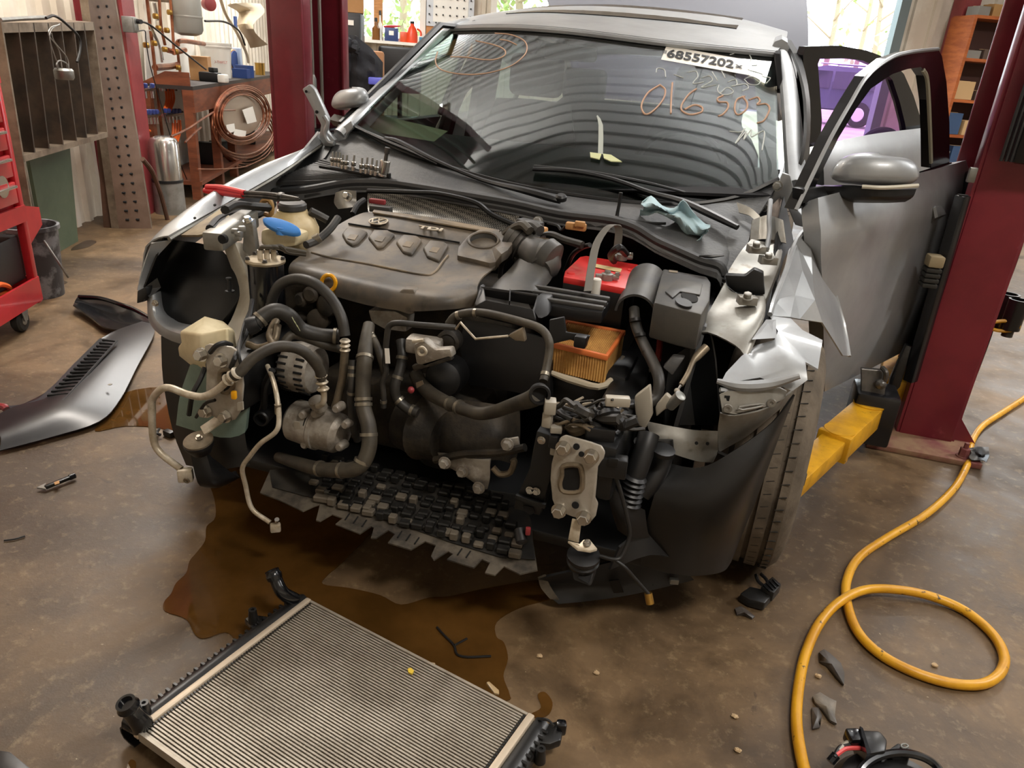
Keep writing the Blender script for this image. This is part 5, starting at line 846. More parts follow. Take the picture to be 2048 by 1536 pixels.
# left wheel liner and tyre
cp(B().loft([Yp([(1330, 925, -.44), (1400, 935, -.46), (1470, 900, -.44), (1545, 845, -.38), (1590, 790, -.34)]), Yp([(1310, 985, -.50), (1400, 1000, -.50), (1470, 975, -.47), (1525, 920, -.42), (1556, 880, -.34)]), Yp([(1290, 1060, -.50), (1380, 1075, -.50), (1445, 1055, -.47), (1490, 1020, -.42), (1518, 985, -.34)]), Yp([(1280, 1130, -.46), (1360, 1150, -.46), (1415, 1150, -.42), (1448, 1142, -.38), (1462, 1125, -.34)])], 4), 'wheel_liner', 'liner', solid=.005)
cp(B().tube(Yp([(1436, 905, -.41), (1470, 915, -.43), (1505, 900, -.4), (1512, 878, -.36)]), .004, 6), 'liner_rim', 'trim_black')
def wheel(cx, cy, steer, lab, par):
    R_, wd = .325, .215; ax = V(math.cos(steer), math.sin(steer), 0); c = V(cx, cy, R_); w = cp(B().lathe(c, ax, [(-wd / 2, .21), (-wd / 2 - .012, .26), (-wd / 2, R_ - .025), (-wd / 2 + .018, R_ - .006)] + [(x, R_ + d) for x0_ in (-.062, -.02, .02, .062) for x, d in ((x0_ - .0065, .0), (x0_ - .0055, -.012), (x0_ + .0055, -.012), (x0_ + .0065, 0))] + [(wd / 2 - .018, R_ - .006), (wd / 2, R_ - .025), (wd / 2 + .012, .26), (wd / 2, .21)], 72, cap=False), 'tyre', 'tyre', par, ang=30)
    cp(B().lathe(c, ax, [(-wd / 2 + .01, .215), (-.06, .19), (-.05, .06), (.04, .05), (.07, .19), (wd / 2 - .005, .215)], 40), 'rim', 'alloy', w)
    b = B(); s = frame_of(ax)
    for k in range(5):
        a = 2 * math.pi * k / 5; rad = s[0] * math.cos(a) + s[1] * math.sin(a)
        for sd_ in (-1, 1): cp(B().beam(c + ax * (sd_ * .07) + rad * .03, c + ax * (sd_ * .085) + rad * .2, .05, .02, ax), 'spoke', 'alloy', w, bevel=.006)
    for k in range(60):
        a = 2 * math.pi * k / 60; rad = s[0] * math.cos(a) + s[1] * math.sin(a); tg = ax.cross(rad)
        for x_, w2 in ((-.076, .02), (.076, .02), (.041, .018)): b.beam(c + ax * (x_ - w2 / 2) + rad * (R_ - .0012) + tg * .003, c + ax * (x_ + w2 / 2) + rad * (R_ - .0012) - tg * .003, .002, .003, rad)
    cp(b, 'tread_sipes', 'rubber', w, smooth=False, kind='stuff'); return w
wheel(.815, .035, math.radians(-4), 'left', car); wheel(-.80, .03, math.radians(-6), 'right', car)
wheel(.80, 2.80, 0, 'rear', car); wheel(-.80, 2.80, 0, 'rear', car)
# ================================================================ the car: engine bay
mat('cover_plastic', '4a453f', .5, c2='6f6250', scale=7, amt=(.42, .68), c3='34312d', s3=16, amt3=(.55, .72)); mat('cover_pad', '5f564a', .55, c2='83735c', scale=14); mat('cast', 'aca69c', .5, .4, c2='857c70', scale=20, c3='b9b2a6', s3=60, amt3=(.6, .75), bump=.2); mat('cast_dark', '2b2824', .6, .4, c2='453d32', scale=14, bump=.2); mat('hose_rubber', '242321', .5, c2='33302b', scale=14); mat('hose_dusty', '474136', .55, c2='302b24', scale=16); mat('tan_metal', '8a7d69', .45, .5, c2='6e6352', scale=20); mat('alu_pipe', 'cdc3b1', .4, .3, c2='a89a82', scale=26); mat('clamp', '8d8678', .35, .8); mat('cream_plastic', 'd8cba8', .45, c2='c4b48c', scale=12); mat('natural_plastic', 'd9c69e', .4, c2='bda778', scale=8); mat('grey_plastic', '383736', .5, c2='4a4741', scale=9); mat('battery_red', 'cf2f2c', .4, c2='b98a72', scale=10, amt=(.58, .8)); mat('filter_orange', 'd9743a', .5); mat('pleat', 'c99a55', .8, c2='a8783c', scale=20); mat('pleat_edge', '8a5a34', .8); mat('yellow_plastic', 'e3a012', .35); mat('blue_cap', '4a8fe0', .35); mat('connector_red', '8a2f33', .4); mat('connector_orange', 'b98a55', .5); mat('plate_steel', 'b6b0a5', .4, .25, c2='978e80', scale=14); mat('white_conn', 'a39c8e', .4); mat('tray', '1b1a18', .4, c2='34302a', scale=18, r2=.6); mat('tray_dust', '5f574b', .6, c2='332e28', scale=18)
CPN = (0, -.145, 1); CPD = .7855
cn = V(0, -.145, 1).normalized(); CT = None
def CV(px, py, h=0.0):
    d = Vector(ray(px, py)).normalized(); q = CT.ray_cast(Vector(CAM), d)[0] if CT else None
    return q + cn * h if q is not None else PN(px, py, CPN, CPD + h)
# ---- engine cover
rows_c = [Yp([(735, 440, .13), (800, 438, .13), (870, 446, .13), (940, 460, .13), (1000, 474, .13)]), Yp([(733, 427, .115), (800, 429, .115), (870, 439, .115), (940, 452, .115), (1004, 467, .115)]), Yp([(702, 438, .06), (775, 447, .06), (850, 460, .06), (930, 476, .06), (1018, 487, .06)]), Yp([(668, 458, 0.0), (750, 474, 0.0), (830, 490, 0.0), (915, 507, 0.0), (1012, 510, 0.02)]),
          Yp([(630, 488, -.09), (715, 508, -.09), (800, 526, -.09), (890, 541, -.09), (988, 538, -.06)]), Yp([(600, 514, -.19), (690, 538, -.2), (785, 560, -.21), (880, 573, -.21), (966, 556, -.14)]), Yp([(584, 527, -.25), (685, 553, -.27), (793, 577, -.28), (890, 590, -.28), (955, 574, -.2)]), Yp([(579, 538, -.27), (682, 572, -.295), (795, 598, -.305), (895, 603, -.30), (952, 590, -.22)]), Yp([(580, 551, -.27), (680, 594, -.295), (798, 620, -.305), (895, 618, -.30), (945, 611, -.22)])]
cover = cp(B().loft(rows_c, 4), 'engine_cover', 'cover_plastic', ang=40, solid=-.004)
CT = BVHTree.FromPolygons([v.co + Vector(car['_L']) for v in cover.data.vertices], [list(p.vertices) for p in cover.data.polygons])
cp(B().prism(Yp([(790, 621, -.31), (796, 585, -.30), (806, 577, -.295), (826, 578, -.295), (832, 590, -.30), (828, 628, -.31), (818, 630, -.31)]), V(0, .03, 0)), 'cover_lug', 'cover_plastic', cover, bevel=.005)
for q in ([(684, 472), (694, 459), (722, 460), (736, 468), (716, 490), (704, 494), (692, 486)], [(736, 478), (748, 463), (776, 464), (790, 472), (766, 498), (754, 500)], [(792, 488), (806, 473), (834, 475), (844, 484), (824, 513), (806, 508)], [(846, 500), (860, 484), (888, 487), (897, 494), (878, 526), (854, 517)]):
    pd = cp(B().prism([CV(*p, -.004) for p in q], cn * .012), 'runner_pad', 'cover_plastic', cover, bevel=.005, seg=3); cx = sum(p[0] for p in q) / len(q); cy = sum(p[1] for p in q) / len(q)
    cp(B().prism([CV(cx + a, cy + c, .008) for a, c in ((-12, 8), (-5, -1), (10, 1), (3, 11))], cn * .0025), 'pad_mark', 'cover_pad', pd, smooth=False)
cp(B().tube([CV(*q, .002) for q in ((623, 506), (660, 516), (740, 530), (843, 550), (868, 546), (886, 524), (896, 512))], .003, 6), 'embossed_line', 'cover_pad', cover)
cp(B().tube([CV(*q, .003) for q in ((697, 449), (800, 466), (919, 487))], .0025, 6), 'panel_joint', 'trim_black', cover)
cp(B().prism([CV(*q, .004) for q in ((748, 425), (860, 440), (960, 458), (1000, 466), (996, 472), (940, 463), (850, 447), (745, 430))], cn * .006), 'rear_strip', 'cover_pad', cover, bevel=.002)
# oil filler block with its well
ob = [(918, 502), (935, 482), (958, 468), (985, 468), (1012, 478), (1025, 492), (1024, 512), (985, 537), (950, 528), (905, 518)]
def rayp(poly, cx, cy, a):
    best = None; dx, dy = math.cos(a), math.sin(a)
    for (x1_, y1_), (x2_, y2_) in zip(poly, poly[1:] + poly[:1]):
        den = dx * (y2_ - y1_) - dy * (x2_ - x1_)
        if abs(den) < 1e-9: continue
        t_ = ((x1_ - cx) * (y2_ - y1_) - (y1_ - cy) * (x2_ - x1_)) / den; u2 = ((x1_ - cx) * dy - (y1_ - cy) * dx) / den
        if t_ > 0 and 0 <= u2 <= 1 and (best is None or t_ > best): best = t_
    return cx + dx * best, cy + dy * best
obr = [rayp(ob, 967, 490, k * .2618) for k in range(24)]
cp(B().ring([CV(*q, -.012) for q in obr], [CV(967 + 30 * math.cos(a), 490 + 16 * math.sin(a), -.012) for a in [k * .2618 for k in range(24)]], cn * .026), 'filler_block', 'cover_plastic', cover, bevel=.004, seg=2)
fc = CV(967, 492, .015); fcr = [CV(967 + 30 * math.cos(a), 490 + 16 * math.sin(a), .0145) for a in [k * .2618 for k in range(24)]]; fci = [CV(967 + 25 * math.cos(a), 492 + 12 * math.sin(a), -.03) for a in [k * .2618 for k in range(24)]]
well = cp(B().loft([fcr + fcr[:1], fci + fci[:1]]).prism(fci, V(0, 0, -.004)), 'filler_well', 'grey_plastic', cover, ang=60); cp(B().tube(fcr, .004, 6, 1, closed=True), 'well_rim', 'cover_plastic', cover); cp(B().lathe(CV(966, 498, -.025), cn, [(0, .03), (.006, .028)], 18), 'filler_cap', 'trim_black', cover); cp(B().tube([CV(952, 497, -.012), CV(966, 500, -.012), CV(979, 504, -.012)], .004, 6), 'cap_grip', 'grey_plastic', cover)
# badge: ring with the two letters, and the type lettering
bc = CV(757, 446, .006); ex = (CV(777, 449, .006) - CV(737, 443, .006)).normalized(); ey = cn.cross(ex)
def bp_(x, y): return bc + ex * x + ey * y
r_ = .0275; cp(B().tube([bp_(r_ * math.cos(a), r_ * math.sin(a)) for a in [k * .2618 for k in range(24)]], .0024, 6, 1, closed=True), 'badge_ring', 'alu_pipe', cover); cp(B().lathe(bc - cn * .004, cn, [(0, .026), (.003, .026)], 28), 'badge_disc', 'trim_black', cover)
for l in ([(-.010, .024), (0, .004), (.010, .024)], [(-.0235, .012), (-.012, -.018), (0, .000), (.012, -.018), (.0235, .012)]):
    for a, c in zip(l[:-1], l[1:]): cp(B().beam(bp_(*a), bp_(*c), .0042, .003, cn), 'badge_letter', 'alu_pipe', cover, smooth=False)
te = (CV(886, 465, .006) - CV(835, 458, .006)).normalized(); text('cover_lettering', 'TDI', CV(861, 462, .006), te, cn.cross(te), (.048, .03), 'alu_pipe', cover, .003, bold=.03)
# dipstick
cp(B().tube([Y(657 + 14 * math.cos(a), 566 + 16 * math.sin(a), -.30) for a in [k * .5236 for k in range(12)]], .0055, 8, 3, closed=True), 'dipstick_handle', 'yellow_plastic'); cp(B().tube(Yp([(664, 580, -.30), (672, 600, -.29), (678, 640, -.26)]), .006, 6), 'dipstick_tube', 'brass')
# ---- tanks and canister on the photo's left
ec = Y(588, 452, -.06); et = cp(B().lathe(ec - V(0, 0, .06), (0, -.05, 1), [(0, .05), (0, .062), (.02, .072), (.055, .074), (.085, .062), (.1, .045), (.108, .043)], 28), 'coolant_tank', 'natural_plastic'); cp(B().lathe(Y(585, 411, -.06) - V(0, 0, .012), (0, -.05, 1), [(0, .038), (.004, .041), (.016, .041), (.022, .036), (.022, .0)], 28), 'tank_cap', 'grey_plastic', et); cp(B().tube(Yp([(620, 422, -.05), (640, 432, -.03), (655, 440, -.02)]), .012, 8), 'tank_hose', 'hose_rubber'); cp(B().tube(Yp([(676, 436, -.05), (660, 458, -.1), (635, 480, -.15), (612, 490, -.2)]), .011, 8), 'heater_hose', 'hose_rubber'); cp(B().lathe(Y(640, 474, -.15), (-.6, -.4, -.4), [(0, .013), (.02, .013)], 14), 'hose_clamp', 'clamp')
wn = cp(B().prism(Yp([(520, 460, -.2), (545, 455, -.2), (592, 470, -.2), (590, 494, -.2), (545, 498, -.2), (520, 490, -.2)]), V(0, .07, 0)), 'filler_neck', 'cream_plastic', bevel=.01); cp(B().prism([Y(565 + 38 * math.cos(a), 458 + 12 * math.sin(a) + 11 * math.cos(a), -.205 - .012 * math.sin(a)) for a in [k * .314 for k in range(20)]], V(0, -.004, .012)), 'washer_cap', 'blue_cap', wn, bevel=.003); cp(B().lathe(Y(567, 468, -.2), (0, 0, 1), [(0, .02), (.02, .02)], 16), 'cap_skirt', 'blue_cap', wn)
cc_ = Y(531, 522, -.33); can = cp(B().lathe(cc_ - V(0, 0, .17), (0, 0, 1), [(0, .03), (0, .046), (.165, .046), (.168, .02)], 28), 'fuel_filter', 'gloss_black'); lid = cp(B().lathe(cc_ - V(0, 0, .004), (0, 0, 1), [(0, .05), (.006, .053), (.011, .05), (.012, 0)], 10), 'filter_lid', mat('lid_tan', 'a89a82', .5, .4), can)
for a in range(5):
    p = cc_ + V(.046 * math.cos(a * 1.25 + .3), .046 * math.sin(a * 1.25 + .3), .009); b = B(); bolt(b, p, (0, 0, 1), .005); cp(b, 'lid_screw', 'steel_worn', lid)
for k in range(3): cp(B().tube([cc_ + V(-.005 + k * .012, -.014 + k * .012, .008), cc_ + V(-.002 + k * .012, -.014 + k * .012, .035), cc_ + V(.018 + k * .012, -.012 + k * .012, .042), Y(575, 498 + 3 * k, -.3), Y(612, 505 + 2 * k, -.27)], .006, 7), 'fuel_line', 'hose_dusty'); cp(B().lathe(cc_ + V(-.005 + k * .012, -.014 + k * .012, .008), (0, 0, 1), [(0, .0075), (.024, .0075)], 10), 'line_nipple', 'alu_pipe', lid)
# washer reservoir
wr = cp(B().loft([Yp([(358, 662, -.54), (410, 637, -.50), (447, 640, -.46), (470, 662, -.48), (455, 655, -.58), (400, 668, -.60)]), Yp([(362, 684, -.54), (412, 660, -.48), (450, 660, -.46), (472, 680, -.48), (458, 690, -.59), (402, 696, -.61)]), Yp([(354, 694, -.53), (410, 668, -.47), (452, 668, -.46), (474, 690, -.48), (456, 705, -.59), (398, 712, -.61)]), Yp([(357, 712, -.53), (414, 690, -.47), (455, 690, -.46), (476, 705, -.48), (455, 722, -.58), (408, 728, -.60)]), Yp([(398, 745, -.53), (425, 738, -.50), (455, 735, -.48), (470, 738, -.5), (452, 748, -.56), (425, 752, -.57)])], 1, closed=True, cap=True), 'washer_reservoir', 'cream_plastic', ang=40, bevel=.007, seg=3)
for l, r_ in (([(505, 600, -.40), (498, 640, -.46), (492, 668, -.52), (480, 690, -.60), (470, 715, -.66), (462, 735, -.66)], .006), ([(462, 690, -.60), (448, 686, -.64), (432, 692, -.66), (420, 705, -.66)], .006), ([(410, 735, -.62), (400, 760, -.64), (385, 790, -.66), (378, 830, -.66)], .006), ([(500, 620, -.42), (488, 650, -.5), (478, 700, -.64), (482, 730, -.66)], .004), ([(430, 800, -.66), (410, 808, -.66), (392, 835, -.66)], .004), ([(545, 740, -.52), (530, 770, -.52), (528, 810, -.5), (520, 830, -.5)], .009)): cp(B().tube(Yp(l), r_, 7), 'loom_wire', 'wire_black')
cp(B().box(Y(468, 790, -.66), (.012, .012, .02), .3), 'yellow_plug', 'yellow_plastic', bevel=.003); cp(B().prism(Yp([(474, 806, -.66), (485, 804, -.66), (486, 820, -.66), (475, 822, -.66)]), V(0, .004, 0)), 'loom_label', 'white_conn', smooth=False); cp(B().lathe(Y(522, 838, -.52), (.2, -1, 0), [(-.05, .018), (0, .021), (.004, .018), (.004, .015), (-.02, .014)], 20), 'pipe_mouth', 'black_plastic'); cp(B().lathe(Y(459, 575, -.42), (0, 0, 1), [(-.012, .012), (-.008, .012), (-.008, .005), (.02, .005), (.022, .007), (.026, .007)], 12), 'push_stud', 'trim_black')
cp(B().loft([Yp([(352, 850, -.56), (360, 790, -.56), (380, 730, -.56)]), Yp([(440, 875, -.57), (440, 800, -.57), (430, 730, -.57)]), Yp([(490, 865, -.56), (495, 790, -.56), (470, 720, -.56)]), Yp([(498, 830, -.52), (500, 770, -.5), (480, 710, -.5)])], 3), 'lower_reservoir', mat('reservoir_green', '7f938a', .35, c2='6a7d74', scale=6), solid=.01)
# black liner sheet added for the fender's shade over the right-hand tyre
cp(B().loft([Yp([(322, 672, -.42), (326, 760, -.42), (345, 860, -.44), (372, 930, -.46)]), Yp([(400, 690, -.46), (400, 780, -.48), (410, 870, -.50), (430, 940, -.5)]), Yp([(480, 700, -.4), (480, 790, -.42), (490, 870, -.44), (500, 930, -.46)])], 3), 'shade_liner', 'liner', solid=.004)
# ---- bumper plates, bolts, horns
def plate(l, hole, y, bolts, nm='bumper_mount'):
    out = Yp([(a, c, y) for a, c in l]); p = cp(B().prism(out, V(0, .008, 0)), nm, 'plate_steel', bevel=.004, seg=2)
    if hole: cp(B().prism(Yp([(a, c, y - .002) for a, c in hole]), V(0, .001, 0)), 'plate_opening', 'hole_black', p, smooth=False); cp(B().tube(Yp([(a, c, y - .001) for a, c in hole]), .006, 7, 3, closed=True), 'opening_lip', 'tan_metal', p)
    for q in bolts:
        b = B(); bolt(b, Y(q[0], q[1], y - .001), (0, -1, .1), .0125, .014); cp(b, 'bolt', 'chrome', p)
    return p
pr_ = plate([(1120, 876), (1130, 871), (1181, 885), (1203, 893), (1210, 905), (1207, 918), (1196, 934), (1190, 996), (1196, 1008), (1191, 1033), (1181, 1045), (1146, 1035), (1112, 1022), (1104, 1000), (1100, 960), (1102, 930), (1110, 899)], [(1127, 932), (1156, 930), (1163, 942), (1165, 960), (1160, 982), (1128, 983), (1120, 968), (1124, 950)], -.62, [(1127, 896), (1183, 912), (1118, 1021), (1168, 1035)])
for q, rr_ in (((1153, 893), .007), ((1151, 1010), .008), ((1163, 908), .006)): cp(B().lathe(Y(q[0], q[1], -.624), (0, -1, .1), [(0, rr_), (.002, rr_)], 14), 'plate_hole', 'hole_black', pr_)
pl_ = plate([(408, 692), (418, 688), (462, 694), (478, 705), (482, 735), (486, 772), (482, 820), (470, 840), (448, 846), (418, 830), (410, 800), (412, 740)], [(440, 745), (462, 742), (466, 775), (446, 785)], -.645, [(404, 709), (444, 720), (413, 822), (452, 832)])
for s, ppl in ((1, pr_), (-1, pl_)): cp(B().box((s * .46 + (0 if s > 0 else .0), -.25, .5), (.085, .72, .13)), 'frame_rail', 'trim_black', bevel=.01)
# horns
cp(B().beam(Y(440, 838, -.63), Y(405, 862, -.66), .03, .005, (0, -.5, 1)), 'horn_bracket', 'alu_pipe', bevel=.001); hn = cp(B().lathe(Y(397, 884, -.66), (0, -.25, 1), [(-.03, .024), (-.01, .034), (-.004, .036), (.002, .036), (.004, .028), (.008, .026), (.008, 0)], 28), 'horn', 'black_plastic'); cp(B().lathe(Y(397, 882, -.66), (0, -.25, 1), [(-.002, .035), (.004, .035), (.006, .028), (.007, 0)], 28), 'horn_disc', 'tan_metal', hn); b = B(); bolt(b, Y(398, 876, -.66), (0, -.25, 1), .006); cp(b, 'horn_nut', 'chrome', hn); cp(B().loft([Yp([(380, 905, -.66), (412, 905, -.64), (430, 920, -.6)]), Yp([(395, 965, -.66), (430, 965, -.64), (470, 950, -.58)]), Yp([(410, 975, -.62), (440, 975, -.6), (480, 955, -.56)])], 3), 'horn_trumpet', 'black_plastic', hn, solid=.02)
cp(B().prism(Yp([(1144, 1038, -.625), (1163, 1042, -.625), (1157, 1086, -.64), (1136, 1080, -.64)]), V(0, .004, 0)), 'horn_strap', 'alu_pipe', bevel=.001); cp(B().prism(Yp([(1135, 1086, -.645), (1158, 1092, -.645), (1166, 1084, -.63), (1178, 1083, -.63), (1194, 1102, -.63), (1180, 1106, -.645), (1155, 1102, -.655)]), V(0, .002, .005)), 'horn_strap_foot', 'alu_pipe', bevel=.001); b = B(); bolt(b, Y(1174, 1087, -.637), (0, -.3, 1), .0065); cp(b, 'horn_nut', 'chrome')
h2 = cp(B().lathe(Y(1167, 1112, -.63), (0, -.15, 1), [(-.034, .022), (-.024, .033), (-.014, .036), (-.010, .032), (-.004, .036), (.004, .036), (.008, .024), (.008, 0)], 28), 'horn', 'black_plastic'); cp(B().prism(Yp([(1140, 1120, -.63), (1192, 1128, -.63), (1182, 1175, -.66), (1145, 1160, -.66)]), V(0, .05, 0)), 'horn_trumpet', 'black_plastic', h2, bevel=.005); cp(B().prism(Yp([(1160, 1130, -.634), (1188, 1134, -.634), (1178, 1168, -.662), (1156, 1156, -.662)]), V(0, .001, 0)), 'trumpet_mouth', 'hole_black', h2, smooth=False)
# ---- hoses and pipes: (name, material, points, radius, clamps)
def hose(nm, m, pts, r, clamps=(), n=14, cm='clamp'):
    h = cp(B().tube(Yp(pts), r, n, 6), nm, m)
    for i_, f in clamps:
        a, c = Y(*pts[i_]), Y(*pts[i_ + 1]); p = a.lerp(c, f); d = (c - a).normalized(); rr_ = r if not isinstance(r, (list, tuple)) else r[i_]
        cp(B().lathe(p - d * .004, d, [(0, rr_ * 1.04), (.0, rr_ * 1.14), (.008, rr_ * 1.14), (.008, rr_ * 1.04)], 16), 'clamp_band', cm, h)
    return h
hose('air_con_pipe', 'alu_pipe', [(463, 754, -.675), (435, 779, -.68), (407, 793, -.68), (376, 789, -.675), (332, 775, -.67), (307, 795, -.66), (304, 820, -.66), (307, 879, -.66), (322, 907, -.66), (362, 938, -.66)], .0088)
cp(B().box(Y(371, 950, -.66), (.036, .022, .036), .5), 'pipe_flange', 'alu_pipe', bevel=.005); cp(B().lathe(Y(374, 960, -.672), (.2, -1, -.2), [(0, .008), (.004, .008), (.004, .004), (.001, .0035)], 14), 'flange_port', 'tan_metal')
hose('air_con_hose', 'hose_dusty', [(463, 754, -.675), (479, 745, -.67), (510, 714, -.64), (557, 693, -.60), (604, 701, -.57), (635, 732, -.54), (644, 757, -.53)], .0128)
for q, q2 in (((456, 760), (474, 746)), ((642, 752), (646, 778))):
    for k in range(3):
        a = Y(q[0] + (q2[0] - q[0]) * k / 2, q[1] + (q2[1] - q[1]) * k / 2, -.675 if q[0] < 500 else -.53); d = Y(*q2, -.62) - Y(*q, -.62); cp(B().lathe(a, d, [(-.004, .0125), (0, .0155), (.004, .0125)], 14), 'ferrule', 'alu_pipe')
hose('air_con_pipe', 'alu_pipe', [(645, 770, -.53), (648, 790, -.53), (646, 806, -.53), (636, 812, -.52)], .0075)
hose('thin_pipe', 'alu_pipe', [(535, 732, -.50), (546, 760, -.55), (554, 795, -.6), (558, 839, -.62), (551, 864, -.63), (522, 886, -.63), (501, 911, -.63), (485, 936, -.63), (491, 970, -.62), (504, 1017, -.62), (540, 1045, -.62)], .006); cp(B().box(Y(551, 1055, -.62), (.026, .016, .024), .6), 'pipe_flange', 'alu_pipe', bevel=.004); cp(B().lathe(Y(554, 1042, -.62), (.3, -.4, 1), [(0, .006), (.008, .006)], 12), 'flange_nut', 'chrome'); cp(B().lathe(Y(556, 818, -.61), (0, 0, 1), [(-.012, .008), (.012, .008)], 12), 'ferrule', 'tan_metal')
hose('coolant_hose', 'hose_rubber', [(543, 614, -.40), (546, 594, -.40), (560, 570, -.40), (590, 558, -.40), (626, 565, -.41), (660, 594, -.42), (682, 633, -.44), (690, 672, -.45)], .0135, [(0, .05)])
for k in range(3): cp(B().lathe(Y(690, 682 + 9 * k, -.45), (0, 0, 1), [(-.004, .010), (0, .0135), (.004, .010)], 14), 'ferrule', 'alu_pipe')
hose('metal_pipe', 'tan_metal', [(690, 700, -.45), (688, 725, -.45), (685, 755, -.45), (676, 795, -.46), (670, 815, -.46)], .0105)
hose('radiator_hose', 'hose_rubber', [(512, 646, -.52), (530, 630, -.50), (553, 621, -.48), (580, 633, -.46), (602, 658, -.44), (638, 670, -.42), (678, 673, -.40)], .0185, [(0, .5), (5, .8)])
u_ = Y(506, 650, -.53); cp(B().lathe(u_, (-.75, -.45, -.35), [(-.014, .018), (.0, .022), (.012, .022), (.012, .017), (-.006, .016)], 20), 'quick_connector', 'black_plastic')
for k in range(3): cp(B().beam(Y(584 + 5 * k, 634 + 8 * k, -.478), Y(590 + 5 * k, 646 + 8 * k, -.476), .001, .001), 'hose_print', 'paper_yellow', smooth=False)
hose('pressure_pipe', 'tan_metal', [(548, 690, -.50), (540, 672, -.48), (545, 655, -.46), (553, 640, -.44)], .010); hose('pressure_pipe', 'tan_metal', [(495, 688, -.5), (520, 695, -.5), (548, 682, -.49), (556, 650, -.46)], .009)
hose('hose', 'hose_dusty', [(565, 690, -.48), (580, 672, -.46), (600, 672, -.44), (650, 690, -.42), (690, 700, -.40)], .011)
hose('charge_pipe', 'hose_dusty', [(557, 914, -.46), (588, 924, -.50), (635, 937, -.54), (690, 941, -.56), (722, 930, -.56), (738, 895, -.54), (737, 852, -.52), (727, 813, -.50), (726, 770, -.48), (729, 720, -.46), (733, 680, -.42), (738, 650, -.38)], [.014, .0165, .0185, .019, .019, .019, .019, .019, .019, .019, .017, .015], [(2, .1), (2, .9), (4, .2), (5, .6), (7, .1), (7, .35), (9, .1)])
hose('small_hose', 'hose_rubber', [(706, 720, -.46), (704, 770, -.48), (702, 800, -.48), (706, 850, -.48), (715, 880, -.46)], .010, [(0, .3), (0, .6), (1, .5)])
hose('breather_hose', 'hose_dusty', [(738, 665, -.40), (752, 690, -.42), (765, 725, -.44), (770, 750, -.44)], .010, [(0, .2), (0, .5)])
hose('coolant_pipe', 'hose_rubber', [(767, 815, -.46), (767, 791, -.46), (765, 766, -.46), (772, 742, -.46), (770, 722, -.46), (775, 664, -.46), (782, 649, -.46), (800, 646, -.46), (831, 649, -.45), (870, 652, -.44), (911, 655, -.42)], .0072, [(0, .5)]); cp(B().prism(Yp([(769, 697, -.47), (778, 697, -.47), (780, 727, -.47), (771, 727, -.47)]), V(0, .001, 0)), 'hose_label', 'label_white', smooth=False)
hose('egr_hose', 'hose_rubber', [(802, 680, -.36), (805, 710, -.38), (800, 740, -.40), (790, 770, -.42), (793, 795, -.42), (812, 815, -.42), (836, 826, -.42)], .013, [(1, .2), (2, .5), (4, .3), (5, .5)])
hose('coolant_pipe', 'hose_dusty', [(897, 648, -.40), (911, 632, -.40), (941, 625, -.40), (977, 627, -.41), (1041, 643, -.43), (1080, 657, -.45), (1097, 679, -.47), (1098, 705, -.48), (1092, 740, -.50), (1087, 762, -.52)], .0095, [(1, .2), (2, .3), (8, .4)])
cp(B().tube(Yp([(912, 658, -.43), (921, 645, -.44), (951, 678, -.45), (1016, 672, -.45)]), .003, 6, 1), 'wire_bracket', 'alu_pipe'); cp(B().prism(Yp([(1015, 672, -.45), (1044, 656, -.45), (1050, 684, -.45), (1030, 682, -.45)]), V(0, .02, 0)), 'pipe_bracket', 'tan_metal', bevel=.003)
tb = hose('charge_tube', 'hose_dusty', [(831, 747, -.34), (841, 766, -.36), (860, 786, -.39), (894, 805, -.43), (929, 819, -.46), (958, 827, -.48), (990, 823, -.50), (1026, 810, -.53), (1058, 800, -.56), (1076, 790, -.575)], [.018, .018, .018, .0165, .0155, .0155, .0155, .016, .019, .021], [(3, .2), (3, .7)], 16)
mo = Y(1079, 788, -.582); cp(B().lathe(mo, (.35, -.85, .1), [(-.012, .021), (.006, .0235), (.008, .0215), (.008, .017), (-.006, .016)], 24), 'tube_mouth', 'black_plastic', tb); cp(B().lathe(mo, (.35, -.85, .1), [(-.004, .016), (-.003, .016)], 20), 'tube_bore', 'hole_black', tb)
cp(B().prism(Yp([(832, 765, -.40), (845, 760, -.40), (848, 768, -.40), (834, 776, -.40)]), V(0, -.002, 0)), 'tube_label', 'tan_metal', smooth=False)
cp(B().ball(Y(822, 780, -.42), .009, 10, 6), 'red_plug', 'connector_red')
# ---- alternator and compressor (axes across the car)
ac = Y(607, 735, -.42); al = cp(B().lathe(ac - V(.05, 0, 0), (1, 0, 0), [(0, .02), (0, .045), (.012, .062), (.03, .066), (.075, .066), (.09, .058), (.1, .03), (.1, 0)], 32), 'alternator', 'cast')
for k in range(10):
    a = 1.9 + k * .26; p = ac + V(.0, .066 * math.cos(a), .066 * math.sin(a)); cp(B().beam(p - V(.04, 0, 0), p - V(.012, 0, 0), .006, .004, V(0, math.cos(a), math.sin(a))), 'vent_slot', 'hole_black', al, bevel=.001); p2 = p; cp(B().beam(p2 + V(.012, 0, 0), p2 + V(.036, 0, 0), .006, .004, V(0, math.cos(a), math.sin(a))), 'vent_slot', 'hole_black', al, bevel=.001)
kc = Y(632, 848, -.46); km = cp(B().lathe(kc - V(.07, 0, .0), (1, -.05, -.06), [(0, .03), (0, .045), (.01, .055), (.075, .057), (.078, .06), (.088, .06), (.09, .055), (.14, .052), (.155, .04), (.16, .02), (.16, 0)], 32), 'air_con_compressor', 'cast')
cp(B().lathe(kc - V(.002, 0, 0), (1, -.05, -.06), [(0, .0585), (.003, .0585)], 32), 'case_joint', 'trim_black', km); cp(B().prism(Yp([(588, 842, -.518), (600, 844, -.518), (602, 864, -.515), (590, 864, -.515)]), V(0, -.002, 0)), 'rating_label', 'white_conn', km, smooth=False)
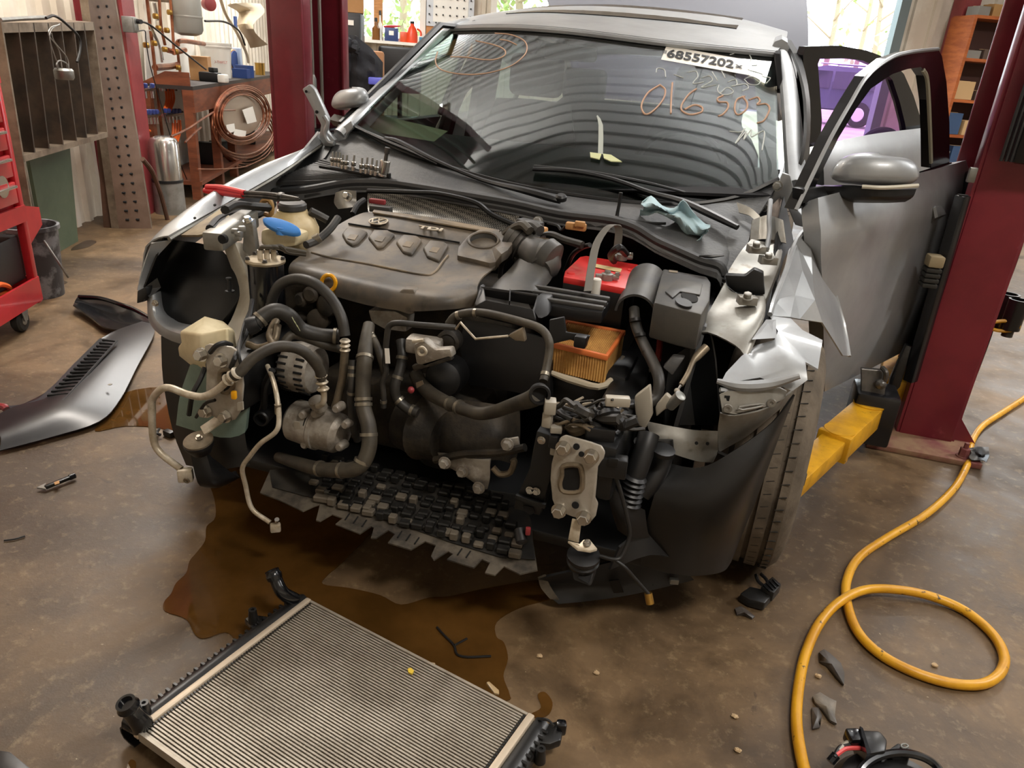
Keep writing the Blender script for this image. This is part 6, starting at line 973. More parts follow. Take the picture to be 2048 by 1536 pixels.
for q in ((604, 830), (629, 828), (672, 818), (678, 895), (608, 890), (690, 850)): cp(B().lathe(Y(q[0], q[1], -.51), (0, -1, .1), [(-.03, .012), (.0, .011), (.004, .008), (.004, 0)], 14), 'mounting_boss', 'cast', km)
cp(B().lathe(Y(634, 806, -.5), (-.2, -.4, .9), [(-.02, .02), (.012, .018), (.016, .012)], 14), 'suction_port', 'cast', km)
cp(B().lathe(ac + V(-.1, .02, -.02), (1, 0, 0), [(0, .05), (.02, .05)], 28), 'belt_pulley', 'trim_black', al)
# ---- engine block, manifolds, gearbox
cp(B().box((-.18, .04, .46), (.6, .34, .40)), 'engine_block', 'cast_dark', bevel=.03); cp(B().box((-.16, -.2, .33), (.5, .16, .2)), 'oil_pan', 'cast_dark', bevel=.03)
cp(B().prism(Yp([(735, 620, -.28), (790, 622, -.28), (815, 635, -.28), (812, 665, -.28), (770, 660, -.28), (742, 645, -.28)]), V(0, .05, 0)), 'heat_shield', 'cast', bevel=.006)
b = B(); b.box(Y(590, 610, -.22), (.16, .06, .14)); cp(b, 'timing_cover', 'cast_dark', bevel=.02)
for q, rr_ in (((620, 590), .022), ((650, 612), .03), ((600, 600), .02), ((585, 640), .018), ((635, 640), .03), ((560, 640), .012)): cp(B().lathe(Y(q[0], q[1], -.30), (random.uniform(-.3, .3), -1, .1), [(-.04, rr_), (.0, rr_), (.006, rr_ * .7), (.006, 0)], 18), 'pulley_boss', 'cast_dark')
# throttle body bracket
th = cp(B().box(Y(850, 690, -.36), (.09, .05, .04), .1), 'throttle_body', 'cast', bevel=.008); cp(B().prism(Yp([(826, 690, -.42), (845, 680, -.42), (870, 700, -.42), (900, 698, -.42), (905, 715, -.42), (850, 735, -.42), (832, 728, -.42)]), V(0, .03, 0)), 'actuator_bracket', 'cast', th, bevel=.005); cp(B().tube([Y(844 + 8 * math.cos(k), 703 + 8 * math.sin(k), -.43) for k in range(6)], .004, 7, 3, closed=True), 'actuator_ring', 'alu_pipe', th); cp(B().beam(Y(825, 683, -.43), Y(848, 680, -.43), .01, .008), 'actuator_lever', 'alu_pipe', th, bevel=.002)
cp(B().lathe(Y(895, 685, -.34), (.1, -1, .1), [(-.04, .03), (0, .03), (.005, .022), (.002, .018), (.006, .01), (.006, 0)], 24), 'throttle_motor', 'cast_dark', th); cp(B().beam(Y(828, 735, -.41), Y(905, 712, -.41), .02, .016), 'adaptor_flange', 'cast_dark', th, bevel=.004)
cp(B().lathe(Y(890, 755, -.33), (.1, -1, .15), [(-.06, .05), (.0, .052), (.02, .046), (.03, .03), (.034, .0)], 28), 'intake_elbow', 'black_plastic')
cp(B().loft([Yp([(800, 800, -.30), (800, 880, -.32), (850, 930, -.30)]), Yp([(860, 790, -.33), (866, 880, -.38), (890, 940, -.36)]), Yp([(930, 800, -.34), (930, 880, -.40), (935, 930, -.40)]), Yp([(1000, 810, -.32), (1000, 870, -.38), (990, 920, -.38)]), Yp([(1040, 820, -.26), (1040, 880, -.3), (1030, 930, -.3)])], 4), 'gearbox', 'cast_dark', solid=.03)
cp(B().lathe(Y(850, 850, -.33), (.9, -.3, 0), [(-.05, .085), (0, .088), (.01, .095), (.02, .088), (.08, .07)], 28), 'bell_housing', 'cast_dark'); cp(B().loft([Yp([(875, 905, -.40), (890, 930, -.42), (950, 960, -.42)]), Yp([(920, 915, -.43), (940, 950, -.45), (962, 978, -.44)]), Yp([(980, 920, -.42), (980, 955, -.43), (975, 978, -.42)])], 3), 'gear_sump', 'cast', solid=.03)
for q in ((958, 975), (925, 942), (890, 925), (1015, 888)): b = B(); bolt(b, Y(q[0], q[1], -.46), (0, -1, 0), .012); cp(b, 'sump_bolt', 'cast')
cp(B().tube(Yp([(870, 920, -.42), (930, 908, -.44), (1000, 905, -.45), (1050, 895, -.46)]), .010, 8), 'selector_rod', 'cast_dark'); cp(B().tube(Yp([(986, 935, -.47), (1000, 948, -.47), (1020, 945, -.47), (1028, 925, -.47), (1026, 918, -.47)]), .008, 7), 'lifting_eye', 'tan_metal'); cp(B().prism(Yp([(1005, 880, -.45), (1035, 875, -.45), (1040, 900, -.45), (1015, 908, -.45)]), V(0, .01, 0)), 'gear_bracket', 'cast', bevel=.003)
# ---- intake, air box, filter
itk = cp(B().tube(Yp([(1030, 478, .08), (1048, 490, .06), (1070, 505, .03)]), [.05, .048, .044], 20, 3), 'intake_bellows', 'grey_plastic')
for k in range(5): cp(B().lathe(Y(1032 + 9 * k, 480 + 6 * k, .08 - .012 * k), (.85, -.2, -.4), [(-.004, .044), (0, .055), (.004, .044)], 24), 'bellows_fold', 'grey_plastic', itk)
cp(B().tube(Yp([(1062, 500, .03), (1080, 515, .0), (1088, 528, -.01), (1078, 540, -.04)]), [.045, .05, .048, .036], 18, 5), 'intake_duct', 'grey_plastic'); cp(B().lathe(Y(1088, 510, .0), (.8, -.2, -.3), [(-.03, .03), (0, .052), (.03, .05), (.04, .03)], 20), 'resonator', 'grey_plastic'); cp(B().prism(Yp([(1070, 485, .02), (1098, 488, .02), (1110, 505, .02), (1075, 512, .02)]), V(0, -.01, .02)), 'duct_label', 'tan_metal', bevel=.004)
for l, m_, rr_ in (([(1010, 470), (1025, 458), (1045, 450), (1060, 462)], 'hose_dusty', .013), ([(1040, 455), (1065, 452), (1080, 462)], 'grey_plastic', .016), ([(1070, 480), (1100, 470), (1130, 480), (1165, 490)], 'hose_rubber', .011), ([(1130, 545), (1145, 510), (1165, 495), (1180, 490)], 'wire_black', .007), ([(1060, 530), (1063, 515), (1090, 510), (1110, 520)], 'grey_plastic', .012), ([(1000, 555), (1005, 525), (1025, 512), (1035, 520), (1025, 545), (1012, 555)], 'grey_plastic', .008)): cp(B().tube([Y(x, y, .08 - .02 * k) for k, (x, y) in enumerate(l)], rr_, 8), 'engine_hose', m_)
cp(B().box(Y(1060, 452, .12), (.08, .035, .035), -.3), 'sensor_module', 'grey_plastic', bevel=.006); cp(B().box(Y(1083, 464, .1), (.03, .03, .03), -.3), 'sensor_plug', 'connector_orange', bevel=.006)
cn_ = cp(B().box(Y(1152, 453, .2), (.062, .022, .022), .05), 'wiring_connector', 'connector_orange', bevel=.005); cp(B().box(Y(1160, 448, .19), (.03, .016, .016), .05), 'connector_latch', 'connector_orange', cn_, bevel=.003); cp(B().tube(Yp([(1131, 452, .2), (1122, 460, .2), (1115, 452, .21), (1095, 447, .22)]), .005, 6), 'connector_wire', 'wire_black', cn_); cp(B().box(Y(755, 403, .2), (.055, .016, .016), .05), 'wiring_connector', 'connector_red', bevel=.004); cp(B().box(Y(762, 418, .18), (.07, .03, .02), .05), 'connector_block', 'grey_plastic', bevel=.003)
cp(B().tube(Yp([(705, 428, .12), (715, 410, .16), (728, 400, .2)]), .009, 8), 'ribbed_conduit', 'wire_black'); b = B(); bolt(b, Y(1076, 443, .2), (0, -1, .3), .012); cp(b, 'ground_bolt', 'galv')
# air box lid: open scoop frame and ribbed panel
b = B(); o_ = Yp([(960, 572, -.20), (1078, 588, -.22), (1072, 640, -.28), (950, 612, -.27)]); i_ = Yp([(968, 578, -.205), (1074, 592, -.225), (1066, 618, -.27), (972, 600, -.265)]); b.ring(o_, i_, V(0, .008, -.03)); sc_ = cp(b, 'intake_scoop', 'black_plastic', bevel=.002); cp(B().prism(Yp([(970, 590, -.19), (1055, 603, -.2), (1062, 618, -.24), (972, 603, -.24)]), V(0, .0, -.02)), 'scoop_floor', 'grey_plastic', sc_, smooth=False); cp(B().beam(Y(1020, 582, -.21), Y(1019, 606, -.26), .003, .012), 'scoop_divider', 'black_plastic', sc_, smooth=False); cp(B().prism(Yp([(1076, 590, -.22), (1102, 594, -.2), (1098, 630, -.26), (1078, 640, -.28), (1066, 620, -.27)]), V(0, .03, 0)), 'scoop_cheek', 'black_plastic', sc_, bevel=.005); cp(B().prism(Yp([(948, 612, -.27), (960, 570, -.2), (966, 575, -.2), (965, 600, -.25)]), V(.0, .02, 0)), 'scoop_cheek', 'black_plastic', sc_, bevel=.003)
lidp = Yp([(1056, 569, -.12), (1140, 581, -.12), (1222, 598, -.12), (1205, 624, -.22), (1150, 620, -.22), (1075, 605, -.22)]); ab = cp(B().prism(lidp, V(0, .0, -.03)), 'air_box_lid', 'black_plastic', bevel=.004)
for f in (.15, .5, .85): cp(B().beam(lidp[0].lerp(lidp[5], f) + V(0, 0, .004), lidp[2].lerp(lidp[3], f) + V(0, 0, .004), .016, .012), 'lid_rib', 'grey_plastic', ab, bevel=.004)
cp(B().loft([Yp([(1030, 530, .0), (1042, 512, .0), (1072, 505, .0), (1100, 516, .0), (1108, 540, .0)]), Yp([(1005, 552, -.05), (1025, 534, -.05), (1060, 526, -.05), (1092, 536, -.05), (1102, 560, -.05)]), Yp([(978, 578, -.13), (1000, 562, -.12), (1040, 556, -.12), (1072, 562, -.12), (1084, 582, -.13)]), Yp([(972, 590, -.17), (1000, 582, -.17), (1040, 580, -.17), (1070, 584, -.17), (1082, 594, -.17)])], 3), 'duct_cover', 'grey_plastic', solid=.008)
cp(B().loft([Yp([(930, 640, -.24), (1000, 650, -.25), (1098, 680, -.28)]), Yp([(920, 700, -.26), (1000, 720, -.28), (1100, 745, -.3)]), Yp([(940, 770, -.26), (1010, 780, -.28), (1100, 800, -.3)])], 2), 'air_box_body', 'black_plastic', solid=.02)
fy = -.20; ft = Yp([(1098, 684, -.28), (1130, 638, -.12), (1252, 660, -.12), (1216, 712, -.28)]); fl_ = cp(B().ring(ft, [sum(ft, V(0, 0, 0)) / 4 * .12 + q * .88 for q in ft], V(0, 0, -.014)), 'air_filter', 'filter_orange', bevel=.003)
dz = V(0, 0, -.075)
for (a, c), nP in (((ft[0], ft[3]), 46), ((ft[3], ft[2]), 2)):
    rr_ = []; nrm = V(0, -1, 0) if nP > 10 else V(.8, -.2, 0)
    for k in range(nP + 1): rr_.append(a.lerp(c, k / nP) + nrm * (-.004 + (.0015 if k % 2 else -.0015) * (1 if nP > 10 else 0)))
    cp(B().loft([[q + V(0, 0, -.012) for q in rr_], [q + dz for q in rr_]]), 'filter_pleats', 'pleat', fl_, smooth=False)
top_in = [sum(ft, V(0, 0, 0)) / 4 * .14 + q * .86 + V(0, 0, -.006) for q in ft]; b = B(); nP = 60; b.loft([[top_in[0].lerp(top_in[3], k / nP) + V(0, 0, .003 * (k % 2)) for k in range(nP + 1)], [top_in[1].lerp(top_in[2], k / nP) + V(0, 0, .003 * (k % 2)) for k in range(nP + 1)]]); cp(b, 'filter_top', 'pleat', fl_, smooth=False)
cp(B().tube([q + dz + V(.003, -.006, 0) for q in (ft[0], ft[0].lerp(ft[3], .5) + V(0, 0, -.008), ft[3], ft[2])], [.006, .01, .008, .007], 8, 4), 'filter_seal', mat('seal_white', 'b9ae98', .7), fl_)
cp(B().prism(Yp([(1098, 640, -.29), (1128, 634, -.29), (1132, 665, -.29), (1180, 672, -.3), (1172, 692, -.3), (1140, 680, -.3), (1098, 690, -.3)]), V(0, .01, 0)), 'air_box_rim', 'black_plastic', bevel=.003); cp(B().box(Y(1162, 682, -.31), (.03, .03, .03)), 'rim_clip', 'black_plastic', bevel=.005)
cp(B().box((.33, -.16, .52), (.26, .2, .12)), 'air_box_tray', 'black_plastic', bevel=.02)
# ---- battery
bt = [Z(x, y, .755) for x, y in ((1130, 541), (1160, 513), (1172, 511), (1278, 529), (1252, 577), (1127, 553))]; bat = cp(B().prism([q + V(0, 0, -.012) for q in bt], V(0, 0, -.16)), 'battery', 'black_plastic', bevel=.006); cp(B().prism(bt, V(0, 0, -.02)), 'battery_top', 'battery_red', bat, bevel=.004)
cp(B().prism([Z(x, y, .757) for x, y in ((1180, 526), (1244, 538), (1241, 545), (1177, 532))], V(0, 0, .0008)), 'battery_label', mat('label_gold', 'c9b07a', .5), bat, smooth=False)
for q in ((1142, 547), (1262, 541)): cp(B().lathe(Z(q[0], q[1], .755), (0, 0, 1), [(0, .011), (.003, .010)], 16), 'vent_plug', 'battery_red', bat)
for q, z in (((1214, 556), .76), ((1243, 516), .775)):
    p = Z(q[0], q[1], z); tm = cp(B().lathe(p, (0, 0, 1), [(-.005, .016), (.012, .016), (.014, .009), (.02, .008)], 18), 'terminal_clamp', 'galv', bat); cp(B().beam(p + V(-.03, -.01, .004), p + V(.03, .01, .004), .014, .012), 'clamp_arm', 'galv', bat, bevel=.003); b = B(); bolt(b, p + V(.025, .008, .01), (0, 0, 1), .006); cp(b, 'clamp_nut', 'chrome', bat)
cp(B().tube([Z(1228, 522, .77), Z(1222, 510, .80), Z(1238, 495, .83), Z(1252, 508, .80)], .010, 8), 'battery_cable', 'wire_black'); cp(B().lathe(Z(1193, 570, .75), (0, 0, 1), [(-.03, .012), (.015, .012), (.018, .009)], 14), 'terminal_post', 'plastic_white', bat)
s1 = [(1168, 582, -.16), (1176, 531, -.1), (1186, 487, -.04), (1207, 455, .0), (1225, 449, .03), (1230, 463, .05), (1227, 495, .06)]
cp(B().loft([Yp(s1), [q + V(.018, .012, .0) for q in Yp(s1)]], 3), 'hold_down_strap', mat('strap_grey', '66625a', .6), solid=.003)
# ---- fuse box
fb = [Z(x, y, .775) for x, y in ((1326, 537), (1415, 553), (1422, 564), (1420, 600), (1404, 628), (1360, 618), (1308, 604))]; fz = cp(B().prism(fb, V(0, 0, -.09)), 'fuse_box', 'grey_plastic', bevel=.006)
for cx, cy, rx, ry, h_, m_ in ((1367, 609, 17, 8, .004, 'trim_black'), (1379, 595, 17, 10, -.0002, 'hole_black')): cp(B().prism([Z(cx + rx * math.cos(a) + .25 * rx * math.sin(a) * 0, cy + ry * math.sin(a) + .28 * rx * math.cos(a), .7755) for a in [k * .314 for k in range(20)]], V(0, 0, .002 + max(h_, 0))), 'socket_opening', m_, fz, bevel=.0)
cp(B().prism([Z(x, y, .776) for x, y in ((1338, 540), (1356, 542), (1355, 546), (1338, 544))], V(0, 0, .0006)), 'makers_mark', 'tan_metal', fz, smooth=False); cp(B().prism([Z(x, y, .776) for x, y in ((1330, 585), (1355, 560), (1405, 570), (1400, 592), (1360, 585), (1345, 598))], V(0, 0, .004)), 'raised_panel', 'grey_plastic', fz, bevel=.002)
hp_ = []
for px, py, y in ((1290, 548, .06), (1278, 580, -.06), (1266, 612, -.17)):
    c_ = Y(px + 6, py, y); hp_.append([c_ + V(.052 * math.cos(a) , 0, .05 * math.sin(a) - .02) for a in [math.pi * k / 10 for k in range(11)]])
cp(B().loft(hp_, 2), 'cable_shroud', 'grey_plastic', solid=.006)
hose('main_loom', 'hose_rubber', [(1268, 618, -.16), (1272, 650, -.2), (1288, 690, -.25), (1306, 725, -.3), (1318, 760, -.34), (1312, 795, -.36), (1285, 808, -.38), (1250, 810, -.4), (1225, 812, -.42)], .0135)
for k, q in enumerate([(1270, 640), (1280, 670), (1295, 705), (1310, 740), (1318, 775)]): cp(B().lathe(Y(q[0], q[1], -.2 - .035 * k), (.3, -.4, -.8), [(-.004, .0142), (.004, .0142)], 12), 'loom_tape', 'wire_black')
cp(B().tube(Yp([(1318, 640, -.1), (1320, 680, -.14), (1316, 720, -.2)]), .008, 7), 'red_cable', mat('cable_red', '7d2a22', .5))
# ---- right front corner: looms, connectors, ducts, bracket
cp(B().prism(Yp([(1073, 862, -.58), (1105, 872, -.58), (1108, 930, -.58), (1080, 1032, -.58), (1027, 1018, -.58), (1032, 995, -.58), (1058, 940, -.58)]), V(0, .06, 0)), 'front_bracket', 'trim_black', bevel=.004)
for q, m_ in (((1083, 880), 'chrome'), ((1060, 980), 'chrome'), ((1073, 982), 'chrome')): b = B(); bolt(b, Y(q[0], q[1], -.582), (0, -1, 0), .007); cp(b, 'bracket_bolt', m_)
cp(B().beam(Y(1032, 992, -.585), Y(1092, 1012, -.585), .012, .012), 'bracket_ledge', 'trim_black', bevel=.002); cp(B().prism(Yp([(1046, 1010, -.582), (1066, 1015, -.582), (1070, 1026, -.582), (1060, 1030, -.582), (1048, 1022, -.582)]), V(0, .001, 0)), 'bracket_slot', 'hole_black', smooth=False)
rr_ = random.Random(11)
for k in range(46):
    x0_, y0_ = rr_.uniform(1085, 1220), rr_.uniform(808, 870); l = [(x0_, y0_, -.5 - rr_.uniform(0, .08))]
    for j in range(3): l.append((l[-1][0] + rr_.uniform(5, 32), l[-1][1] + rr_.uniform(-12, 14), l[-1][2] + rr_.uniform(-.03, .03)))
    cp(B().tube(Yp(l), rr_.choice([.004, .006, .009, .011, .003]), 6), 'loom_wire', rr_.choice(['wire_black', 'wire_black', 'hose_rubber', 'hose_rubber', 'tan_metal']))
for q, s_, m_ in (((1100, 812), (.025, .03, .03), 'white_conn'), ((1095, 838), (.02, .02, .035), 'white_conn'), ((1112, 858), (.025, .02, .015), 'white_conn'), ((1235, 802), (.05, .02, .02), 'white_conn'), ((1200, 864), (.06, .035, .03), 'black_plastic'), ((1110, 880), (.02, .03, .03), 'black_plastic'), ((1125, 925 + 0), (.001, .001, .001), 'black_plastic'), ((1108, 900), (.014, .014, .022), 'white_conn')): cp(B().box(Y(q[0], q[1], -.58), s_, rr_.uniform(-.5, .5)), 'loom_connector', m_, bevel=.003)
cb = cp(B().box(Y(1226, 932, -.6), (.058, .03, .045), .15), 'plug_connector', 'black_plastic', bevel=.004); cp(B().box(Y(1226, 924, -.617), (.02, .006, .018), .15), 'plug_latch', 'trim_black', cb, bevel=.001)
for k in range(3): cp(B().tube(Yp([(1218 + 3 * k, 915, -.6), (1216 + 3 * k, 895, -.58), (1200 + 4 * k, 875, -.56)]), .0022, 5), 'plug_wire', ['paper_yellow', 'white_conn', 'wire_black'][k], cb)
hose('sensor_lead', 'wire_black', [(1230, 950, -.6), (1242, 986, -.6), (1254, 1035, -.6), (1259, 1072, -.6), (1244, 1111, -.62), (1229, 1119, -.63), (1200, 1112, -.63)], .0045); hose('sensor_lead', 'wire_black', [(1229, 1119, -.63), (1250, 1135, -.63), (1268, 1155, -.62), (1298, 1189, -.61)], .004); cp(B().lathe(Y(1298, 1195, -.61), (.4, -.3, -1), [(-.01, .009), (.014, .009)], 12), 'sensor_end', 'brass')
d1 = hose('brake_duct', 'black_plastic', [(1298, 868, -.48), (1290, 895, -.5), (1278, 930, -.52), (1268, 955, -.53)], .0235, n=16); d2 = hose('brake_duct', 'black_plastic', [(1325, 880, -.44), (1326, 905, -.45), (1318, 935, -.47), (1300, 965, -.49), (1282, 985, -.5)], .0235, n=16)
for k in range(6): cp(B().lathe(Y(1270 - 2.2 * k, 955 + 10 * k, -.535), (.15, .1, .98), [(-.006, .021), (0, .027), (.006, .021)], 18), 'duct_bellows', 'black_plastic', d1)
for q, dd_ in (((1290, 890), d1), ((1326, 902), d2)): cp(B().lathe(Y(q[0], q[1], -.49), (.1, -.1, 1), [(-.005, .026), (.005, .026)], 18), 'duct_collar', 'trim_black', dd_)
cp(B().loft([Yp([(1215, 960, -.56), (1250, 1000, -.56), (1290, 1020, -.52)]), Yp([(1220, 1010, -.56), (1250, 1040, -.57), (1295, 1060, -.52)]), Yp([(1235, 1060, -.54), (1260, 1075, -.55), (1300, 1075, -.5)])], 3), 'duct_boot', 'black_plastic', solid=.01)
# white fuel cap-like bracket and ball stud
cp(B().prism(Yp([(1268, 795, -.42), (1300, 770, -.42), (1305, 830, -.42), (1290, 860, -.42), (1272, 850, -.42)]), V(0, .02, 0)), 'torn_reservoir', 'white_conn', bevel=.006); cp(B().prism(Yp([(1310, 815, -.42), (1332, 788, -.42), (1345, 800, -.42), (1356, 815, -.42), (1330, 820, -.42), (1312, 835, -.42)]), V(0, .02, 0)), 'torn_reservoir', 'white_conn', bevel=.005); cp(B().lathe(Y(1355, 797, -.42), (.5, -.3, .9), [(-.03, .012), (.012, .013), (.014, .008)], 14), 'nozzle', 'galv')
hose('latch_cable', 'tan_metal', [(1413, 694, -.26), (1395, 712, -.28), (1385, 725, -.3), (1375, 748, -.33), (1362, 770, -.36)], [.010, .010, .006, .006, .006]); cp(B().tube(Yp([(1362, 770, -.36), (1356, 779, -.37)]), .003, 6, 1), 'stud', 'chrome'); cp(B().ball(Y(1354, 782, -.37), .007, 12, 8), 'ball_stud', 'white_conn')
cp(B().loft([Yp([(1340, 720, -.2), (1380, 690, -.18), (1420, 668, -.2)]), Yp([(1330, 790, -.24), (1380, 760, -.2), (1430, 720, -.22)]), Yp([(1330, 850, -.28), (1390, 850, -.22), (1440, 850, -.24)])], 2), 'inner_fender', 'trim_black', solid=.006); cp(B().prism(Yp([(1325, 735, -.3), (1345, 712, -.28), (1370, 715, -.28), (1345, 752, -.3)]), V(0, .02, 0)), 'inner_bracket', 'grey_plastic', bevel=.004)
# ---- bay floor, under tray, cross member
cp(B().box((0, -.06, .20), (1.3, .8, .03)), 'sub_frame', 'trim_black', bevel=.006); cp(B().loft([[V(x, -.1, .25) for x in (-.75, 0, .75)], [V(x, -.1, .8) for x in (-.60, 0, .60)]]), 'bay_shadow_panel', 'trim_black', solid=.01) if 0 else None
for s in (-1, 1): cp(B().loft([[V(s * .62, y, .18) for y in (-.4, 0, .4)], [V(s * .60, y, .5) for y in (-.35, 0, .4)], [V(s * .62, y, .72) for y in (-.2, 0, .4)]]), 'inner_wing', 'trim_black', solid=.01)
def T(px, py, h=0.0): return PN(px, py, (0, -.12, 1), .265 + h)
tn = V(0, -.12, 1).normalized()
fe = [(520, 985), (560, 1000), (606, 1022), (628, 1012), (640, 1008), (632, 1040), (640, 1042), (664, 1028), (686, 1036), (671, 1048), (720, 1067), (742, 1052), (748, 1055), (742, 1075), (752, 1076), (776, 1060), (790, 1068), (776, 1085), (822, 1099), (850, 1082), (872, 1090), (862, 1112), (868, 1120), (896, 1102), (906, 1108), (894, 1118), (948, 1135), (964, 1118), (980, 1125), (970, 1145), (990, 1150), (1008, 1132), (1040, 1148), (1075, 1140), (1060, 1040), (1040, 990), (800, 950), (640, 930), (540, 940)]
ut = cp(B().prism([T(*q) for q in fe], tn * -.004), 'under_tray', 'tray_dust', smooth=False)
cp(B().prism([T(*q, .002) for q in ((540, 942), (640, 932), (800, 952), (1040, 992), (1062, 1042), (1070, 1120), (1000, 1115), (900, 1085), (760, 1035), (660, 1005), (600, 990), (545, 975))], tn * .002), 'tray_mat', 'tray', ut, smooth=False)
for (xa, ya) in ((690, 1040), (707, 1046), (724, 1053), (795, 1075), (812, 1081), (829, 1088), (915, 1110), (932, 1115)): cp(B().beam(T(xa, ya, .003), T(xa + 9, ya - 13, .003), .003, .002, tn), 'tray_slot', 'hole_black', ut, smooth=False)
blk = None; rb = random.Random(5); protos = []
for r_i in range(7):
    for k in range(17):
        f = k / 16; px = 640 + 390 * f - 6 * r_i + (r_i % 2) * 10; py = 1000 + 112 * f - 15 * r_i - 4 * f * r_i + rb.uniform(-2, 2)
        if px > 1045 or px < 600 or (r_i > 4 and k < 2): continue
        p = T(px, py, .004)
        if not protos:
            for sz in ((.030, .022, .016), (.02, .02, .022), (.024, .018, .012), (.027, .024, .014)):
                for m_ in ('tray_dust', 'tray'): protos.append((cp(B().box(p + tn * sz[2] / 2, sz, .12), 'tray_block', m_, ut, bevel=.003, seg=1), p))
            for k_, (o_b, p_) in enumerate(protos): o_b.location = Vector(o_b.location) + (T(655 + 40 * k_, 1003 + 11 * k_, .004) - p_)
            protos = [(o_b, Vector(p_) + (T(655 + 40 * k_, 1003 + 11 * k_, .004) - p_)) for k_, (o_b, p_) in enumerate(protos)]
        dk = 1 if rb.random() < .45 + .1 * r_i else 0; o_b, p_ = protos[rb.randrange(4) * 2 + dk]
        clone(o_b, ut, p - p_)
for q in ((655, 985), (672, 990)): cp(B().box(T(q[0], q[1], .012), (.016, .012, .01), .2), 'metal_clip', 'galv', ut, bevel=.002)
cp(B().lathe(Y(1042, 1075, -.6), (.4, -.6, -.5), [(-.02, .012), (.01, .014), (.014, .01)], 14), 'tow_eye_cap', 'black_plastic'); cp(B().box(Y(1056, 1062, -.6), (.012, .01, .02), .3), 'red_tab', 'connector_red', bevel=.003)
# lower shield at the photo's lower right
sh = cp(B().loft([[Z(x, y, z) for x, y, z in r] for r in ([(1078, 1158, .10), (1085, 1180, .05), (1117, 1208, .02)], [(1120, 1148, .12), (1140, 1172, .06), (1160, 1204, .03)], [(1220, 1125, .15), (1230, 1165, .08), (1250, 1192, .05)], [(1320, 1095, .18), (1330, 1140, .12), (1340, 1172, .08)], [(1345, 1110, .16), (1370, 1140, .12), (1388, 1160, .09)])], 3), 'splash_shield', 'black_plastic', solid=.006)
cp(B().loft([[Z(x, y, z + .004) for x, y, z in r] for r in ([(1076, 1156, .10), (1082, 1176, .06), (1100, 1198, .03)], [(1092, 1150, .11), (1100, 1172, .065), (1118, 1200, .035)])], 3), 'shield_tip', 'tray_dust', sh, solid=.003); cp(B().box(Z(1348, 1162, .105), (.022, .012, .014), .3), 'metal_clip', 'galv', sh, bevel=.001)
cp(B().loft([Yp([(1240, 1095, -.56), (1290, 1060, -.5), (1340, 1090, -.46)]), Yp([(1220, 1140, -.58), (1300, 1110, -.52), (1360, 1120, -.46)])], 3), 'lamp_shroud', 'black_plastic', solid=.008)
for a, c in (((1228, 1160), (1238, 1185)), ((1290, 1140), (1300, 1172))): cp(B().beam(Z(*a, .10), Z(*c, .07), .004, .03), 'shield_rib', 'black_plastic', sh, smooth=False)
# ================================================================ loose things on the car
t = thing('pliers', 'long pliers with red handles lying on the photo-left fender', 'pliers', Y(520, 385, .0)); PY = -.02
def pY(x, y): return Y(x, y, PY - (x - 410) * .0006)
for l in ([(414, 374), (440, 376), (470, 382), (490, 386)], [(410, 381), (440, 384), (468, 388), (486, 391)]): B().tube([pY(*q) for q in l], [.009, .0105, .0105, .009], 10).build('grip', mat('grip_red', 'd41f2a', .3), t)
for l in ([(488, 385), (530, 388), (560, 392), (598, 397)], [(486, 391), (530, 393), (565, 397), (600, 399)]): B().tube([pY(*q) for q in l], [.006, .007, .008, .004], 8).build('jaw', 'steel_worn', t)
B().lathe(pY(562, 393), (0, -.3, 1), [(-.002, .012), (.008, .012), (.01, .009)], 16).build('pivot', 'steel_worn', t)
# socket rail with bits
ra, rb_ = Y(640, 333, .36), Y(776, 356, .36); rv = (rb_ - ra); t = thing('socket_rail', 'black socket rail lying on the cowl at the foot of the windscreen', 'rail', ra.lerp(rb_, .5))
B().beam(ra, rb_, .016, .010).build('rail', 'trim_black', t, bevel=.002); B().box(rb_ + V(.004, 0, .006), (.008, .018, .02), .1).build('end_stop', 'trim_black', t, bevel=.002)
names = ['first', 'second', 'third', 'fourth', 'fifth', 'sixth', 'seventh', 'eighth', 'ninth', 'tenth']
for k, (px, py, h) in enumerate([(664, 331, 1), (671, 332, 1), (678, 333, 1.02), (684, 337, 1), (692, 338, 1.0), (706, 341, 1.1), (722, 345, 1.05), (732, 347, 1.15), (742, 349, 1.18), (751, 351, 1.1)]):
    p = Y(px, py, .358); q = thing('bit_socket', 'small chrome bit socket standing on the rail, %s from the left' % names[k], 'socket', p, 'bit sockets on the rail'); s = h * .001 * 2.0; ax = V(.12, 0, 1)
    B().lathe(p, ax, [(0, .007), (.0, .008), (.012 * h, .008), (.013 * h, .007), (.016 * h, .0085), (.026 * h, .0085), (.028 * h, .006)], 14).build('socket', 'chrome', q); B().lathe(p, ax, [(.026 * h, .0038), (.045 * h, .0034), (.047 * h, .0028)], 6).build('bit', 'galv', q)
p = Y(766, 352, .355); q = thing('large_socket', 'large chrome bit socket at the right end of the rail', 'socket', p); ax = V(.18, 0, 1); B().lathe(p, ax, [(0, .013), (.0, .017), (.006, .017), (.007, .016), (.012, .0172), (.05, .0172), (.053, .015)], 24).build('socket', 'chrome', q); B().lathe(p, ax, [(.05, .007), (.075, .006), (.076, .009), (.095, .009), (.096, .004)], 12).build('bit', 'steel_worn', q)
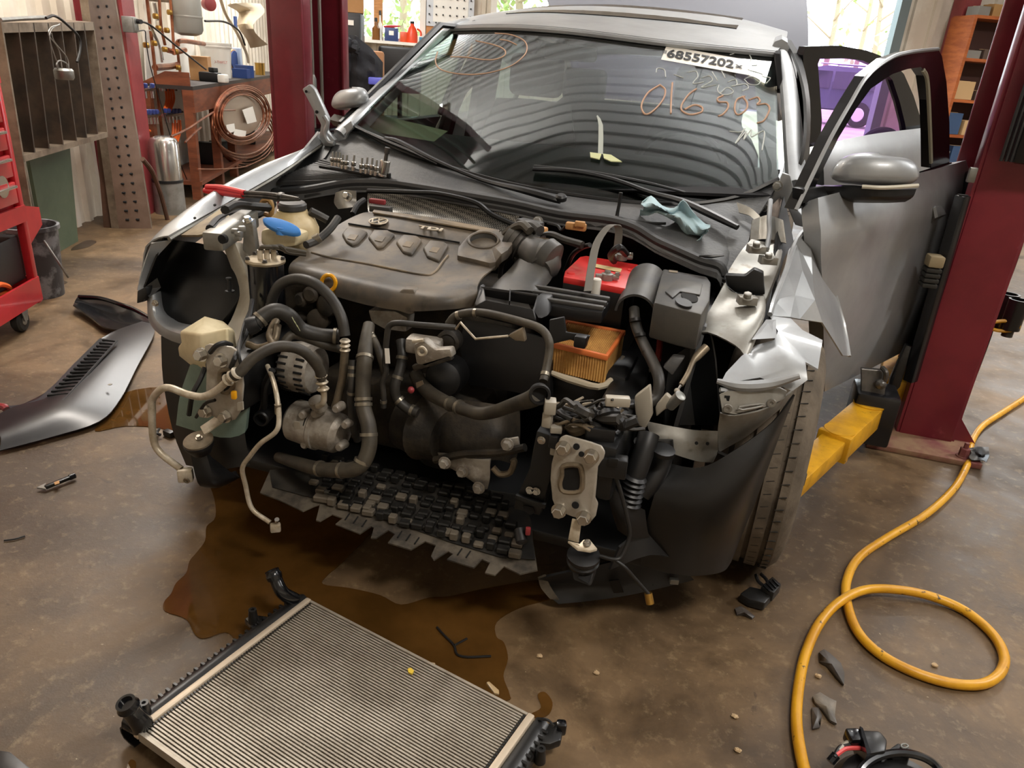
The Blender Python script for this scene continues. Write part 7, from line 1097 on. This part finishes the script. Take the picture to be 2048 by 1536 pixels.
# prop clip rod and crumpled blue wipe
t = thing('hex_key', 'thin black L-shaped rod lying on the cowl near the blue wipe', 'rod', Y(1245, 432, .3)); B().tube(Yp([(1242, 385, .30), (1238, 410, .30), (1234, 432, .30), (1238, 437, .29), (1290, 446, .28), (1332, 447, .28)]), [.006, .005, .006, .006, .005, .004], 8, 3).build('rod', 'trim_black', t)
rg = random.Random(21); rows = []
edge_t = [(1286, 402), (1302, 394), (1322, 412), (1350, 420), (1366, 402), (1388, 425), (1404, 445), (1420, 453)]
edge_b = [(1282, 428), (1298, 432), (1318, 428), (1340, 436), (1355, 452), (1370, 485), (1392, 486), (1410, 465)]
for i in range(9):
    f = i / 8; rows.append([Y(a[0] + (c[0] - a[0]) * f + rg.uniform(-3, 3), a[1] + (c[1] - a[1]) * f + rg.uniform(-3, 3), .31 - .02 * math.sin(math.pi * f) + .022 * math.sin(f * 9 + j * 1.3) + rg.uniform(-.016, .016) - max(0, a[0] - 1340) * .0009) for j, (a, c) in enumerate(zip(edge_t, edge_b))])
B().loft(rows, 3).build('blue_wipe', mat('wipe_blue', 'aec6cd', .85, c2='9cb6be', scale=10), solid=.002, label='crumpled pale blue paper wipe lying on the cowl', cat='wipe', ang=80)
B().tube(Yp([(1398, 512, .10), (1420, 513, .10), (1448, 511, .11)]), [.002, .005, .002], 6).build('plastic_scrap', 'trim_black', label='thin black scrap of plastic on the right cowl corner', cat='scrap')
# ================================================================ on the floor
def pud(nm, l, z, m, lab): B().prism([Z(x, y, z) for x, y in [(q[0], q[1]) for q in smooth_path([V(a, c, 0) for a, c in l], 4, True)]], V(0, 0, -z * .9)).build(nm, m, label=lab, cat='puddle', smooth=False)
mp_ = mat('puddle_brown', '5c3f1c', .03, c2='452e12', scale=2.5, spec=.6); 
pud('puddle', [(190, 862), (250, 852), (320, 856), (345, 870), (375, 905), (396, 930), (425, 985), (431, 1033), (413, 1053), (410, 1081), (393, 1105), (379, 1122), (372, 1146), (352, 1166), (342, 1187), (328, 1204), (330, 1222), (372, 1238), (390, 1269), (410, 1276), (450, 1264), (468, 1280), (455, 1300), (440, 1330), (600, 1400), (900, 1420), (1010, 1402), (1019, 1388), (1007, 1352), (1016, 1317), (1008, 1285), (993, 1273), (994, 1243), (1040, 1215), (1120, 1190), (1090, 1160), (980, 1175), (900, 1192), (858, 1195), (802, 1209), (760, 1190), (700, 1176), (646, 1168), (655, 1150), (676, 1132), (720, 1090), (760, 1060), (900, 1050), (860, 1000), (640, 900), (480, 840), (360, 778), (250, 785), (215, 830)], .0025, mp_, 'large brown fluid puddle spread under the car nose')
pud('puddle', [(1075, 1390), (1090, 1384), (1105, 1405), (1098, 1428), (1075, 1436), (1062, 1428), (1082, 1415)], .002, mp_, 'small kidney-shaped wet spot right of the radiator')
pud('puddle', [(255, 1530), (262, 1519), (272, 1525), (268, 1545), (250, 1550)], .002, mp_, 'tiny wet spot below the lower left radiator corner')
pud('oil_stain', [(150, 492), (175, 480), (193, 483), (180, 492), (160, 498), (142, 500)], .0015, mat('oil', '3a2d22', .35), 'dark oil stain on the floor by the green board')
pud('oil_stain', [(96, 566), (115, 560), (135, 564), (120, 570), (100, 570)], .0015, 'oil', 'faint dark stain on the floor right of the tool cart')
# --- radiator
mat('rad_core', 'a8a092', .45, .5); mat('rad_tube', 'b2aa9c', .5, .5, c2='9b9284', scale=8); mat('rad_fin', '6b6256', .6, .4); mat('rad_header', 'd8c8b2', .5, .4); mat('tank_black', '101012', .35, c2='1f1e1c', scale=9)
zt = .055; A, Bc, Cc = Z(607, 1200, zt), Z(300, 1478, zt), Z(1070, 1442, zt); D = A + 0 * A
ux = (Cc - A); Wd = ux.length; ux.normalize(); uy = (Bc - A); uy = (uy - ux * uy.dot(ux)); Hh = uy.length; uy.normalize(); Hh += .0
def RP(s, q, z=zt): p = A + ux * s + uy * q; return V(p.x, p.y, z)
t = thing('radiator', 'aluminium car radiator with black end tanks lying on the floor', 'radiator', RP(Wd / 2, Hh / 2, 0))
B().prism([RP(.03, .0, zt - .004), RP(Wd - .03, .0, zt - .004), RP(Wd - .03, Hh, zt - .004), RP(.03, Hh, zt - .004)], V(0, 0, -.018)).build('fin_core', 'rad_fin', t, smooth=False)
b = B(); nt_ = 66
for k in range(nt_): q = Hh * (k + .5) / nt_; b.beam(RP(.022, q, zt - .001), RP(Wd - .022, q, zt - .001), .0036, .006)
b.build('core_tubes', 'rad_tube', t, smooth=False, kind='stuff')
b = B()
for k in range(nt_ - 1):
    q = Hh * (k + 1) / nt_
    for j in range(150):
        if random.random() < .55: x_ = .035 + (Wd - .07) * (j + random.random()) / 150; b.beam(RP(x_, q - .002, zt - .003), RP(x_ + .0015, q + .002, zt - .003), .0007, .003)
b.build('fins', 'rad_core', t, smooth=False, kind='stuff')
for q in (-.003, Hh + .003): B().beam(RP(.02, q, zt - .006), RP(Wd - .02, q, zt - .006), .006, .022).build('side_rail', 'rad_tube', t, smooth=False)
for s, dr in ((.012, -1), (Wd - .012, 1)):
    hd = B().beam(RP(s, -.008, zt - .004), RP(s, Hh + .008, zt - .004), .016, .022).build('header', 'rad_header', t, bevel=.004)
    b = B()
    for k in range(nt_): q = Hh * (k + .5) / nt_; b.box(RP(s - dr * .012, q, zt - .001), (.006, .0035, .008), math.atan2(ux.y, ux.x))
    b.build('header_slots', 'trim_black', hd, smooth=False, kind='stuff')
    tk = B().loft([[RP(s + dr * .010, -.01, zt), RP(s + dr * .010, Hh * .5, zt), RP(s + dr * .010, Hh + .01, zt)], [RP(s + dr * .025, -.012, zt + .004), RP(s + dr * .028, Hh * .5, zt + .004), RP(s + dr * .025, Hh + .012, zt + .004)], [RP(s + dr * .045, -.01, zt - .012), RP(s + dr * .050, Hh * .5, zt - .012), RP(s + dr * .045, Hh + .01, zt - .012)], [RP(s + dr * .042, -.008, zt - .04), RP(s + dr * .046, Hh * .5, zt - .04), RP(s + dr * .042, Hh + .008, zt - .04)], [RP(s + dr * .01, -.008, zt - .045), RP(s + dr * .01, Hh * .5, zt - .045), RP(s + dr * .01, Hh + .008, zt - .045)]], 2).build('end_tank', 'tank_black', t, solid=.004)
    rib = None
    for k in range(26):
        q = .01 + (Hh - .02) * k / 25; p = RP(s + dr * .029, q, zt - .012)
        if rib is None: rib = B().box(p, (.034, .007, .024), math.atan2(ux.y, ux.x)).build('tank_rib', 'tank_black', tk, bevel=.001, seg=1); p0 = p
        else: clone(rib, tk, p - p0)
# necks, pins, brackets of the left tank
n1 = Z(585, 1215, zt); B().tube([RP(-.018, .012, zt), Z(565, 1185, .09), Z(552, 1160, .115), Z(544, 1142, .135)], [.017, .0155, .015, .0165], 14, 4).build('hose_neck', 'gloss_black', t); B().lathe(Z(546, 1147, .131), Z(544, 1140, .137) - Z(552, 1160, .115), [(-.014, .0175), (-.004, .019), (.0, .0165), (.008, .0165), (.008, .012), (-.004, .012)], 20).build('neck_lip', 'gloss_black', t)
n2 = [RP(-.022, Hh - .01, zt), Z(285, 1450, .06), Z(268, 1428, .09), Z(254, 1410, .12)]; B().tube(n2, [.022, .02, .017, .018], 14, 4).build('hose_neck', 'gloss_black', t); B().lathe(Z(255, 1411, .118), Z(252, 1406, .126) - Z(268, 1428, .09), [(-.01, .018), (-.004, .021), (.002, .018), (.01, .018), (.01, .013), (-.006, .013)], 20).build('neck_lip', 'gloss_black', t)
for q, q2, zz in (((505, 1222), (515, 1250), .08), ((288, 1408), (298, 1440), .08), ((1082, 1500), (1070, 1520), .06)): B().lathe(Z(*q, zz) - V(0, 0, .03), (0, 0, 1), [(0, .012), (.03, .009), (.034, .009), (.034, .004), (.03, .004)], 14).build('mounting_pin', 'tank_black', t)
for l, m_ in (([(488, 1236), (505, 1228), (560, 1235), (545, 1250), (515, 1262), (508, 1252)], 'gloss_black'), ([(330, 1382), (342, 1376), (372, 1388), (360, 1405), (345, 1402), (330, 1392)], 'tan_metal'), ([(275, 1415), (300, 1410), (325, 1425), (300, 1450), (285, 1440)], 'tank_black'), ([(1070, 1438), (1098, 1446), (1116, 1440), (1128, 1450), (1122, 1480), (1100, 1488), (1068, 1484)], 'tank_black')): B().prism([Z(x, y, .05) for x, y in l], V(0, 0, -.02)).build('tank_bracket', m_, t, bevel=.004)
B().tube([Z(1076, 1438, .06), Z(1095, 1440, .07), Z(1108, 1452, .07)], .003, 6).build('bracket_wire', 'tank_black', t); B().box(Z(1122, 1455, .05), (.022, .02, .03), .3).build('drain_plug', 'gloss_black', t, bevel=.006)
B().prism([Z(x, y, zt + .003) for x, y in ((815, 1340), (822, 1338), (828, 1344), (824, 1350), (817, 1347))], V(0, 0, .004)).build('yellow_chip', mat('chip_yellow', 'e0c03a', .5), smooth=False, label='small yellow chip lying on the radiator core', cat='chip')
B().prism([Z(x, y, .03) for x, y in ((972, 1368), (978, 1366), (998, 1384), (998, 1392), (988, 1390))], V(0, 0, .006)).build('clear_shard', mat('shard_amber', 'b39a72', .2), bevel=.002, label='amber plastic shard standing beside the radiator edge', cat='shard')
# --- fan motor / lamp unit at the lower right edge
t = thing('cooling_fan_unit', 'black fan motor unit with red and white wires at the lower right edge', 'fan motor', Z(1765, 1540)); 
B().lathe(Z(1790, 1640, .0), (0, 0, 1), [(0, .11), (.0, .125), (.03, .125), (.05, .112), (.058, .08), (.06, .03), (.06, 0)], 40).build('motor_shell', 'tank_black', t)
B().tube([Z(1800 + 85 * math.cos(a), 1560 + 54 * math.sin(a), .07) for a in [math.pi * (1 + k / 12) for k in range(13)]], .008, 8).build('shell_rim', 'gloss_black', t)
B().prism([Z(x, y, .085) for x, y in ((1722, 1458), (1760, 1460), (1776, 1478), (1772, 1502), (1735, 1508))], V(0, 0, -.05)).build('plug_housing', 'tank_black', t, bevel=.006); B().prism([Z(x, y, .095) for x, y in ((1720, 1452), (1726, 1456), (1742, 1505), (1734, 1508))], V(0, 0, -.06)).build('plug_flange', 'gloss_black', t, smooth=False); B().prism([Z(x, y, .07) for x, y in ((1775, 1500), (1796, 1485), (1826, 1498), (1820, 1510), (1790, 1512))], V(0, 0, -.04)).build('lug', 'tank_black', t, bevel=.003)
B().tube([Z(1809 + 7 * math.cos(k), 1492 + 4 * math.sin(k), .073) for k in range(6)], .002, 6, 3, closed=True).build('lug_ring', 'galv', t)
for l, m_ in (([(1672, 1510), (1690, 1498), (1710, 1496), (1730, 1497)], mat('wire_red', 'd04a4a', .4)), ([(1678, 1502), (1690, 1488), (1708, 1480), (1722, 1475)], 'white_conn'), ([(1668, 1515), (1680, 1495), (1700, 1490), (1722, 1484)], 'wire_black')): B().tube([Z(x, y, .072) for x, y in l], .0045, 7).build('lead_wire', m_, t)
B().tube([Z(1660, 1524, .06), Z(1672, 1510, .07)], .009, 8, 1).build('lead_sleeve', 'gloss_black', t); B().box(Z(1708, 1478, .075), (.03, .03, .03), .4).build('terminal_block', 'gloss_black', t, bevel=.004)
# --- yellow air hose
hl = [(2075, 775), (2048, 797), (2005, 825), (1965, 852), (1945, 880), (1940, 905), (1932, 935), (1905, 980), (1850, 1030), (1775, 1075), (1718, 1115), (1694, 1160), (1694, 1205), (1715, 1262), (1760, 1308), (1830, 1345), (1905, 1367), (1965, 1368), (2000, 1346), (2008, 1312), (1985, 1268), (1930, 1222), (1860, 1192), (1790, 1179), (1730, 1180), (1680, 1203), (1640, 1245), (1612, 1305), (1598, 1370), (1593, 1440), (1602, 1510), (1618, 1570)]
hz = [.0125] * len(hl)
for k in (23, 24): hz[k] = .026
hz[25] = .03; hz[26] = .018; hz[22] = .018
mh = mat('hose_yellow', 'dca21e', .4, c2='c48a16', scale=7, c3='3a2a10', s3=38, amt3=(.62, .68))
B().tube([Z(x, y, z) for (x, y), z in zip(hl, hz)], .0122, 12, 8).build('air_hose', mh, label='yellow rubber air hose looped across the right floor', cat='hose')
t = thing('tape_wrap', 'crumpled black tape wrapped round the yellow hose by the post base', 'tape', Z(1945, 905)); rg = random.Random(9)
B().lathe(Z(1938, 908, .014), Z(1940, 895, .014) - Z(1936, 920, .014), [(-.03, .014), (-.01, .019), (.02, .018), (.03, .013)], 10).build('wrap', 'tank_black', t); rows = [[Z(1940 + 12 * i + rg.uniform(-4, 4), 898 + 9 * j + rg.uniform(-4, 4), .018 + rg.uniform(0, .03)) for i in range(4)] for j in range(4)]; B().loft(rows, 2).build('loose_end', 'tank_black', t, solid=.002); B().prism([Z(x, y, .012) for x, y in ((1900, 888), (1930, 900), (1935, 915), (1915, 910))], V(0, 0, .006)).build('flap', 'tank_black', t, smooth=False)
# --- shards, clip, pen, wires
def shard(l, h, m, lab, nm='plastic_shard', curl=.012):
    c = [sum(q[i] for q in l) / len(l) for i in (0, 1)]; b = B(); top_ = [Z(x, y, h) for x, y in l]; b.prism(top_, V(0, 0, -h * .8)); b.add([Z(c[0], c[1], h + curl)] + top_, [[0, i + 1, (i + 1) % len(l) + 1] for i in range(len(l))]); return b.build(nm, m, bevel=.001, seg=1, label=lab, cat='shard')
mat('shard_grey', '4c4641', .4, c2='3a3531', scale=12); mat('shard_pale', '7d7468', .45, c2='4d473f', scale=14)
shard([(1638, 1304), (1648, 1298), (1660, 1306), (1682, 1326), (1689, 1345), (1688, 1369), (1672, 1352), (1655, 1330), (1640, 1322)], .008, 'shard_grey', 'dark grey pointed shard inside the hose bend, topmost of three')
shard([(1625, 1392), (1640, 1384), (1658, 1395), (1673, 1402), (1670, 1430), (1674, 1447), (1660, 1440), (1645, 1418), (1630, 1404)], .008, 'shard_pale', 'two-tone grey pointed shard below the dark one')
shard([(1623, 1415), (1637, 1414), (1644, 1430), (1640, 1454), (1625, 1457)], .006, 'shard_grey', 'small rectangular grey shard left of the two-tone one')
shard([(1470, 1216), (1482, 1212), (1492, 1218), (1510, 1232), (1505, 1236), (1488, 1228), (1474, 1228)], .007, 'shard_grey', 'small dark shard on the floor in front of the tyre')
t = thing('plastic_clip', 'broken black ribbed plastic clip on the floor under the front tyre', 'clip', Z(1525, 1185)); B().prism([Z(x, y, .03) for x, y in ((1480, 1186), (1500, 1172), (1535, 1180), (1545, 1190), (1530, 1206), (1500, 1198))], V(0, 0, -.026)).build('body', 'tank_black', t, bevel=.004); B().prism([Z(x, y, .045) for x, y in ((1522, 1172), (1545, 1152), (1563, 1168), (1548, 1186))], V(0, 0, -.03)).build('grille', 'tank_black', t, bevel=.003)
for k in range(4): B().beam(Z(1527 + 6 * k, 1170 - 4 * k + 1, .047), Z(1540 + 6 * k, 1184 - 4 * k, .047), .003, .004).build('rib', 'gloss_black', t, smooth=False)
for l in ([(1512, 1150), (1516, 1162), (1528, 1172)], [(1522, 1148), (1532, 1158), (1536, 1166)]): B().tube([Z(x, y, .04) for x, y in l], .005, 7).build('prong', 'tank_black', t)
t = thing('marker_pen', 'broken black pen-like trim piece on the floor at left', 'trim piece', Z(110, 968)); a, c = Z(90, 975, .012), Z(147, 952, .014); B().beam(a, c, .014, .012).build('body', 'trim_black', t, bevel=.004); B().lathe(c, c - a, [(-.012, .009), (.004, .009), (.006, .006)], 12).build('cap', 'gloss_black', t); B().prism([Z(74, 977, .008), Z(92, 968, .012), Z(92, 980, .008)], V(0, 0, .004)).build('tip', 'galv', t, smooth=False); B().prism([Z(x, y, .0195) for x, y in ((108, 965), (118, 961), (119, 967), (110, 970))], V(0, 0, .001)).build('label', 'cardboard', t, smooth=False)
B().tube([Z(x, y, .004) for x, y in ((8, 1081), (30, 1078), (50, 1072))], .0025, 6).build('wire_scrap', 'wire_black', label='thin bent wire scrap at the left edge of the floor', cat='wire')
t = thing('cable_tie', 'cut black cable tie lying in the brown puddle', 'cable tie', Z(930, 1290)); B().tube([Z(x, y, .006) for x, y in ((874, 1254), (890, 1272), (908, 1290), (914, 1308), (935, 1314), (982, 1312))], .0028, 6, 3).build('long_strap', 'wire_black', t); B().tube([Z(x, y, .006) for x, y in ((908, 1291), (934, 1277))], .0028, 6, 1).build('short_strap', 'wire_black', t)
t = thing('wiring_stub', 'short black connector stub lying by the bent air conditioning pipe', 'connector', Z(335, 868)); B().box(Z(338, 867, .012), (.04, .022, .022), -.2).build('plug', 'tank_black', t, bevel=.004); B().tube([Z(322, 870, .012), Z(314, 866, .02), Z(318, 858, .015)], .005, 7).build('wire', 'wire_black', t)
B().prism([Z(x, y, .03) for x, y in ((-10, 1498), (20, 1502), (62, 1536), (60, 1570), (-10, 1570))], V(0, 0, -.028)).build('dark_panel', 'tank_black', bevel=.004, label='corner of a dark panel at the lower left of the picture', cat='panel')
rk = random.Random(4)
for k, (x, y) in enumerate([(1476, 1500), (1637, 1352), (1079, 1312), (1193, 1345), (865, 1330), (1470, 1432), (1870, 1330)]): B().ball(Z(x, y, .004), V(.008, .006, .004), 8, 5, .0015).build('pebble', mat('pebble', 'c2a883', .8), label=['pale pebble left of the fan unit', 'flat pale pebble between the grey shards and the hose', 'pale pebble right of the puddle edge', 'lone pale pebble on the floor between puddle and hose', 'tiny pebble in the puddle beside the radiator', 'pale pebble midway between tyre and fan unit', 'pale pebble inside the hose loop'][k], cat='pebble')
# --- black bumper under-panel lying at the left
t = thing('bumper_panel', 'long black bumper lower panel with a toothed grille strip on the floor', 'bumper panel', Z(150, 780))
pan = [[(205, 676, .05), (240, 660, .03), (300, 640, .02)], [(190, 690, .05), (235, 680, .04), (309, 667, .02)], [(160, 725, .05), (215, 720, .05), (275, 733, .02)], [(110, 775, .05), (160, 775, .06), (240, 800, .02)], [(60, 805, .05), (120, 815, .06), (198, 845, .015)], [(15, 822, .05), (60, 845, .05), (102, 876, .012)], [(-30, 850, .04), (0, 870, .04), (0, 903, .01)]]
B().loft([[Z(*q) for q in r] for r in pan], 4).build('skin', mat('panel_black', '161517', .33, c2='211f1f', scale=5), t, solid=-.006)
B().loft([[Z(*q) for q in r] for r in ([(158, 593, .05), (200, 596, .06), (240, 608, .06), (268, 618, .05), (297, 634, .03)], [(150, 605, .03), (190, 618, .02), (225, 632, .02), (255, 645, .02), (300, 650, .02)], [(146, 612, .04), (185, 640, .03), (205, 655, .03), (240, 662, .03), (300, 655, .02)])], 3).build('upturned_end', 'gloss_black', t, solid=.006)
B().tube([Z(*q) for q in ((158, 593, .055), (200, 596, .065), (240, 608, .065), (268, 618, .055), (297, 634, .035))], .009, 8).build('end_rim', 'gloss_black', t)
s0, s1 = Z(200, 676, .06), Z(76, 798, .06); s2, s3 = Z(234, 682, .065), Z(133, 795, .065)
B().loft([[s0, s0.lerp(s1, .5), s1, Z(15, 812, .05)], [s0.lerp(s2, .3), s0.lerp(s2, .3).lerp(s1.lerp(s3, .3), .5), s1.lerp(s3, .3), Z(30, 822, .05)]], 2).build('grille_rail', mat('panel_grey', '3a3b3e', .3), t, solid=.008)
B().tube([s2, s3, Z(110, 815, .06)], .005, 6, 1).build('grille_bead', 'panel_grey', t)
for k in range(17):
    f = .02 + k * .058; a = s0.lerp(s1, f).lerp(s2.lerp(s3, f), .25); c = s0.lerp(s1, f).lerp(s2.lerp(s3, f), .98); d = (s1 - s0).normalized()
    B().prism([a, a + d * .014, c + d * .004], V(0, 0, .006)).build('tooth', 'hole_black', t, smooth=False)
B().box(Z(220, 769, .06), (.012, .01, .002), .2).build('paper_dot', 'white_conn', t, smooth=False)
B().tube([Z(-5, 812, .05), Z(8, 814, .055), Z(12, 818, .05)], .012, 8).build('red_strap', 'connector_red', label='bit of red rubber at the left end of the bumper panel', cat='strap')
for o in bpy.data.objects:
    if '_L' in o: del o['_L']
